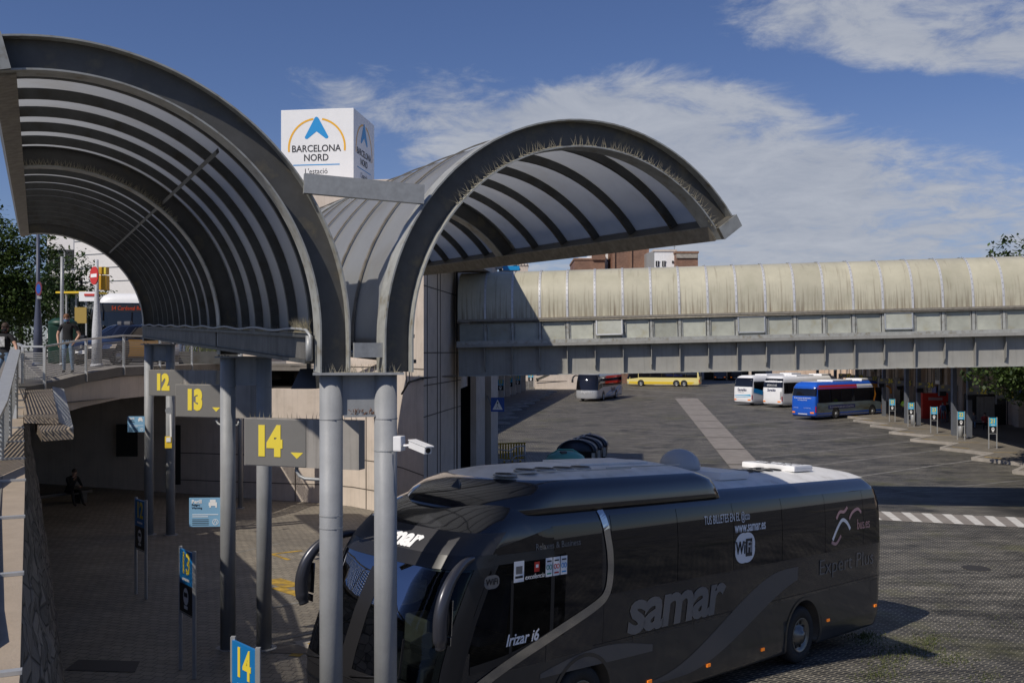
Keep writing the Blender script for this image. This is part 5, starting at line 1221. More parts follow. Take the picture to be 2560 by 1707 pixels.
b = MB(); sh.fp(b, -1.0, 1.0, 1.22, 2.72, off=.006, nq=40, nz=14); wsd = b.build('windscreen', M_GLASS, co, fix=False)
b = MB(); sh.fp(b, -.018, .018, 1.22, 2.72, off=.010, nq=2, nz=10)
for a, c in ((-1.0, -.86), (.86, 1.0)): sh.fp(b, a, c, 1.22, 2.72, off=.011, nq=6, nz=10)
sh.fp(b, -1, 1, 2.60, 2.76, off=.011, nq=40, nz=2); sh.fp(b, -1, 1, 1.18, 1.30, off=.011, nq=40, nz=2); b.build('windscreen_seal', M_BLACK, co, fix=False)
b = MB(); sh.fp(b, -.98, .98, 2.76, 3.02, off=.008, nq=40, nz=4); hd = b.build('header_panel', M_GREYHD, co, fix=False)
def on_front(v, y0, z0, off=.016):
    z = z0 + v.y; y = max(-1.2, min(1.2, y0 - v.x * -1)); h = sh.hw(z); m = sh.m; k = min(1, abs(y) / h)
    return (sh.xf(z) + sh.df * (1 - (1 - k ** m) ** (1 / m)) - off - v.z, y, z)
text('samar', None, M_LETW, hd, 'lettering', mapfn=lambda v: on_front(Vector((-v.x, v.y, v.z)), -.02, 2.88), size=.27, bold=.012, sx=1.3, shear=.2)
for sg in (-1, 1):
    b = MB(); sh.sp(b, .60, 2.35, lambda x: 1.38 + max(0, x - .9) * .12, 2.70, sg, .006, 12, 8); b.build('side_window', M_GLDARK, co, fix=False)
    b = MB()
    sh.sp(b, 2.05, 2.12, 1.5, 2.7, sg, .009, 2, 4); sh.sp(b, 1.28, 1.33, 1.40, 2.4, sg, .009, 2, 4); sh.sp(b, .56, 2.1, 2.62, 2.74, sg, .009, 8, 2)
    sh.ribbon(b, smooth_pts([(.60, 1.36), (1.3, 1.42), (2.1, 1.60)]), .10, sg, .009)
    sh.ribbon(b, [(sh.xf(1.25 + .1 * i) + .66, 1.25 + .1 * i) for i in range(16)], .30, sg, .009)
    b.build('window_frame', M_BLACK, co, fix=False)
    b = MB(); sh.sp(b, 2.10, 3.14, lambda x: 1.56 + (x - 2.1) * .32, 3.03, sg, .006, 10, 8); sh.sp(b, .9, 2.12, 2.72, lambda x: 2.80 + (x - .9) * .18, sg, .006, 10, 3); b.build('side_window', M_GLK, co, fix=False)
    xw = [3.36, 5.0, 6.62, 8.25, 9.9, 11.55, 12.32]
    for i in range(6):
        b = MB(); x0, x1 = xw[i] + (.0 if i == 0 else .006), xw[i + 1] - .006; sh.sp(b, x0, x1, 1.98, 3.10, sg, .006 + .0006 * (i % 2), 8, 8); b.build('side_window', M_GLK, co, fix=False)
    ch = smooth_pts([(3.17, 3.19), (3.235, 2.95), (3.30, 2.6), (3.32, 2.3), (3.25, 2.02), (3.0, 1.86), (2.2, 1.61), (1.3, 1.34), (.72, 1.13)], 8)
    b = MB(); sh.ribbon(b, ch, .135, sg, .014); b.build('chrome_strip', M_CHROME, co, fix=False)
    b = MB(); sh.ribbon(b, [(3.0, 1.30), (7, 1.30), (12.3, 1.30)], .012, sg, .004)
    for x in (3.9, 5.5, 7.1, 8.2, 10.15, 11.7): sh.ribbon(b, [(x, .34), (x, 1.3)], .012, sg, .004)
    sh.ribbon(b, [(11.95, .85), (11.95, 1.22), (12.25, 1.24)], .012, sg, .004); sh.ribbon(b, [(2.0, .4), (2.0, 1.5)], .012, sg, .004); sh.ribbon(b, [(3.2, 3.2), (3.0, 3.3)], .014, sg, .004)
    b.build('panel_joints', M_BLACK, co, fix=False)
    b = MB(); sh.sp(b, 3.2, 12.42, 1.31, 1.965, sg, .003, 20, 4); b.build('waist_band', M_PAINTM, co, fix=False)
    b = MB()
    def hi(x): t = min(1, max(0, (x - 4.4) / 4.0)); return .55 + 1.27 * (t * t * (3 - 2 * t))
    def lo(x): t = min(1, max(0, (x - 5.2) / 4.2)); return .48 + 1.16 * (t * t * (3 - 2 * t))
    sh.sp(b, 4.3, 8.85, lo, hi, sg, .006, 26, 3); b.build('swoosh', M_SWOOSH, co, fix=False)
    b = MB(); sh.sp(b, 1.9, 4.4, lambda x: 1.02 + .02 * math.sin(x) - (0.0), lambda x: 1.10 + .16 * math.sin(min(3.14, max(0, (x - 1.9) / 2.5 * 3.14))) , sg, .006, 14, 2); b.build('swoosh', M_SWOOSH, co, fix=False)
    for wx in WX:
        b = MB(); vs = []
        for i in range(25):
            a = math.pi * (-.12 + 1.24 * i / 24)
            for r_ in (.625, .68): x = wx + r_ * math.cos(a); z = .55 + r_ * math.sin(a); vs.append((x, sg * (sh.side(x, max(z, .3)) + .012), max(z, .29)))
        b.add(vs, [(2 * i, 2 * i + 1, 2 * i + 3, 2 * i + 2) for i in range(24)]); b.build('arch_trim', M_PAINTG, co, fix=False)
        wheel(co, wx, sg * 1.08, .52, .30, sg, M_RIMALU)
    for x, z in ((5.95, .52), (7.66, .50), (10.1, .67), (12.2, .68), (4.35, .55)):
        b = MB(); b.box((x, sg * (sh.side(x, z) + .008), z), (.10, .02, .05)); b.build('marker_lamp', M_AMBER, co)
    def M_s(x, z, off=.012, sg=sg): return None
def st(body, x, z, size, m, name='lettering', **k):   # lettering on the near side
    return text(body, None, m, co, name, mapfn=lambda v: (x + v.x, -(sh.side(x + v.x, z + v.y) + .013) - v.z * .5, z + v.y), **{**dict(size=size, ext=.001), **k})
st('samar', 5.02, 1.64, .95, M_LOGOG, bold=.028, sx=1.20, shear=.12, space=.92)
st('TUS BILLETES EN EL @cto', 6.45, 2.86, .20, M_LETW, sx=.62)
st('www.samar.es', 7.15, 2.68, .24, M_LETW, sx=.72, bold=.004, shear=.15)
st('bus.es', 11.55, 2.42, .30, M_LETPK, sx=.8)
st('Expert Plus', 10.85, 1.70, .42, M_LOGOG, sx=1.25, bold=-.004)
st('Irizar i6', 1.52, 1.63, .21, M_LETW, bold=.004, sx=.95, shear=.25)
st('Relaxes & Business', 2.2, 2.78, .12, M_LOGOG)
b = MB(); sh.ribbon(b, smooth_pts([(10.2, 2.20), (10.4, 2.42), (10.6, 2.56), (10.8, 2.50), (10.95, 2.36)]), .07, -1, .012); b.build('logo_swirl', M_LETW, co, fix=False)
b = MB(); sh.ribbon(b, smooth_pts([(10.35, 2.60), (10.5, 2.72), (10.7, 2.72), (10.85, 2.80)]), .06, -1, .012); sh.ribbon(b, smooth_pts([(10.9, 2.56), (11.05, 2.68), (11.3, 2.74), (11.45, 2.66)]), .06, -1, .012); sh.ribbon(b, smooth_pts([(10.15, 2.16), (10.35, 2.12), (10.55, 2.26)]), .06, -1, .012); b.build('logo_swirl', M_LETPK, co, fix=False)
def blob(x, z, w, h, m, name, par=co, n=24, lobes=0, off=.011):
    b = MB(); vs = []
    for i in range(n * 2):
        a = math.pi * i / n; k = 1 + lobes * .12 * abs(math.sin(a * 2)) if lobes else 1
        px = x + w / 2 * math.cos(a) * k; pz = z + h / 2 * math.sin(a) * k; vs.append((px, -(sh.side(px, pz) + off), pz))
    b.add(vs, [tuple(range(n * 2))]); return b.build(name, m, par, fix=False)
wf = blob(6.98, 2.33, .62, .50, M_LETW, 'wireless_sticker', lobes=1)
text('Wi', None, M_LETK, wf, 'lettering', mapfn=lambda v: (6.83 + v.x, -(sh.side(6.83, 2.33) + .018), 2.33 + v.y), size=.30, bold=.008, sx=.8)
b = MB(); sh.ribbon(b, [(6.99, 2.33), (7.20, 2.33)], .30, -1, .016); b.build('dark_half', M_LETK, wf, fix=False)
text('Fi', None, M_LETW, wf, 'lettering', mapfn=lambda v: (7.10 + v.x, -(sh.side(7.10, 2.33) + .021), 2.33 + v.y), size=.28, bold=.004, sx=.8)
wf2 = blob(.93, 2.42, .26, .17, M_LOGOG, 'wireless_sticker', lobes=1)
text('WiFi', None, M_LETK, wf2, 'lettering', mapfn=lambda v: (.93 + v.x, -(sh.side(.93 + v.x, 2.42) + .016), 2.42 + v.y), size=.11, bold=.002)
def stick(x, z, w, h, m, kids=()):
    b = MB(); sh.ribbon(b, [(x - w / 2, z), (x + w / 2, z)], h, -1, .011); s_ = b.build('window_sticker', m, co, fix=False)
    for (dx, dz, w2, h2, mm) in kids: b = MB(); sh.ribbon(b, [(x + dx - w2 / 2, z + dz), (x + dx + w2 / 2, z + dz)], h2, -1, .014); b.build('sticker_print', mm, s_, fix=False)
    return s_
stick(1.42, 2.50, .19, .27, M_LETW, [(0, .02, .12, .10, M_LOGOG), (0, -.07, .14, .03, M_LETK)])
stick(1.76, 2.53, .10, .13, M_RED, [(0, .01, .05, .04, M_LETW)])
for i, mm in enumerate((M_TEALM, M_RED, M_LOGOB)):
    s_ = stick(2.00 + i * .15, 2.50, .135, .25, M_LETW, [(0, .08, .09, .02, M_LETK), (0, -.085, .09, .02, mm)])
    b = MB()
    for dx in (-.028, .028):
        for k in range(10): a0, a1 = 2 * math.pi * k / 10, 2 * math.pi * (k + 1) / 10; x0, z0 = 2.00 + i * .15 + dx, 2.50; sh.ribbon(b, [(x0 + .024 * math.cos(a0), z0 + .03 * math.sin(a0)), (x0 + .024 * math.cos(a1), z0 + .03 * math.sin(a1))], .012, -1, .014)
    b.build('sticker_print', mm, s_, fix=False)
st('excelencia', 1.72, 2.41, .09, M_LETW, shear=.3)
# roof
fa = Shell(tab((3.20, .86), (3.38, 1.0), (3.50, 1.2), (3.60, 1.5), (3.68, 1.95), (3.76, 2.7)), tab((3.20, 6.7), (3.5, 6.5), (3.62, 6.2), (3.70, 5.9), (3.76, 5.6)),
           tab((3.20, 1.165), (3.38, 1.14), (3.50, 1.10), (3.57, 1.05), (3.62, .98), (3.68, .80), (3.73, .5), (3.76, .15)), df=1.2, dr=.5, m=2.4, mr=2.6)
b = fa.mesh([3.20, 3.28, 3.34, 3.40, 3.46, 3.51, 3.55, 3.59, 3.62, 3.65, 3.68, 3.71, 3.73, 3.75, 3.76], nf=14, ns=24, nr=8, top=1)
for i, f in enumerate(b.f):
    c = sum((b.v[k] for k in f), Vector()) / len(f)
    if c.z > 3.615 and c.x > 1.5: b.m[i] = 1
b.build('roof_fairing', [M_PAINTK, M_ROOFW], co)
def rb(name, c, d, m, bev=.02, rz=0): b = MB(); b.box(c, d, rz, bev=bev); return b.build(name, m, co)
rb('roof_panel', (4.45, 0, 3.755), (1.7, .8, .03), M_ROOFW, .01)
for i in range(5):
    for y in (-.52,):
        b = MB(); xx = 1.85 + i * .40; c = (xx, y, tab((1.2, 3.50), (1.5, 3.60), (1.95, 3.675), (2.3, 3.712), (9, 3.718))(xx)); b.lathe([(.17, 0), (.17, .02), (.14, .03), (.04, .034), (.001, .034)], c, 24); fn_ = b.build('roof_fan', M_GALV, co)
        b = MB()
        for r_ in (.04, .07, .10, .13): b.lathe([(r_, .037), (r_ + .014, .037)], c, 24, smooth=False)
        b.build('grille_rings', M_STEELD, fn_, fix=False)

rb('ladder_rung', (4.6, -.86, 3.75), (1.9, .02, .02), M_ALU, .005); rb('ladder_rung', (2.9, -.90, 3.735), (2.6, .03, .02), M_ALU, .005)
b = MB(); dp = [(.36, 0), (.375, .05), (.36, .12), (.31, .22), (.22, .30), (.11, .345), (.001, .36)]; b.lathe(dp, (6.98, .12, 3.56), 32); dm = b.build('satellite_dome', M_DOME, co)
M0 = Matrix.Translation((6.98, .12, 3.56))
def ondome(v, k, z0=.17):
    a = -math.pi / 2 - .85 + (v.x + k) / .36; z = z0 + v.y; r_ = tab(*[(zz, rr) for rr, zz in dp])(z) + .006; return (7.02 + r_ * math.cos(a), .12 + r_ * math.sin(a), 3.56 + z)
text('AZIMUT', None, M_LETK, dm, 'lettering', mapfn=lambda v: ondome(v, -.07), size=.088, bold=.003, sx=1.0, ext=.0)
text('Sat', None, M_LOGOG, dm, 'lettering', mapfn=lambda v: ondome(v, .17), size=.098, ext=.0)
[rb('roof_joint', (x_, 0, 3.478), (.02, .5, .012), M_GALV, .002) for x_ in (8.6, 9.7, 11.3)]
rb('roof_hatch', (7.45, -.25, 3.49), (.95, 1.0, .14), M_WHITE, .04)
h2 = rb('roof_hatch', (10.35, .05, 3.52), (.75, 1.2, .12), M_WHITE, .04)
zr_ = tab((0, 3.484), (.15, 3.484), (.5, 3.455), (.78, 3.405), (1.0, 3.33))
text('samar', None, M_LETK, co, 'roof_lettering', mapfn=lambda v: (9.0 - v.x, -v.y - .1, zr_(abs(-v.y - .1)) + .014), size=1.25, bold=.03, sx=.72, shear=.2)
b = MB(); rnd = random.Random(5)
for i in range(60): x, y = rnd.uniform(-.33, .33), rnd.uniform(-.45, .45); b.box((10.35 + x, .05 + y, 3.583), (rnd.uniform(.02, .07), rnd.uniform(.02, .08), .002), rnd.uniform(0, 3))
b.build('peeling_print', M_LETK, h2)
b = MB(); b.add([(1.2, -.30, 3.48), (1.35, -.2, 3.50), (1.2, -.1, 3.48), (1.26, -.2, 3.62)], [(0, 1, 3), (1, 2, 3), (2, 0, 3)]); b.build('fin_antenna', M_BLACK, co)
# front end
b = MB(); sh.fp(b, -1, 1, .30, 1.17, off=.006, nq=40, nz=8); b.build('bumper', M_BLACK, co, fix=False)
b = MB(); sh.fp(b, -.55, .55, .98, 1.02, off=.012, nq=16, nz=2); sh.fp(b, -.5, .5, .78, .81, off=.012, nq=16, nz=2); b.build('chrome_bar', M_CHROME, co, fix=False)
text('IRIZAR', None, M_CHROME, co, 'badge', mapfn=lambda v: on_front(Vector((-v.x, v.y, v.z)), 0, .90, .02), size=.13, bold=.004, sx=1.3)
for sg in (-1, 1):
    b = MB(); sh.fp(b, sg * .72, sg * .97, .62, .92, off=.012, nq=8, nz=4); hl = b.build('headlight', M_GLK, co, fix=False)
    for k in range(3):
        p = Vector(sh.ring(.77, .76 + .08 * k, sg, .018)); n = (p - Vector(sh.ring(.77, .76 + .08 * k, sg, -.1))).normalized(); b = MB(); b.tube([p, p + n * .02], .062, 16); b.tube([p + n * .015, p + n * .022], .05, 16, mi=1); b.build('projector_lamp', [M_CHROME, M_LAMP], hl)
    b = MB(); sh.fp(b, sg * .74, sg * .98, .44, .52, off=.012, nq=8, nz=2); b.build('indicator_lamp', M_AMBER, co, fix=False)
b = MB(); b.box((-.10, 0, .62), (.03, .55, .13)); pl = b.build('number_plate', M_WHITE, co)
# mirrors
def mirror(sg, name):
    o_ = .10 if sg < 0 else 0.0; P = smooth_pts([(.95, sg * 1.12, 2.70), (.60, sg * (1.30 - o_), 2.72), (.25, sg * (1.44 - o_), 2.62), (.04, sg * (1.50 - o_), 2.40), (-.04, sg * (1.52 - o_), 2.16), (-.04, sg * (1.52 - o_), 1.94), (.0, sg * (1.50 - o_), 1.76)], 5)
    n = len(P); b = MB(); vs = []; k = 16
    for i, p in enumerate(P):
        p = Vector(p); t = i / (n - 1); d = (Vector(P[min(i + 1, n - 1)]) - Vector(P[max(i - 1, 0)])).normalized()
        a_ = Vector((1, 0, 0)).cross(d).normalized() if abs(d.x) < .95 else Vector((0, 1, 0)); a_ = Vector((0, sg, 0)); a_ = (a_ - d * a_.dot(d)).normalized(); bb_ = d.cross(a_)
        w = .034 + .038 * min(1, t * 1.8); h = .038 + .058 * min(1, t * 1.5)
        if t > .93: w *= .75; h *= .75
        for j in range(k): th = 2 * math.pi * j / k; vs.append(p + a_ * w * math.cos(th) + bb_ * h * math.sin(th))
    b.add(vs, [(i * k + j, i * k + (j + 1) % k, (i + 1) * k + (j + 1) % k, (i + 1) * k + j) for i in range(n - 1) for j in range(k)], 0, True)
    b.add(vs[:k], [tuple(range(k))]); b.add(vs[-k:], [tuple(range(k))]); mr_ = b.build(name, M_PAINTMIR, co)
    b = MB(); b.box((.09, sg * (1.5 - o_), 2.12), (.012, .17, .42), bev=.004); b.box((.09, sg * (1.5 - o_), 1.84), (.012, .15, .10), bev=.004); b.build('mirror_glass', M_CHROME, mr_)
mirror(-1, 'mirror'); mirror(1, 'mirror')
# inside the cab
b = MB(); b.box((.85, 0, 1.12), (1.3, 2.2, .12)); b.box((3.0, 0, 1.10), (3.0, 2.3, .06)); b.build('cab_floor', M_BLACK, co)
b = MB(); b.box((.42, .0, 1.27), (.55, 1.9, .22), bev=.06); b.box((.70, -.55, 1.46), (.35, .70, .20), ry=-.3, bev=.05); ds = b.build('dashboard', M_BLACK, co)
b = MB(); pts = [(.98 + .10 * math.sin(a), -.55 + .23 * math.cos(a), 1.62 + .20 * math.sin(a)) for a in [2 * math.pi * i / 24 for i in range(25)]]; b.tube(pts, .018, 8, cap=False); b.bar((.98, -.76, 1.62), (.98, -.34, 1.62), .03, .03); b.bar((.98, -.55, 1.62), (.8, -.55, 1.40), .05, .05); b.build('steering_wheel', M_BLACK, co)
b = MB(); b.box((1.45, -.55, 1.52), (.50, .50, .14), bev=.04); b.box((1.70, -.55, 1.95), (.14, .50, .80), ry=.12, bev=.05); b.box((1.75, -.55, 2.42), (.10, .28, .20), bev=.03); b.build('driver_seat', M_BLUECL, co)
b = MB(); b.box((1.5, .62, 1.38), (.40, .5, .4), bev=.05); b.box((2.6, 0, 1.6), (.05, 2.3, 1.0)); b.box((2.62, -.9, 2.3), (.05, .7, .7)); b.build('partition', M_STEELD, co)
b = MB(); b.box((.95, .35, 2.52), (.08, .8, .16)); b.box((.55, .15, 1.45), (.02, .35, .3)); b.build('sun_blind', M_GREYCL, co)
b = MB(); b.bar((.34, .35, 1.40), (.50, .0, 1.95), .015, .015); b.box((.30, .38, 1.40), (.10, .10, .02)); b.build('white_stick', M_LETW, co)
b = MB(); b.box((.62, .05, 2.35), (.02, .26, .06), rx=.2); b.build('yellow_card', M_YEL, co)
b = MB(); b.box((1.05, -1.0, 1.40), (.32, .22, .01), R(20)); b.build('paper', M_LETW, co)
b = MB(); b.tube([(.16, .55, 1.24), (.20, .1, 1.34)], .012, 6)
for y0, y1 in ((-.15, -.95), (.95, .15)):
    P = [Vector(on_front(Vector((0, z - 1.3, 0)), y0 + (y1 - y0) * t, 1.3, .03)) for t, z in ((0, 1.22), (.4, 1.28), (1, 1.36))]; b.tube(P, .012, 6); b.bar(P[-1], P[-1] + Vector((.05, .0, .45)), .01, .03)
b.build('wiper', M_BLACK, co)
for row in range(9):
    for y in (-.85, -.40, .40, .85):
        b = MB(); x = 3.3 + row * .92; b.box((x, y, 1.95), (.12, .42, .9), bev=.04); b.build('passenger_seat', M_BLUECL, co) if row < 1 else None
# ---------------------------------------------------------------- other coaches
def coach(name, label, near_rear, hd, L=12.0, H=3.45, body=None, lower=None, group=None, deco=None, sgv=1, rearwin=(1.75, 2.95), rearmat=None, capm=None, mirrors=True, near_front=None, win=(1.55, 2.75), roofbox=True, wheels=None, trimfront=None):
    """hd: direction from front to rear; sgv: which local side carries the anchor"""
    ux = Vector((hd[0], hd[1], 0)).normalized(); uy = Vector((-ux.y, ux.x, 0)); P = Vector((near_rear[0], near_rear[1], 0))
    o_ = P - ux * L - uy * sgv * 1.26 if near_front is None else P - uy * sgv * 1.26
    root = thing(name, (o_.x, o_.y, zg(o_.x, o_.y)), label, 'coach', rz=math.atan2(ux.y, ux.x), group=group)
    k = H / 3.45
    s_ = Shell(tab((.3, .1), (.9, 0), (1.3, .02), (2.4, .38), (3.0, .75), (3.3, 1.2), (3.42, 1.6)), tab((.3, L - .1), (.7, L), (1.9, L - .02), (2.9, L - .22), (3.25, L - .45), (3.42, L - .8)), tab((.3, 1.22), (.5, 1.27), (2.0, 1.27), (2.9, 1.22), (3.2, 1.12), (3.34, .98), (3.42, .8)), df=.6, dr=.32, m=2.8, mr=3.4)
    b = s_.mesh([.3, .4, .55, .8, 1.1, 1.4, 1.7, 2.0, 2.3, 2.6, 2.9, 3.05, 3.2, 3.28, 3.34, 3.39, 3.42], nf=8, ns=24, nr=6, top=1)
    if lower:
        for i, f in enumerate(b.f):
            c = sum((b.v[q] for q in f), Vector()) / len(f)
            j = lower(c - Vector((0, 0, 0)), RM[root.name], b.M)
            if j is not None and b.m[i] == 0: b.m[i] = j
    mats = [body, capm or M_ROOFW] + list((deco or {}).get('mats', []))
    bo_ = b.build('body', mats, root)
    b = MB(); s_.fp(b, -1, 1, 1.25, 2.95, off=.008, nq=16, nz=6); b.build('windscreen', M_GLK, root, fix=False)
    if rearwin: b = MB(); s_.fp(b, -.93, .93, rearwin[0], rearwin[1], off=.008, nq=14, nz=4, base=3); b.build('rear_window', M_GLK, root, fix=False)
    for sg in (-1, 1):
        b = MB(); s_.sp(b, .75, 2.2, lambda x: win[0] - .25 + (x - .75) * .12, win[1], sg, .008, 6, 4); b.build('side_window', M_GLK, root, fix=False)
        xs_ = [2.28 + (L - .55 - 2.28) * i / 5 for i in range(6)]
        for i in range(5): b = MB(); s_.sp(b, xs_[i] + .004, xs_[i + 1] - .004, win[0], win[1], sg, .008, 4, 4); b.build('side_window', M_GLK, root, fix=False)
        for wx in (wheels or (2.7, L - 3.3)):
            b = MB(); n = 20; vs = []
            for i in range(n + 1): a = math.pi * (-.1 + 1.2 * i / n); vs.append((wx + .60 * math.cos(a), sg * (s_.side(wx, .6) + .008), max(.31, .54 + .60 * math.sin(a))))
            b.add(vs, [tuple(range(n + 1))]); b.build('wheel_arch', M_BLACK, root, fix=False); wheel(root, wx, sg * 1.14, .50, .30, sg)
        b = MB(); P_ = smooth_pts([(.7, sg * 1.05, 2.8), (.3, sg * 1.3, 2.85), (-.05, sg * 1.5, 2.6), (-.15, sg * 1.52, 2.1)], 3); b.tube(P_, [.05 + .07 * i / (len(P_) - 1) for i in range(len(P_))], 8); b.build('mirror', M_BLACK if trimfront is None else trimfront, root)
        b = MB(); s_.fp(b, sg * .80, sg * .98, .72, 1.25, off=.012, nq=4, nz=2, base=3); b.build('tail_light', M_REDL, root, fix=False)
        b = MB(); s_.fp(b, sg * .30, sg * .62, .60, .74, off=.012, nq=4, nz=2, base=3); b.build('reflector', M_AMBER, root, fix=False)
        b = MB(); s_.fp(b, sg * .62, sg * .92, .58, .78, off=.012, nq=4, nz=2); b.build('headlight', M_LAMP, root, fix=False)
    if roofbox: b = MB(); b.box((L * .58, 0, 3.47), (3.2, 1.7, .16), bev=.07); b.box((2.9, 0, 3.50), (1.9, 1.75, .22), bev=.09); b.build('roof_unit', M_WHITE, root)
    b = MB(); s_.fp(b, -.95, .95, .34, .42, off=.01, nq=8, nz=1, base=3); b.build('rear_bumper', M_BLACK, root, fix=False)
    b = MB(); s_.fp(b, -.12, .12, .50, .58, off=.014, nq=2, nz=1, base=3); b.build('number_plate', M_WHITE, root, fix=False)
    def sidetext(body_, x, z, size, m, sg, **kk):
        return text(body_, None, m, root, 'lettering', mapfn=lambda v: (x + (v.x if sg < 0 else -v.x), sg * (s_.side(x, z + v.y) + .02), z + v.y), size=size, **kk)
    def reartext(body_, y, z, size, m, **kk):
        def f(v): yy = y + v.x; zz = z + v.y; h = s_.hw(zz); t = min(1, abs(yy) / h); return (s_.xr(zz) - s_.dr * (1 - (1 - t ** s_.mr) ** (1 / s_.mr)) + .022, yy, zz)
        return text(body_, None, m, root, 'lettering', mapfn=f, size=size, **kk)
    def fronttext(body_, y, z, size, m, **kk):
        def f(v): yy = y - v.x; zz = z + v.y; h = s_.hw(zz); t = min(1, abs(yy) / h); return (s_.xf(zz) + s_.df * (1 - (1 - t ** s_.m) ** (1 / s_.m)) - .022, yy, zz)
        return text(body_, None, m, root, 'lettering', mapfn=f, size=size, **kk)
    return root, s_, sidetext, reartext, fronttext
rear = Vector((-HB.x, -HB.y))
GC = 'coaches parked nose-in at the right platform'
# white coaches
r_, s_, stx, rtx, ftx = coach('coach', 'white coach with black rear glass band, left of the louvred one', (pt(1877, 0, 109).x, 109), rear, body=M_WHITE, group=GC, rearwin=(2.15, 3.15), H=3.5)
rtx('Sagalés', 0, 1.80, .46, M_LOGOD, bold=.008, shear=.1); rtx('93 593 13 00', -.1, 1.50, .14, M_LOGOD)
b = MB(); s_.ribbon(b, [(L_, 1.2 + .25 * math.sin(L_)) for L_ in [2, 3, 4, 5, 6]], .5, 1, .012); s_.ribbon(b, [(7, 1.0), (9, 1.3), (11.5, 1.75)], .5, 1, .013); b.build('blue_swoosh', M_LOGOB, r_, fix=False)
b = MB(); s_.fp(b, -.5, .6, lambda q: 1.12 + .1 * q, lambda q: 1.22 + .16 * q, off=.012, nq=8, nz=1, base=3); s_.fp(b, -.4, .7, lambda q: .95 + .2 * q, lambda q: 1.0 + .24 * q, off=.012, nq=8, nz=1, base=3); b.build('rear_swoosh', M_CYAN, r_, fix=False)
r_, s_, stx, rtx, ftx = coach('coach', 'white coach with black upper rear and louvred engine cover next to the blue coach', (pt(1952, 0, 105).x, 105), rear, body=M_WHITE, group=GC, rearwin=(2.2, 3.2), H=3.5)
rtx('Sagalés', 0, 1.92, .40, M_LOGOD, bold=.008, shear=.1); rtx('www.sagales.com', 0, 3.0, .16, M_LETW); rtx('493410165', 0, 2.45, .30, M_LETW, bold=.004)
b = MB()
for i in range(7):
    for sg in (-1, 1): s_.fp(b, sg * .55, sg * .78, .95 + i * .12, 1.0 + i * .12, off=.012, nq=3, nz=1, base=3)
b.build('louvres', M_BLACK, r_, fix=False)
b = MB(); s_.ribbon(b, [(2.5, 1.0), (6, 1.15), (9, 1.3)], .22, 1, .012); b.build('blue_swoosh', M_LOGOB, r_, fix=False)
# blue coach
def lowblue(c, *a): return None
r_, s_, stx, rtx, ftx = coach('coach', 'blue-backed coach with orange front corner and red roof edge', (pt(2036, 0, 86).x, 86), rear, body=M_BLUEC, group=GC, rearwin=(2.15, 2.95), H=3.5, trimfront=M_ORANGEP)
for sg in (1, -1):
    b = MB(); s_.sp(b, .95, 11.6, .42, 1.54, sg, .004, 24, 4); b.build('landscape_wrap', M_WRAP, r_, fix=False)
    b = MB(); s_.sp(b, 5.2, 11.5, 2.78, 3.12, sg, .006, 20, 2); b.build('red_band', M_RED, r_, fix=False)
    b = MB(); s_.sp(b, 2.4, 5.2, 2.78, 3.12, sg, .006, 10, 2); b.build('white_band', M_WHITE, r_, fix=False)
    b = MB(); s_.sp(b, .75, 2.5, 2.76, lambda x: 3.0 + .05 * x, sg, .010, 8, 3); s_.ribbon(b, [(2.45, 1.5), (2.2, 2.1), (2.25, 2.8)], .24, sg, .013); s_.sp(b, .5, 1.2, .42, 1.2, sg, .006, 5, 3); b.build('orange_corner', M_ORANGEP, r_, fix=False)
    b = MB(); s_.fp(b, 0, sg, .45, 1.22, off=.012, nq=8, nz=3); s_.fp(b, 0, sg, 2.96, 3.2, off=.012, nq=8, nz=2); b.build('orange_front', M_ORANGEP, r_, fix=False)
    b = MB(); s_.ribbon(b, [(5.6, 1.12), (9.9, 1.12)], .36, sg, .008); b.build('slogan_band', M_LOGOD, r_, fix=False)
stx('És el moment de descobrir la Costa Brava', 7.75, 1.12, .26, M_LETW, 1, sx=.86)
rtx('És el moment de descobrir', 0, 1.98, .165, M_LETW, bold=.004); rtx('la Costa Brava.', 0, 1.80, .165, M_LETW, bold=.004); rtx('Generalitat', -.7, 1.1, .12, M_LETW); rtx('costabrava.org', .5, 1.1, .12, M_LETW)
# white/grey coach arriving on the left
P = pt(1490, 0, 118)
r_, s_, stx, rtx, ftx = coach('coach', 'silver coach driving towards the camera under the left part of the footbridge', (P.x, 118), (.34, .94), body=M_SILVER, sgv=-1, near_front=True, H=3.5)
r_.scale = (1.12,) * 3
ftx('Sagalés', 0, 1.05, .38, M_LETW, bold=.006, sx=1.2, shear=.15); stx('Sagalés', 7.2, 1.15, .72, M_LOGOD, -1, bold=.01, shear=.15)
b = MB(); s_.ribbon(b, [(4, .6), (6, 1.0), (8, .9), (10.5, 1.5)], .12, -1, .012); s_.ribbon(b, [(5, .55), (7.4, .75), (9.4, 1.3)], .10, -1, .013); s_.ribbon(b, [(9, .6), (11, 1.3)], .12, -1, .013); b.build('blue_swoosh', M_LOGOB, r_, fix=False)
# yellow coach
P = pt(1751, 0, 168)
r_, s_, stx, rtx, ftx = coach('coach', 'yellow coach side-on at the back of the yard, its rear at the right', (P.x, 168), (.95, -.31), L=13.2, body=M_YELC, sgv=-1, H=3.5, wheels=(2.7, 9.0, 10.35))
stx('ALSA', 3.6, 2.75, .9, M_LOGOD, -1, bold=.02); stx('www.alsa.es', 8.6, 2.0, .6, M_LOGOD, -1, bold=.01); rtx('ALSA', 0, 2.6, .6, M_YELC, bold=.01)
b = MB(); s_.sp(b, .6, 13, .32, .8, -1, .004, 10, 2); b.build('yellow_skirt', M_YELC2, r_, fix=False)
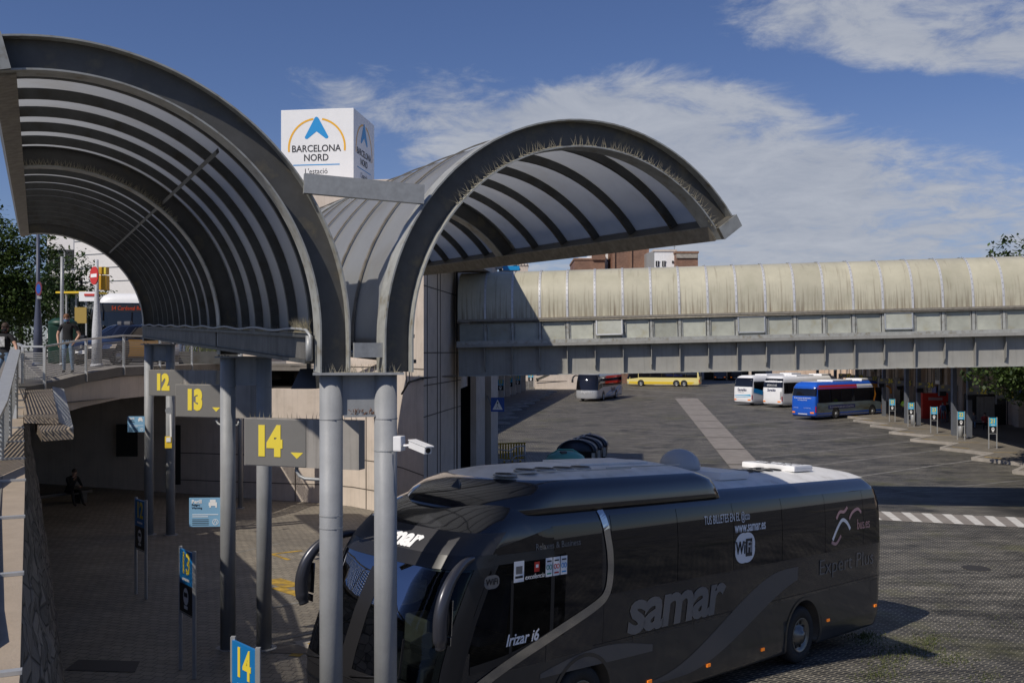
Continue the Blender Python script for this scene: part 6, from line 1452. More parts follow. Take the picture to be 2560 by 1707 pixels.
# coaches at the very back
for (lab, sx, Y, m_, hd_) in (('red coach glimpsed behind the white coaches at the back', 1948, 176, M_RED, (-.4, -.9)), ('grey coach glimpsed right of the red one at the back', 2000, 178, M_SILVER, (-.4, -.9)), ('dark coach parked in the shed behind the yellow one', 1815, 205, M_GREYCL, (-.2, -.98)), ('black coach parked in the shed, right of the dark one', 1855, 204, M_BLACK, (-.2, -.98))):
    P = pt(sx, 0, Y); coach('coach', lab, (P.x, Y), hd_, L=10, body=m_, H=3.4, roofbox=False, group='coaches at the back of the yard')
# ---------------------------------------------------------------- city bus on the upper street
P = pt(250, 0, 42); zz = zt(P.x, 42)
bu = thing('city_bus', (P.x, 42, zz), 'white-topped city bus with orange route display behind the taxi', 'bus', rz=R(100))
s2 = Shell(tab((.3, .05), (1.0, 0), (2.6, .10), (2.9, .2), (3.05, .45)), tab((.3, 12), (2.8, 12), (3.05, 11.7)), tab((.3, 1.25), (2.0, 1.27), (2.75, 1.24), (2.95, 1.12), (3.05, .9)), df=.35, dr=.3, m=4, mr=4)
b = s2.mesh([.3, .6, 1, 1.4, 1.8, 2.2, 2.5, 2.75, 2.85, 2.95, 3.05], nf=8, ns=8, nr=4, top=0); b.build('body', [M_WHITE], bu)
bu.location = (P.x + 1.22, 42, zz); RM[bu.name] = Matrix.Translation(bu.location) @ Matrix.Rotation(R(100), 4, 'Z')
b = MB(); s2.fp(b, -.93, .93, .95, 2.62, off=.01, nq=16, nz=5); b.build('windscreen', M_GLK, bu, fix=False)
b = MB(); s2.fp(b, -.80, .80, 2.22, 2.55, off=.02, nq=12, nz=2); dsp = b.build('route_display', M_BLACK, bu, fix=False)
def f54(v): y = -v.x; z = 2.38 + v.y; return (s2.xf(z) - .035, y, z)
text('54 Cardenal Reig', None, M_LED, dsp, 'route_text', mapfn=f54, size=.25, bold=.0, sx=.80)
for sg in (-1, 1):
    b = MB(); s2.sp(b, .5, 11.5, 1.0, 2.5, sg, .008, 8, 3); b.build('side_window', M_GLK, bu, fix=False); wheel(bu, 2.6, sg * 1.12, .48, .28, sg); wheel(bu, 8.8, sg * 1.12, .48, .28, sg)
    b = MB(); s2.fp(b, sg * .6, sg * .9, .55, .75, off=.012, nq=4, nz=2); b.build('headlight', M_LAMP, bu, fix=False)
    b = MB(); b.tube([(0.1, sg * 1.15, 2.6), (-.25, sg * 1.35, 2.5), (-.3, sg * 1.38, 1.9)], [.03, .06, .1], 8); b.build('mirror', M_BLACK, bu)
# ---------------------------------------------------------------- taxi
P = pt(205, 0, 34.0)
tx = thing('taxi', (P.x, 34.0, zt(P.x, 35)), 'black and yellow taxi with its yellow front door open to view beside the pole', 'taxi', rz=R(76))
RM[tx.name] = Matrix.Translation(tx.location) @ Matrix.Rotation(R(76), 4, 'Z')
sc_ = Shell(tab((.22, .12), (.45, -.02), (.62, .0), (.78, .12), (.90, .55), (.97, 1.0)), tab((.22, 4.3), (.5, 4.45), (.9, 4.38), (.97, 4.3)), tab((.22, .80), (.45, .89), (.75, .90), (.92, .86), (.97, .82)), df=.75, dr=.4, m=2.5, mr=2.8)
tb = sc_.mesh([.22, .3, .4, .5, .62, .7, .78, .85, .91, .95, .97], nf=12, ns=30, nr=8, top=0).build('body', [M_TAXIK, M_BLACK], tx)
tb = cut(tb, [(.85, -.8, .33, .36, .5), (.85, .8, .33, .36, .5), (3.55, -.8, .33, .36, .5), (3.55, .8, .33, .36, .5)], M_BLACK)
for p in tb.data.polygons: p.use_smooth = True
gh = Shell(tab((.95, 1.05), (1.44, 1.95), (1.50, 2.2)), tab((.95, 4.30), (1.44, 3.7), (1.50, 3.4)), tab((.95, .80), (1.44, .62), (1.50, .5)), df=.5, dr=.4, m=2.6, mr=2.8)
gh.mesh([.95, 1.1, 1.25, 1.38, 1.44, 1.48, 1.50], nf=10, ns=14, nr=6, top=1).build('greenhouse', [M_GLK, M_TAXIK], tx)
b = MB(); gh.fp(b, -1, 1, 1.41, 1.50, off=.006, nq=12, nz=2)
for sg in (-1, 1): gh.ribbon(b, [(1.22, 1.0), (1.98, 1.44)], .06, sg, .01); gh.ribbon(b, [(1.98, 1.45), (3.65, 1.45)], .05, sg, .008); gh.ribbon(b, [(2.75, 1.0), (2.75, 1.44)], .06, sg, .01)
b.build('roof_pillars', M_TAXIK, tx, fix=False)
for sg in (-1, 1):
    b = MB(); sc_.sp(b, 1.42, 2.45, .30, .93, sg, .006, 8, 4); b.build('front_door', M_TAXIY, tx, fix=False); b = MB(); sc_.sp(b, 2.47, 3.2, .30, .93, sg, .006, 8, 4); b.build('rear_door', M_TAXIY, tx, fix=False)
    wheel(tx, .85, sg * .78, .32, .2, sg); wheel(tx, 3.55, sg * .78, .32, .2, sg)
    b = MB(); sc_.fp(b, sg * .50, sg * .93, .60, .76, off=.008, nq=8, nz=3); b.build('headlight', M_CHROME, tx, fix=False)
    b = MB(); b.box((1.35, sg * 1.0, 1.02), (.16, .2, .14), bev=.04); b.build('wing_mirror', M_BLACK, tx)
b = MB(); sc_.fp(b, -.45, .45, .34, .56, off=.006, nq=8, nz=2); b.build('grille', M_BLACK, tx, fix=False)
b = MB(); b.box((-.03, 0, .47), (.03, .5, .11)); b.build('number_plate', M_WHITE, tx)
b = MB(); b.box((2.4, 0, 1.57), (.16, .55, .12), bev=.02); rs = b.build('roof_sign', M_GREYCL, tx)
b = MB(); b.lathe([(.06, -.004), (.06, .006)], (-.03, 0, .66), 14, axis='X'); b.build('badge', M_CHROME, tx)
# ---------------------------------------------------------------- people
def skinbody(name, J, E_, mats, parent, zone):
    """J: name->(pos, radius); E_: edges; one continuous skinned surface"""
    me = bpy.data.meshes.new('tmp'); names = list(J); me.from_pydata([J[n][0] for n in names], [(names.index(a), names.index(b)) for a, b in E_], [])
    o = bpy.data.objects.new('tmp', me); COL.objects.link(o); md = o.modifiers.new('s', 'SKIN'); md.use_smooth_shade = True
    for i, n in enumerate(names):
        r = J[n][1]; r = r if isinstance(r, tuple) else (r, r); me.skin_vertices[0].data[i].radius = r
    me.skin_vertices[0].data[names.index('pelvis')].use_root = True
    ms = o.modifiers.new('u', 'SUBSURF'); ms.levels = 2; ms.render_levels = 2
    dg = bpy.context.evaluated_depsgraph_get(); dg.update(); m2 = bpy.data.meshes.new_from_object(o.evaluated_get(dg)); bpy.data.objects.remove(o); bpy.data.meshes.remove(me)
    vs = [v.co.copy() for v in m2.vertices]; fs = [list(p.vertices) for p in m2.polygons]; bpy.data.meshes.remove(m2)
    b = MB(); b.add(vs, fs, 0, True)
    return b
def person(label, loc, rz, top, legs, hair=None, pose=None, h=1.75, skin=None, sleeves=False, shorts=None, hairlen=0, shoes=None, mask=None, detail=True, group=None, extra=None):
    hair = hair or M_HAIR; skin = skin or M_SKINP; shoes = shoes or M_LEATHER; p = pose or {}
    root = thing('person', loc, label, 'person', rz=rz, group=group, sc=h / 1.75)
    V3 = Vector; g = lambda k, d: V3(p.get(k, d))
    J = {}
    pel = g('pelvis', (0, 0, .95)); ch = g('chest', (0, 0, 1.28)); nk = g('neck', (0, 0, 1.49)); hd = g('head', (0, -.01, 1.62)); ht = hd + (hd - nk).normalized() * .07
    J['pelvis'] = (pel, (.155, .115)); J['waist'] = ((pel + ch) / 2 + V3((0, 0, -.02)), (.135, .10)); J['chest'] = (ch, (.165, .115)); J['collar'] = ((ch * .35 + nk * .65), (.12, .085)); J['neck'] = (nk, .055); J['jaw'] = (hd - (hd - nk).normalized() * .055 + V3((0, -.012, 0)), (.062, .075)); J['skull'] = (hd + (hd - nk).normalized() * .035, (.078, .092))
    E_ = [('pelvis', 'waist'), ('waist', 'chest'), ('chest', 'collar'), ('collar', 'neck'), ('neck', 'jaw'), ('jaw', 'skull')]
    for s, n in ((-1, 'l'), (1, 'r')):
        sh_ = ch + V3((s * .185, 0, .13)); el = g('elbow_' + n, (s * .25, .03, 1.12)); wr = g('wrist_' + n, (s * .27, -.04, .88)); kn = g('knee_' + n, (s * .10, -.02, .50)); an = g('ankle_' + n, (s * .11, .03, .09)); hp = pel + V3((s * .09, 0, -.08))
        J['sh' + n] = (sh_, .062); J['el' + n] = (el, .043); J['wr' + n] = (wr, .028); hand = wr + (wr - el).normalized() * .085; J['ha' + n] = (hand, (.038, .022))
        J['hp' + n] = (hp, .092); J['kn' + n] = (kn, .062); J['an' + n] = (an, .043); fd = g('foot_' + n, (an.x, an.y - .17, an.z - .055)); J['ft' + n] = (fd, (.042, .032))
        E_ += [('collar', 'sh' + n), ('sh' + n, 'el' + n), ('el' + n, 'wr' + n), ('wr' + n, 'ha' + n), ('pelvis', 'hp' + n), ('hp' + n, 'kn' + n), ('kn' + n, 'an' + n), ('an' + n, 'ft' + n)]
    b = skinbody('body', J, E_, None, root, None)
    for s, n in ((-1, 'l'), (1, 'r')):                # fingers and thumb rooted in the palm
        ha = J['ha' + n][0]; el = J['el' + n][0]; wr = J['wr' + n][0]; d = (ha - wr).normalized(); sd = d.cross(V3((0, 1, 0)) if abs(d.y) < .8 else V3((0, 0, 1))).normalized(); fw = sd.cross(d)
        for k in range(4):
            o = ha + fw * (-.024 + .016 * k); l = (.070, .080, .075, .058)[k]; b.tube([o - d * .01, o + d * l * .5, o + d * l * .85 + sd * -s * .02], [.0095, .0085, .007], 6)
        o = ha - d * .045 - fw * .03; b.tube([o, o + d * .03 - fw * .03, o + d * .06 - fw * .035], [.011, .010, .008], 6)
    hd_f = J['jaw'][0]; up = (hd - nk).normalized()
    b.tube([hd + V3((0, -.088, .03)), hd + V3((0, -.112, -.012)), hd + V3((0, -.09, -.022))], [.006, .014, .008], 6)
    for s in (-1, 1): b.box(hd + V3((s * .083, .01, .0)), (.016, .035, .055), bev=.006)
    segs = [('pelvis', 'waist', 't'), ('waist', 'chest', 't'), ('chest', 'collar', 't'), ('collar', 'neck', 'n'), ('neck', 'jaw', 's'), ('jaw', 'skull', 's')]
    for n in 'lr': segs += [('collar', 'sh' + n, 't'), ('sh' + n, 'el' + n, 'u'), ('el' + n, 'wr' + n, 'a'), ('wr' + n, 'ha' + n, 's'), ('pelvis', 'hp' + n, 'l'), ('hp' + n, 'kn' + n, 'l'), ('kn' + n, 'an' + n, 'c'), ('an' + n, 'ft' + n, 'f')]
    mats = [skin, top, legs, shoes]
    for i, f in enumerate(b.f):
        c = sum((b.v[k] for k in f), V3()) / len(f); best = None
        for a, e, z in segs:
            A = J[a][0]; B = J[e][0]; ab = B - A; t = max(0, min(1, (c - A).dot(ab) / ab.length_squared)); ra = J[a][1]; rb_ = J[e][1]; ra = ra[0] if isinstance(ra, tuple) else ra; rb_ = rb_[0] if isinstance(rb_, tuple) else rb_; d = (A + ab * t - c).length / (ra + (rb_ - ra) * t + .012)
            if best is None or d < best[0]: best = (d, z, t)
        z, t = best[1], best[2]
        b.m[i] = {'t': 1, 'n': 1 if t < .62 else 0, 's': 0, 'u': 1 if (sleeves or t < .55) else 0, 'a': 1 if sleeves else 0, 'l': 2, 'c': (0 if shorts else 2), 'f': 3}[z]
        if z == 'l' and shorts and t > .85: b.m[i] = 0
        if c.z < pel.z - .0 and b.m[i] == 1 and z == 't' and abs(c.x) < .2: b.m[i] = 1
    b.build('body', mats, root, fix=False)
    b = MB(); c = hd + up * .035 + V3((0, .012, .018)); nlat = 8; vs = []
    for i in range(nlat + 1):
        for j in range(16):
            th = math.pi * .58 * i / nlat; ph = 2 * math.pi * j / 16; rr = 1.0; z_ = math.cos(th); x_, y_ = math.sin(th) * math.cos(ph), math.sin(th) * math.sin(ph)
            if y_ < -.45 and z_ < .45: rr = .86
            drop = -hairlen * (1 if (i == nlat and y_ > -.2) else 0)
            vs.append(c + V3((x_ * .089 * rr, y_ * .103 * rr, z_ * .095 + drop + .008 * noise.noise((x_ * 6, y_ * 6, z_ * 6)))))
    b.add(vs, [(i * 16 + j, i * 16 + (j + 1) % 16, (i + 1) * 16 + (j + 1) % 16, (i + 1) * 16 + j) for i in range(nlat) for j in range(16)], 0, True); b.build('hair', hair, root)
    if detail:
        b = MB()
        for s in (-1, 1): b.box(hd + V3((s * .032, -.090, .028)), (.026, .008, .010))
        b.box(hd + V3((0, -.092, -.045)), (.045, .008, .008), mi=0); b.build('eyes', M_BLACK, root)
    if mask: b = MB(); b.grid(lambda u, v: hd + V3((math.sin(u) * .085, -math.cos(u) * .104, v)), [R(a) for a in range(-70, 71, 14)], [-.092, -.075, -.055, -.035, -.018]); b.build('face_mask', mask, root)
    if extra: extra(root)
    return root
def sm(x, y): return (x, y, zt(x, y))
P = pt(170, 0, 28.3)
person('standing man in black t-shirt and ripped denim jeans, hand in pocket, wearing a mask', sm(P.x, 28.3), R(12), M_BLKCLOTH, M_DENIM, hair=mat('brown hair', (.16, .07, .03), .7), mask=M_MASKB, pose=dict(wrist_l=(-.25, -.06, .90), elbow_l=(-.29, .02, 1.13), elbow_r=(.31, .05, 1.14), wrist_r=(.20, -.08, .93), knee_l=(-.10, -.05, .50), ankle_l=(-.12, .08, .10), knee_r=(.11, -.06, .50), ankle_r=(.14, -.04, .09), head=(-.03, -.02, 1.62)), shoes=M_BLKCLOTH)
P = pt(12, 0, 23.6)
def shirtprint(root): b = MB(); b.box((0.0, -.145, 1.27), (.20, .012, .26), rx=.0); b.build('shirt_print', mat('grey print', (.42, .42, .42), .8, var=.6, vscale=22), root)
person('walking woman shading her eyes with a raised arm, black printed t-shirt and ripped jeans', sm(P.x - .0, 23.6), R(-8), M_BLKCLOTH, M_DENIM, mask=M_BLKCLOTH, extra=shirtprint, h=1.66,
       pose=dict(elbow_l=(-.36, -.12, 1.50), wrist_l=(-.13, -.17, 1.66), elbow_r=(.33, -.02, 1.16), wrist_r=(.42, -.10, .95), knee_l=(-.10, -.18, .52), ankle_l=(-.10, -.10, .10), knee_r=(.12, .02, .50), ankle_r=(.16, .22, .14), head=(0.02, -.02, 1.62)), hairlen=.05)
P = pt(469, 0, 40)
person('small woman in patterned clothes beyond the terrace railing end', (P.x, 39.5, zt(P.x, 39.5)), R(10), M_GREYCL, M_BLUECL, detail=False, h=1.62, hairlen=.04, sleeves=True)
# seated man in the shade
g = G(182, 1262, .12)
person('seated man in dark clothes with hand at his mouth on the shaded bench', (g.x, g.y, g.z), R(52), M_BLKCLOTH, M_BLKCLOTH, sleeves=True, h=1.8,
       pose=dict(pelvis=(0, .25, .52), chest=(0, .05, .82), neck=(0, -.05, 1.02), head=(0, -.12, 1.14), elbow_l=(-.25, -.22, .72), wrist_l=(-.12, -.30, .92), elbow_r=(.25, -.15, .66), wrist_r=(.10, -.34, .66), knee_l=(-.13, -.22, .50), ankle_l=(-.12, -.30, .09), knee_r=(.13, -.26, .50), ankle_r=(.15, -.42, .09)))
bn = thing('bench', (g.x, g.y, g.z), 'dark concrete bench under the terrace where the man sits', 'bench', rz=R(52))
RM[bn.name] = Matrix.Translation(bn.location) @ Matrix.Rotation(R(52), 4, 'Z')
b = MB(); b.box((-.5, .40, .40), (2.6, .55, .10), bev=.02); b.build('seat', M_STEELD, bn)
for x in (-1.5, .5): b = MB(); b.box((x, .40, .17), (.25, .45, .35)); b.build('support', M_STEELD, bn)
# travellers on the far right platform
GP = 'travellers on the far right platform'
def far_person(lab, sx, sy, top, legs, **k):
    q = G(sx, sy, .15); return person(lab, (q.x, q.y, .15), k.pop('rz', 0), top, legs, detail=False, group=GP, sleeves=True, **k)
def vest(root): b = MB(); b.lathe([(.20, 1.02), (.215, 1.25), (.19, 1.42)], (0, 0, 0), 14); o = b.build('vest', M_HIVIS, root); b = MB(); b.lathe([(.218, 1.12), (.220, 1.16)], (0, 0, 0), 14); b.build('reflective_band', M_LETW, o)
far_person('man in yellow hi-vis vest standing between stands 24 and 25', 2261, 1042, M_HIVIS, M_BLKCLOTH, extra=vest, rz=R(10), pose=dict(elbow_l=(-.32, .05, 1.15), wrist_l=(-.24, -.12, 1.0), elbow_r=(.32, .05, 1.15), wrist_r=(.24, -.12, 1.0)))
def pack(root): b = MB(); b.box((0, .2, 1.25), (.32, .2, .46), bev=.06); b.build('backpack', M_BLUECL, root)
far_person('traveller in grey with a dark backpack behind stand 23', 2357, 1056, mat('pale grey cloth', (.35, .36, .40), .9), M_GREYCL, rz=R(170), extra=pack)
far_person('traveller in dark clothes next to the one with the backpack', 2368, 1055, M_BLKCLOTH, M_GREYCL, rz=R(30))
far_person('traveller in black standing alone between stands 23 and 22', 2384, 1063, M_BLKCLOTH, M_BLUECL, rz=R(-60))
far_person('traveller in brown near the red machine behind stand 23', 2318, 1046, mat('brown cloth', (.12, .07, .05), .9), M_BLKCLOTH, rz=R(60))
SEAT = dict(pelvis=(0, .1, .50), chest=(0, .12, .84), neck=(0, .08, 1.04), head=(0, .05, 1.17), elbow_l=(-.22, -.05, .76), wrist_l=(-.14, -.25, .66), elbow_r=(.22, -.05, .76), wrist_r=(.14, -.25, .66), knee_l=(-.12, -.35, .50), ankle_l=(-.12, -.38, .09), knee_r=(.12, -.35, .50), ankle_r=(.12, -.38, .09))
far_person('seated traveller in pale top on the bench behind stand 22', 2434, 1070, M_GREYCL, M_DENIM, pose=SEAT, rz=R(-30))
far_person('seated traveller in red top left of stand 21', 2462, 1074, mat('red cloth', (.30, .03, .03), .9), M_BLKCLOTH, pose=SEAT, rz=R(-20))
bn2 = thing('bench', (G(2448, 1068, .15)), 'platform bench carrying two seated travellers left of stand 21', 'bench', rz=R(-7.5)); RM[bn2.name] = Matrix.Translation(bn2.location) @ Matrix.Rotation(R(-7.5), 4, 'Z')
b = MB(); b.box((0, .15, .42), (2.6, .45, .06)); b.build('seat', M_GALV, bn2)
for x in (-1, 1): b = MB(); b.box((x, .15, .2), (.08, .4, .4)); b.build('leg', M_GALV, bn2)
# vending machine and glazed display
q = G(2335, 1046, .15)
vm = thing('vending_machine', q, 'red vending machine against the station facade behind stand 23', 'vending machine'); b = MB(); b.box(q + ZZ * 1.15, (2.2, .8, 2.3), R(-7.5), bev=.04); b.build('cabinet', M_RED, vm, world=True)
b = MB(); b.box(q + ZZ * 1.8 - E1 * .42, (1.2, .03, .25), R(-7.5)); b.build('lettering_strip', M_LETPK, vm, world=True)
q = G(2462, 1062, .15)
kb = thing('poster_kiosk', q, 'black framed poster kiosk behind the seated travellers', 'kiosk'); b = MB(); b.box(q + ZZ * 1.3, (3.2, .3, 2.5), R(-7.5)); b.build('cabinet', M_BLACK, kb, world=True); b = MB(); b.box(q + ZZ * 1.35 - E1 * .17, (1.4, .03, 2.0), R(-7.5)); b.build('poster_sheet', M_SIGNL, kb, world=True)
# ---------------------------------------------------------------- containers
def container(label, P, rz, w=1.9, d=1.25, h=1.62, lid=None, bod=None):
    root = thing('waste_container', P, label, 'container', rz=rz, group='dark waste containers in a row behind the coach')
    RM[root.name] = Matrix.Translation(P) @ Matrix.Rotation(rz, 4, 'Z')
    b = MB(); b.add([(x * w / 2 * k, y * d / 2 * k, z) for z, k in ((.12, .88), (1.05, 1.0)) for x, y in ((-1, -1), (1, -1), (1, 1), (-1, 1))], [(0, 1, 2, 3), (4, 5, 6, 7), (0, 1, 5, 4), (1, 2, 6, 5), (2, 3, 7, 6), (3, 0, 4, 7)]); b.box((0, 0, 1.05), (w + .06, d + .06, .07)); b.build('tub', bod or M_BLACK, root)
    b = MB(); n = 16
    pr = [(d / 2 * 0, 0)]; prof = [(w / 2 * 1.02 * math.cos(math.pi * i / n), 1.08 + (h - 1.08) * math.sin(math.pi * i / n)) for i in range(n + 1)]
    b.add([(x, y, z) for y in (-d / 2, d / 2) for x, z in prof], [(i, i + 1, n + 2 + i, n + 1 + i) for i in range(n)] + [tuple(range(n + 1)), tuple(range(n + 1, 2 * n + 2))], 0, True)
    b.build('lid', lid or M_BINLID, root)
    b = MB(); b.tube([(w / 2 * .9 * math.cos(math.pi * i / n), -d / 2 - .02, 1.08 + (h - 1.04) * math.sin(math.pi * i / n)) for i in range(n + 1)], .03, 6); b.bar((-.0, -d / 2 - .03, h + .02), (0, d / 2 + .03, h + .02), .10, .06); b.build('lid_rib', M_BINRIB, root)
    b = MB()
    for x in (-.7, .7): b.tube([(x, -.4, .1), (x, -.32, .1)], .1, 12); b.tube([(x, .32, .1), (x, .4, .1)], .1, 12)
    b.build('caster', M_RUB, root)
    b = MB(); b.box((w / 2 - .12, -d / 2 - .01, .75), (.16, .02, .5)); b.build('reflector_strip', M_ZEB, root)
    return root
g = G(1458, 1176)
for i, w_ in enumerate(('nearest', 'middle', 'farthest')): container('dark domed waste container, %s of the three in a row behind the coach' % w_, g + Vector((.42 * i - .3, 1.45 * i, 0)), R(-10), w=2.0)
g = G(1414, 1236)
gi = thing('recycling_igloo', g, 'pale green domed recycling igloo just behind the black coach roof', 'container'); b = MB(); b.lathe([(.82, .1), (.98, .5), (1.0, 1.1), (.93, 1.45), (.72, 1.72), (.40, 1.86), (.001, 1.90)], g, 28); b.build('shell', M_IGLOO, gi, world=True)
b = MB(); b.box(g + Vector((-.12, -.35, 1.86)), (.26, .30, .10), R(15), bev=.03); b.build('hatch', M_GREYCL, gi, world=True)
b = MB(); b.tube([g + Vector((-.8, 0, 1.65)), g + Vector((-.3, 0, 1.95)), g + Vector((.3, 0, 1.95)), g + Vector((.8, 0, 1.62))], .035, 8); b.build('lifting_strap', M_IGLOO, gi, world=True)
# steel ramp rails with yellow barrier, under the bridge
g0 = G(1277, 1172); g1 = G(1312, 1168)
rr_ = thing('ramp_rail', g0, 'tubular steel handrails at the ramp under the footbridge', 'railing')
b = MB(); za = ZZ
for z in (.55, 1.05):
    b.tube([g0 + za * (z - .1), g0 + za * z + (g1 - g0) * .35 + za * .1, g1 + za * (z + .1)], .028, 8)
    b.tube([G(1188, 1166) + za * z, g0 + za * (z - .1)], .025, 8)
b.build('rail', M_ALU, rr_, world=True)
for q in (g0, g1, (g0 + g1) / 2): b = MB(); b.tube([q, q + za * 1.1], .028, 8); b.build('post', M_ALU, rr_, world=True)
g = G(1280, 1160); yb = thing('barrier', g, 'yellow plastic works barriers folded beside the ramp handrail', 'barrier')
for i in range(4):
    q = g + Vector((-.9 + i * .45, .8 + .15 * i, 0)); b = MB()
    for x in (-.2, -.05, .1, .25): b.box(q + Vector((x, 0, .62)), (.09, .05, .85))
    b.box(q + Vector((.02, 0, 1.05)), (.6, .07, .07)); b.box(q + Vector((.02, 0, .2)), (.6, .07, .07)); b.box(q + Vector((.02, 0, .05)), (.1, .5, .06)); b.build('barrier_panel', M_YELBAR, yb, world=True)
# a person waiting in the shade by the column under the bridge
far = G(1157, 1185, .12)
person('dim person in a red top standing in the dark doorway under the footbridge end', far, R(40), mat('dark red cloth', (.16, .03, .03), .9), M_BLUECL, detail=False, sleeves=True)
# ---------------------------------------------------------------- street furniture on the terrace
def pole(name, label, sx, Y, r0, r1, top, m, group=None, cat='pole'):
    P = pt(sx, 0, Y); z = zt(P.x, Y); root = thing(name, (P.x, Y, z), label, cat, group=group); b = MB(); b.tube([Vector((P.x, Y, z)), Vector((P.x, Y, z + 1.2)), Vector((P.x, Y, z + 2.4)), Vector((P.x, Y, top))], [r0, r0 * .9, r1, r1 * .8], 20); b.build('shaft', m, root, world=True)
    b = MB(); b.lathe([(r0 * 1.25, z), (r0 * 1.2, z + .06), (r0 * 1.02, z + .1)], (P.x, Y, 0), 16); b.build('base', m, root, world=True); return root, P
rp_, P = pole('lamp_post', 'white textured lamp post carrying the red no-entry sign', 242, 31.5, .165, .065, 9.2, M_POLEW, cat='lamp post')
ne = thing('no_entry_sign', pt(236, 689, 31.0), 'round red no-entry sign with white bar on the lamp post', 'sign')
c = pt(235.5, 689, 30.9); M = Matrix.Translation(c) @ Matrix.Rotation(R(-42), 4, 'Z') @ Matrix.Scale(1, 4)
b = MB(); b.M = M; b.lathe([(.29, -.012), (.29, .012)], (0, 0, 0), 36, axis='Y', smooth=False); b.build('disc', M_RED, ne, world=True)
b = MB(); b.M = M; b.box((0, -.016, 0), (.42, .008, .11)); b.build('bar', M_LETW, ne, world=True)
b = MB(); b.M = M; b.lathe([(.295, .013), (.295, .02)], (0, 0, 0), 36, axis='Y', smooth=False); b.build('back_plate', M_GALV, ne, world=True)
tl = thing('traffic_light', pt(259, 695, 31.8), 'yellow traffic light seen from behind on the lamp post', 'traffic light')
b = MB(); b.box(pt(259, 677, 31.8), (.27, .26, .24), bev=.02); b.box(pt(259, 707, 31.8), (.29, .28, .48), bev=.02); b.build('housing', M_TLY, tl, world=True)
b = MB(); b.box(pt(259, 677, 31.6) + Vector((.05, 0, 0)), (.06, .05, .22)); b.build('visor', M_LETY, tl, world=True)
pole('lamp_post', 'dark slim lamp post in tree shade at the left', 95, 34, .16, .07, 10.5, M_STEELDB, cat='lamp post')
nd = thing('parking_sign', pt(97, 722, 33.8), 'dim round no-parking sign on the dark lamp post', 'sign'); c = pt(97, 722, 33.8)
b = MB(); b.M = Matrix.Translation(c) @ Matrix.Rotation(R(-40), 4, 'Z'); b.lathe([(.25, -.01), (.25, .01)], (0, 0, 0), 24, axis='Y', smooth=False); b.build('disc', M_REDDK, nd, world=True)
b = MB(); b.M = Matrix.Translation(c) @ Matrix.Rotation(R(-40), 4, 'Z'); b.lathe([(.17, -.014), (.17, -.011)], (0, 0, 0), 24, axis='Y', smooth=False); b.build('blue_field', M_BLUE, nd, world=True)
b = MB(); b.box(pt(98.5, 743, 33.8), (.16, .02, .11)); b.build('plate', M_GALV, nd, world=True)
pole('utility_pole', 'thin two-tone pole with taped middle behind the standing man', 155, 33.5, .08, .06, 9.5, M_GALV)
q = pt(157, 0, 40); zq = zt(q.x, 40)
cn = thing('recycling_bin', (q.x, 40, zq), 'tall dark green street recycling bin behind the standing man', 'container'); b = MB(); b.box((q.x, 40, zq + .8), (1.05, 1.0, 1.6), R(20), bev=.1); b.build('body', M_GRNBIN, cn, world=True); b = MB(); b.lathe([(.58, 1.58), (.55, 1.72), (.36, 1.86), (.001, 1.9)], (q.x, 40, zq), 24); b.build('dome_lid', M_GRNBIN, cn, world=True)
# bus shelter
q0, q1 = pt(166, 0, 47), pt(242, 0, 46); zq = 5.7
bs = thing('bus_shelter', (q0.x, 47, zq), 'glass bus shelter with yellow roof edge left of the city bus', 'shelter')
b = MB(); b.bar(Vector((q0.x, 47, 9.05)), Vector((q1.x, 46, 9.0)), 1.2, .08); b.build('roof', M_YEL, bs, world=True)
for t in (0, .33, .66, 1): P = q0.lerp(q1, t); b = MB(); b.bar(Vector((P.x, P.y, zq)), Vector((P.x, P.y, 9.0)), .07, .07); b.build('post', M_GALV, bs, world=True)
b = MB(); b.quad(Vector((q0.x, 47.1, zq + .3)), Vector((q1.x, 46.1, zq + .3)), Vector((q1.x, 46.1, 8.8)), Vector((q0.x, 47.1, 8.8))); b.build('glass_pane', M_GLDARK, bs, world=True)
b = MB(); b.box(pt(222, 741, 45), (.9, .05, .45)); hs_ = b.build('stop_flag', M_LETW, bs, world=True)
b = MB(); b.box(pt(224, 737, 44.95), (.5, .03, .10)); b.build('red_band', M_RED, hs_, world=True)
b = MB(); b.box(pt(202, 788, 45), (.55, .06, .75)); b.build('timetable', M_YELOC, bs, world=True)
# white building behind the left vault, and the grandstand-like white building top left
a, c = pt(186, 0, 78), pt(420, 0, 74)
wb_ = thing('white_hall', (a.x, 78, 5.7), 'plain white clad hall seen through the end of the left vault', 'building')
b = MB(); b.prism([(a.x, 78), (c.x, 74), (c.x, 95), (a.x, 95)], 9.0, 17.5); b.build('wall', M_WHITEB, wb_, world=True)
b = MB()
for k in range(7): z = 9.6 + k * 1.1; b.bar(Vector((a.x, 77.96, z)), Vector((c.x, 73.96, z)), .04, .03)
b.build('cladding_joints', M_GALV, wb_, world=True)
b = MB(); b.prism([(a.x, 79), (c.x, 75), (c.x, 94), (a.x, 94)], 5.6, 9.0); b.build('ground_floor', M_GLDK2, wb_, world=True)
b = MB(); b.prism([(a.x - .3, 77.5), (c.x, 73.5), (c.x, 95), (a.x - .3, 95)], 8.9, 9.05); b.build('canopy_edge', M_LETW, wb_, world=True)
a, c = pt(118, 0, 100), pt(184, 0, 100)
wa = thing('white_apartment', (a.x, 100, 5.7), 'white apartment house with tall windows above the street trees', 'building')
b = MB(); b.prism([(a.x, 100), (c.x, 100), (c.x, 114), (a.x, 114)], 5.6, 20); b.build('wall', M_WHITEB, wa, world=True)
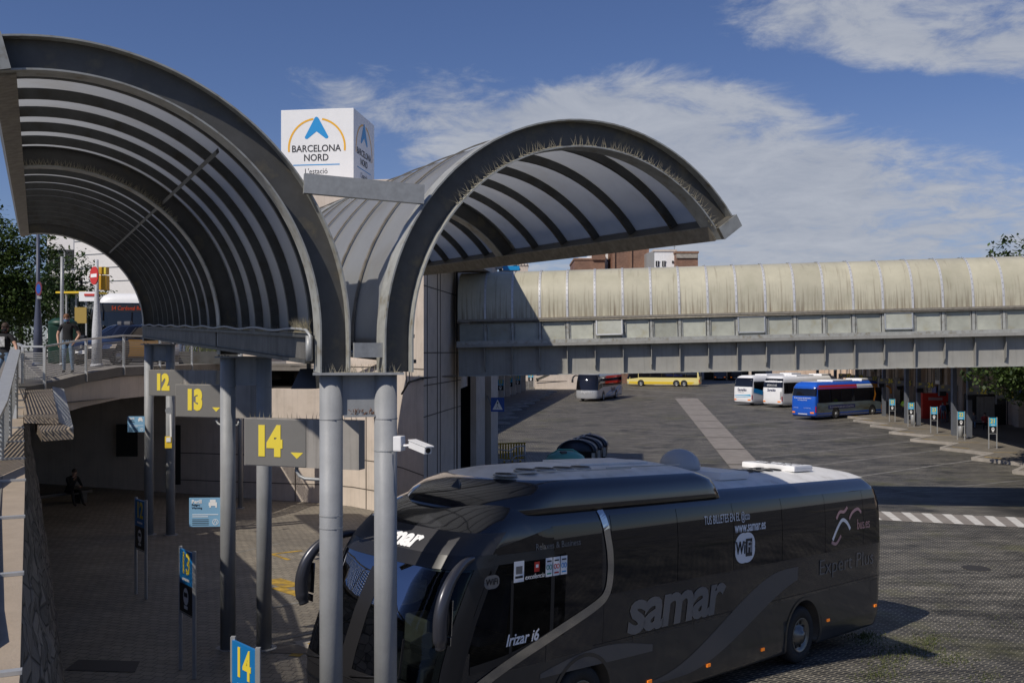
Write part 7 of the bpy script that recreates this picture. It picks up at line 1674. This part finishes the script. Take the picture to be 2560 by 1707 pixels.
for sx in (135, 150, 175):
    for z in (9, 12.4, 15.8): P = pt(sx, 0, 99.9); b = MB(); b.box((P.x, 99.92, z), (.9, .15, 1.9)); w_ = b.build('window', M_DARK, wa, world=True); b = MB(); b.box((P.x - .55, 99.85, z), (.18, .12, 2.0)); b.build('shutter', M_GALV, w_, world=True)
# ---------------------------------------------------------------- trees
def tree(name, label, base, h, crowns, n, leaf, m, seed, trunk_r=.22, cat='tree', lean=(0, 0)):
    rnd = random.Random(seed); root = thing(name, base, label, cat); B = Vector(base)
    b = MB(); top = B + Vector((lean[0], lean[1], h * .55)); b.tube([B, B + (top - B) * .5, top], [trunk_r, trunk_r * .75, trunk_r * .45], 12)
    for c, r in crowns: c = B + Vector(c); b.tube([B + (top - B) * .6, (top + c) / 2 + Vector((0, 0, -.2)), c + Vector((rnd.uniform(-1, 1), rnd.uniform(-1, 1), rnd.uniform(-.5, 1))) * r[0] * .3], [trunk_r * .4, trunk_r * .25, .03], 7)
    b.build('trunk', M_BARK, root, world=True)
    b = MB(); tw = sum(r[0] * r[1] * r[2] for _, r in crowns)
    for c, r in crowns:
        c = B + Vector(c); k = int(n * r[0] * r[1] * r[2] / tw); ncl = max(6, k // 34)
        for q in range(ncl):
            d = Vector((rnd.gauss(0, 1), rnd.gauss(0, 1), rnd.gauss(0, 1))).normalized() * (rnd.uniform(.25, 1.08) ** .55)
            cc_ = c + Vector((d.x * r[0], d.y * r[1], d.z * r[2])); cs = rnd.uniform(.25, .5) * min(1.6, max(r)) * .5
            for _ in range(34):
                p = cc_ + Vector((rnd.gauss(0, cs), rnd.gauss(0, cs), rnd.gauss(0, cs * .7))); l = leaf * rnd.uniform(.7, 1.3)
                a = Vector((rnd.uniform(-1, 1), rnd.uniform(-1, 1), rnd.uniform(-.9, .2))).normalized(); s_ = a.cross(Vector((rnd.uniform(-.3, .3), rnd.uniform(-.3, .3), 1))).normalized() * l * .27
                b.add([p, p + a * l * .5 + s_, p + a * l, p + a * l * .5 - s_], [(0, 1, 2, 3)])
    b.build('crown', m, root, world=True, fix=False); return root
P = pt(40, 0, 62); tree('tree', 'large dense green tree at the left edge beyond the terrace', (P.x - 1.5, 62, 5.7), 14, [((-2, 0, 7.0), (3.6, 3, 3.4)), ((1.8, 0, 5.6), (3.0, 3, 3.0)), ((-3.5, -1, 9.4), (2.8, 2.5, 2.2)), ((-1, 0, 4.0), (4.6, 3, 2.0)), ((3.2, 0, 3.6), (2.0, 2, 1.5))], 30000, .30, M_LEAF, 1)
P = pt(190, 0, 55); tree('tree', 'thin airy tree between the poles in front of the white hall', (P.x - 1.0, 58, 5.7), 9, [((0.2, 0, 3.6), (1.6, 1.4, 1.7)), ((-1.4, 0, 4.4), (1.4, 1.2, 1.5)), ((1.6, 0, 2.7), (1.2, 1, .9)), ((-.2, 0, 5.6), (.8, .7, 1.0))], 5200, .22, M_LEAF2, 2, .10)
P = pt(120, 0, 70); tree('tree', 'dark low tree mass behind the recycling bin', (P.x - 3, 72, 5.7), 8, [((-5, 0, 2.2), (5, 2, 2.4)), ((2, 0, 2.4), (4, 2, 2.2)), ((-1, 0, 4.4), (4, 2, 1.6))], 9000, .34, M_LEAF2, 3, .2)
P = pt(2760, 0, 47); tree('tree', 'leafy street tree at the right edge, crown showing above and below the footbridge', (P.x, 50, 0), 11, [((-1.2, 0, 7.8), (2.9, 2.6, 3.2)), ((-2.6, -.5, 5.2), (2.1, 2.0, 1.2)), ((-3.9, -.4, 5.0), (1.5, 1.5, .8)), ((-1.5, 0, 4.7), (1.8, 2, 1.2)), ((-2.5, 0, 10.9), (1.5, 1.2, 1.2))], 17000, .26, M_LEAF, 4)
# potted spiky plants on the terrace edge
q = pt(520, 0, 37); pp_ = thing('planter', (q.x, 38.2, 5.7), 'long dark planter of spiky plants at the terrace edge beyond sign 12', 'planter')
b = MB(); b.box((q.x - .2, 38.0, 5.95), (2.4, .4, .5)); b.build('trough', M_STEELD, pp_, world=True)
b = MB(); rnd = random.Random(9)
for i in range(120): p = Vector((q.x - 1.2 + rnd.uniform(0, 2.2), 38 + rnd.uniform(-.1, .1), 6.2)); a = Vector((rnd.uniform(-.5, .5), rnd.uniform(-.5, .5), 1)).normalized() * rnd.uniform(.2, .55); b.add([p - Vector((.02, 0, 0)), p + Vector((.02, 0, 0)), p + a], [(0, 1, 2)])
b.build('leaves', M_GRASS, pp_, world=True, fix=False)
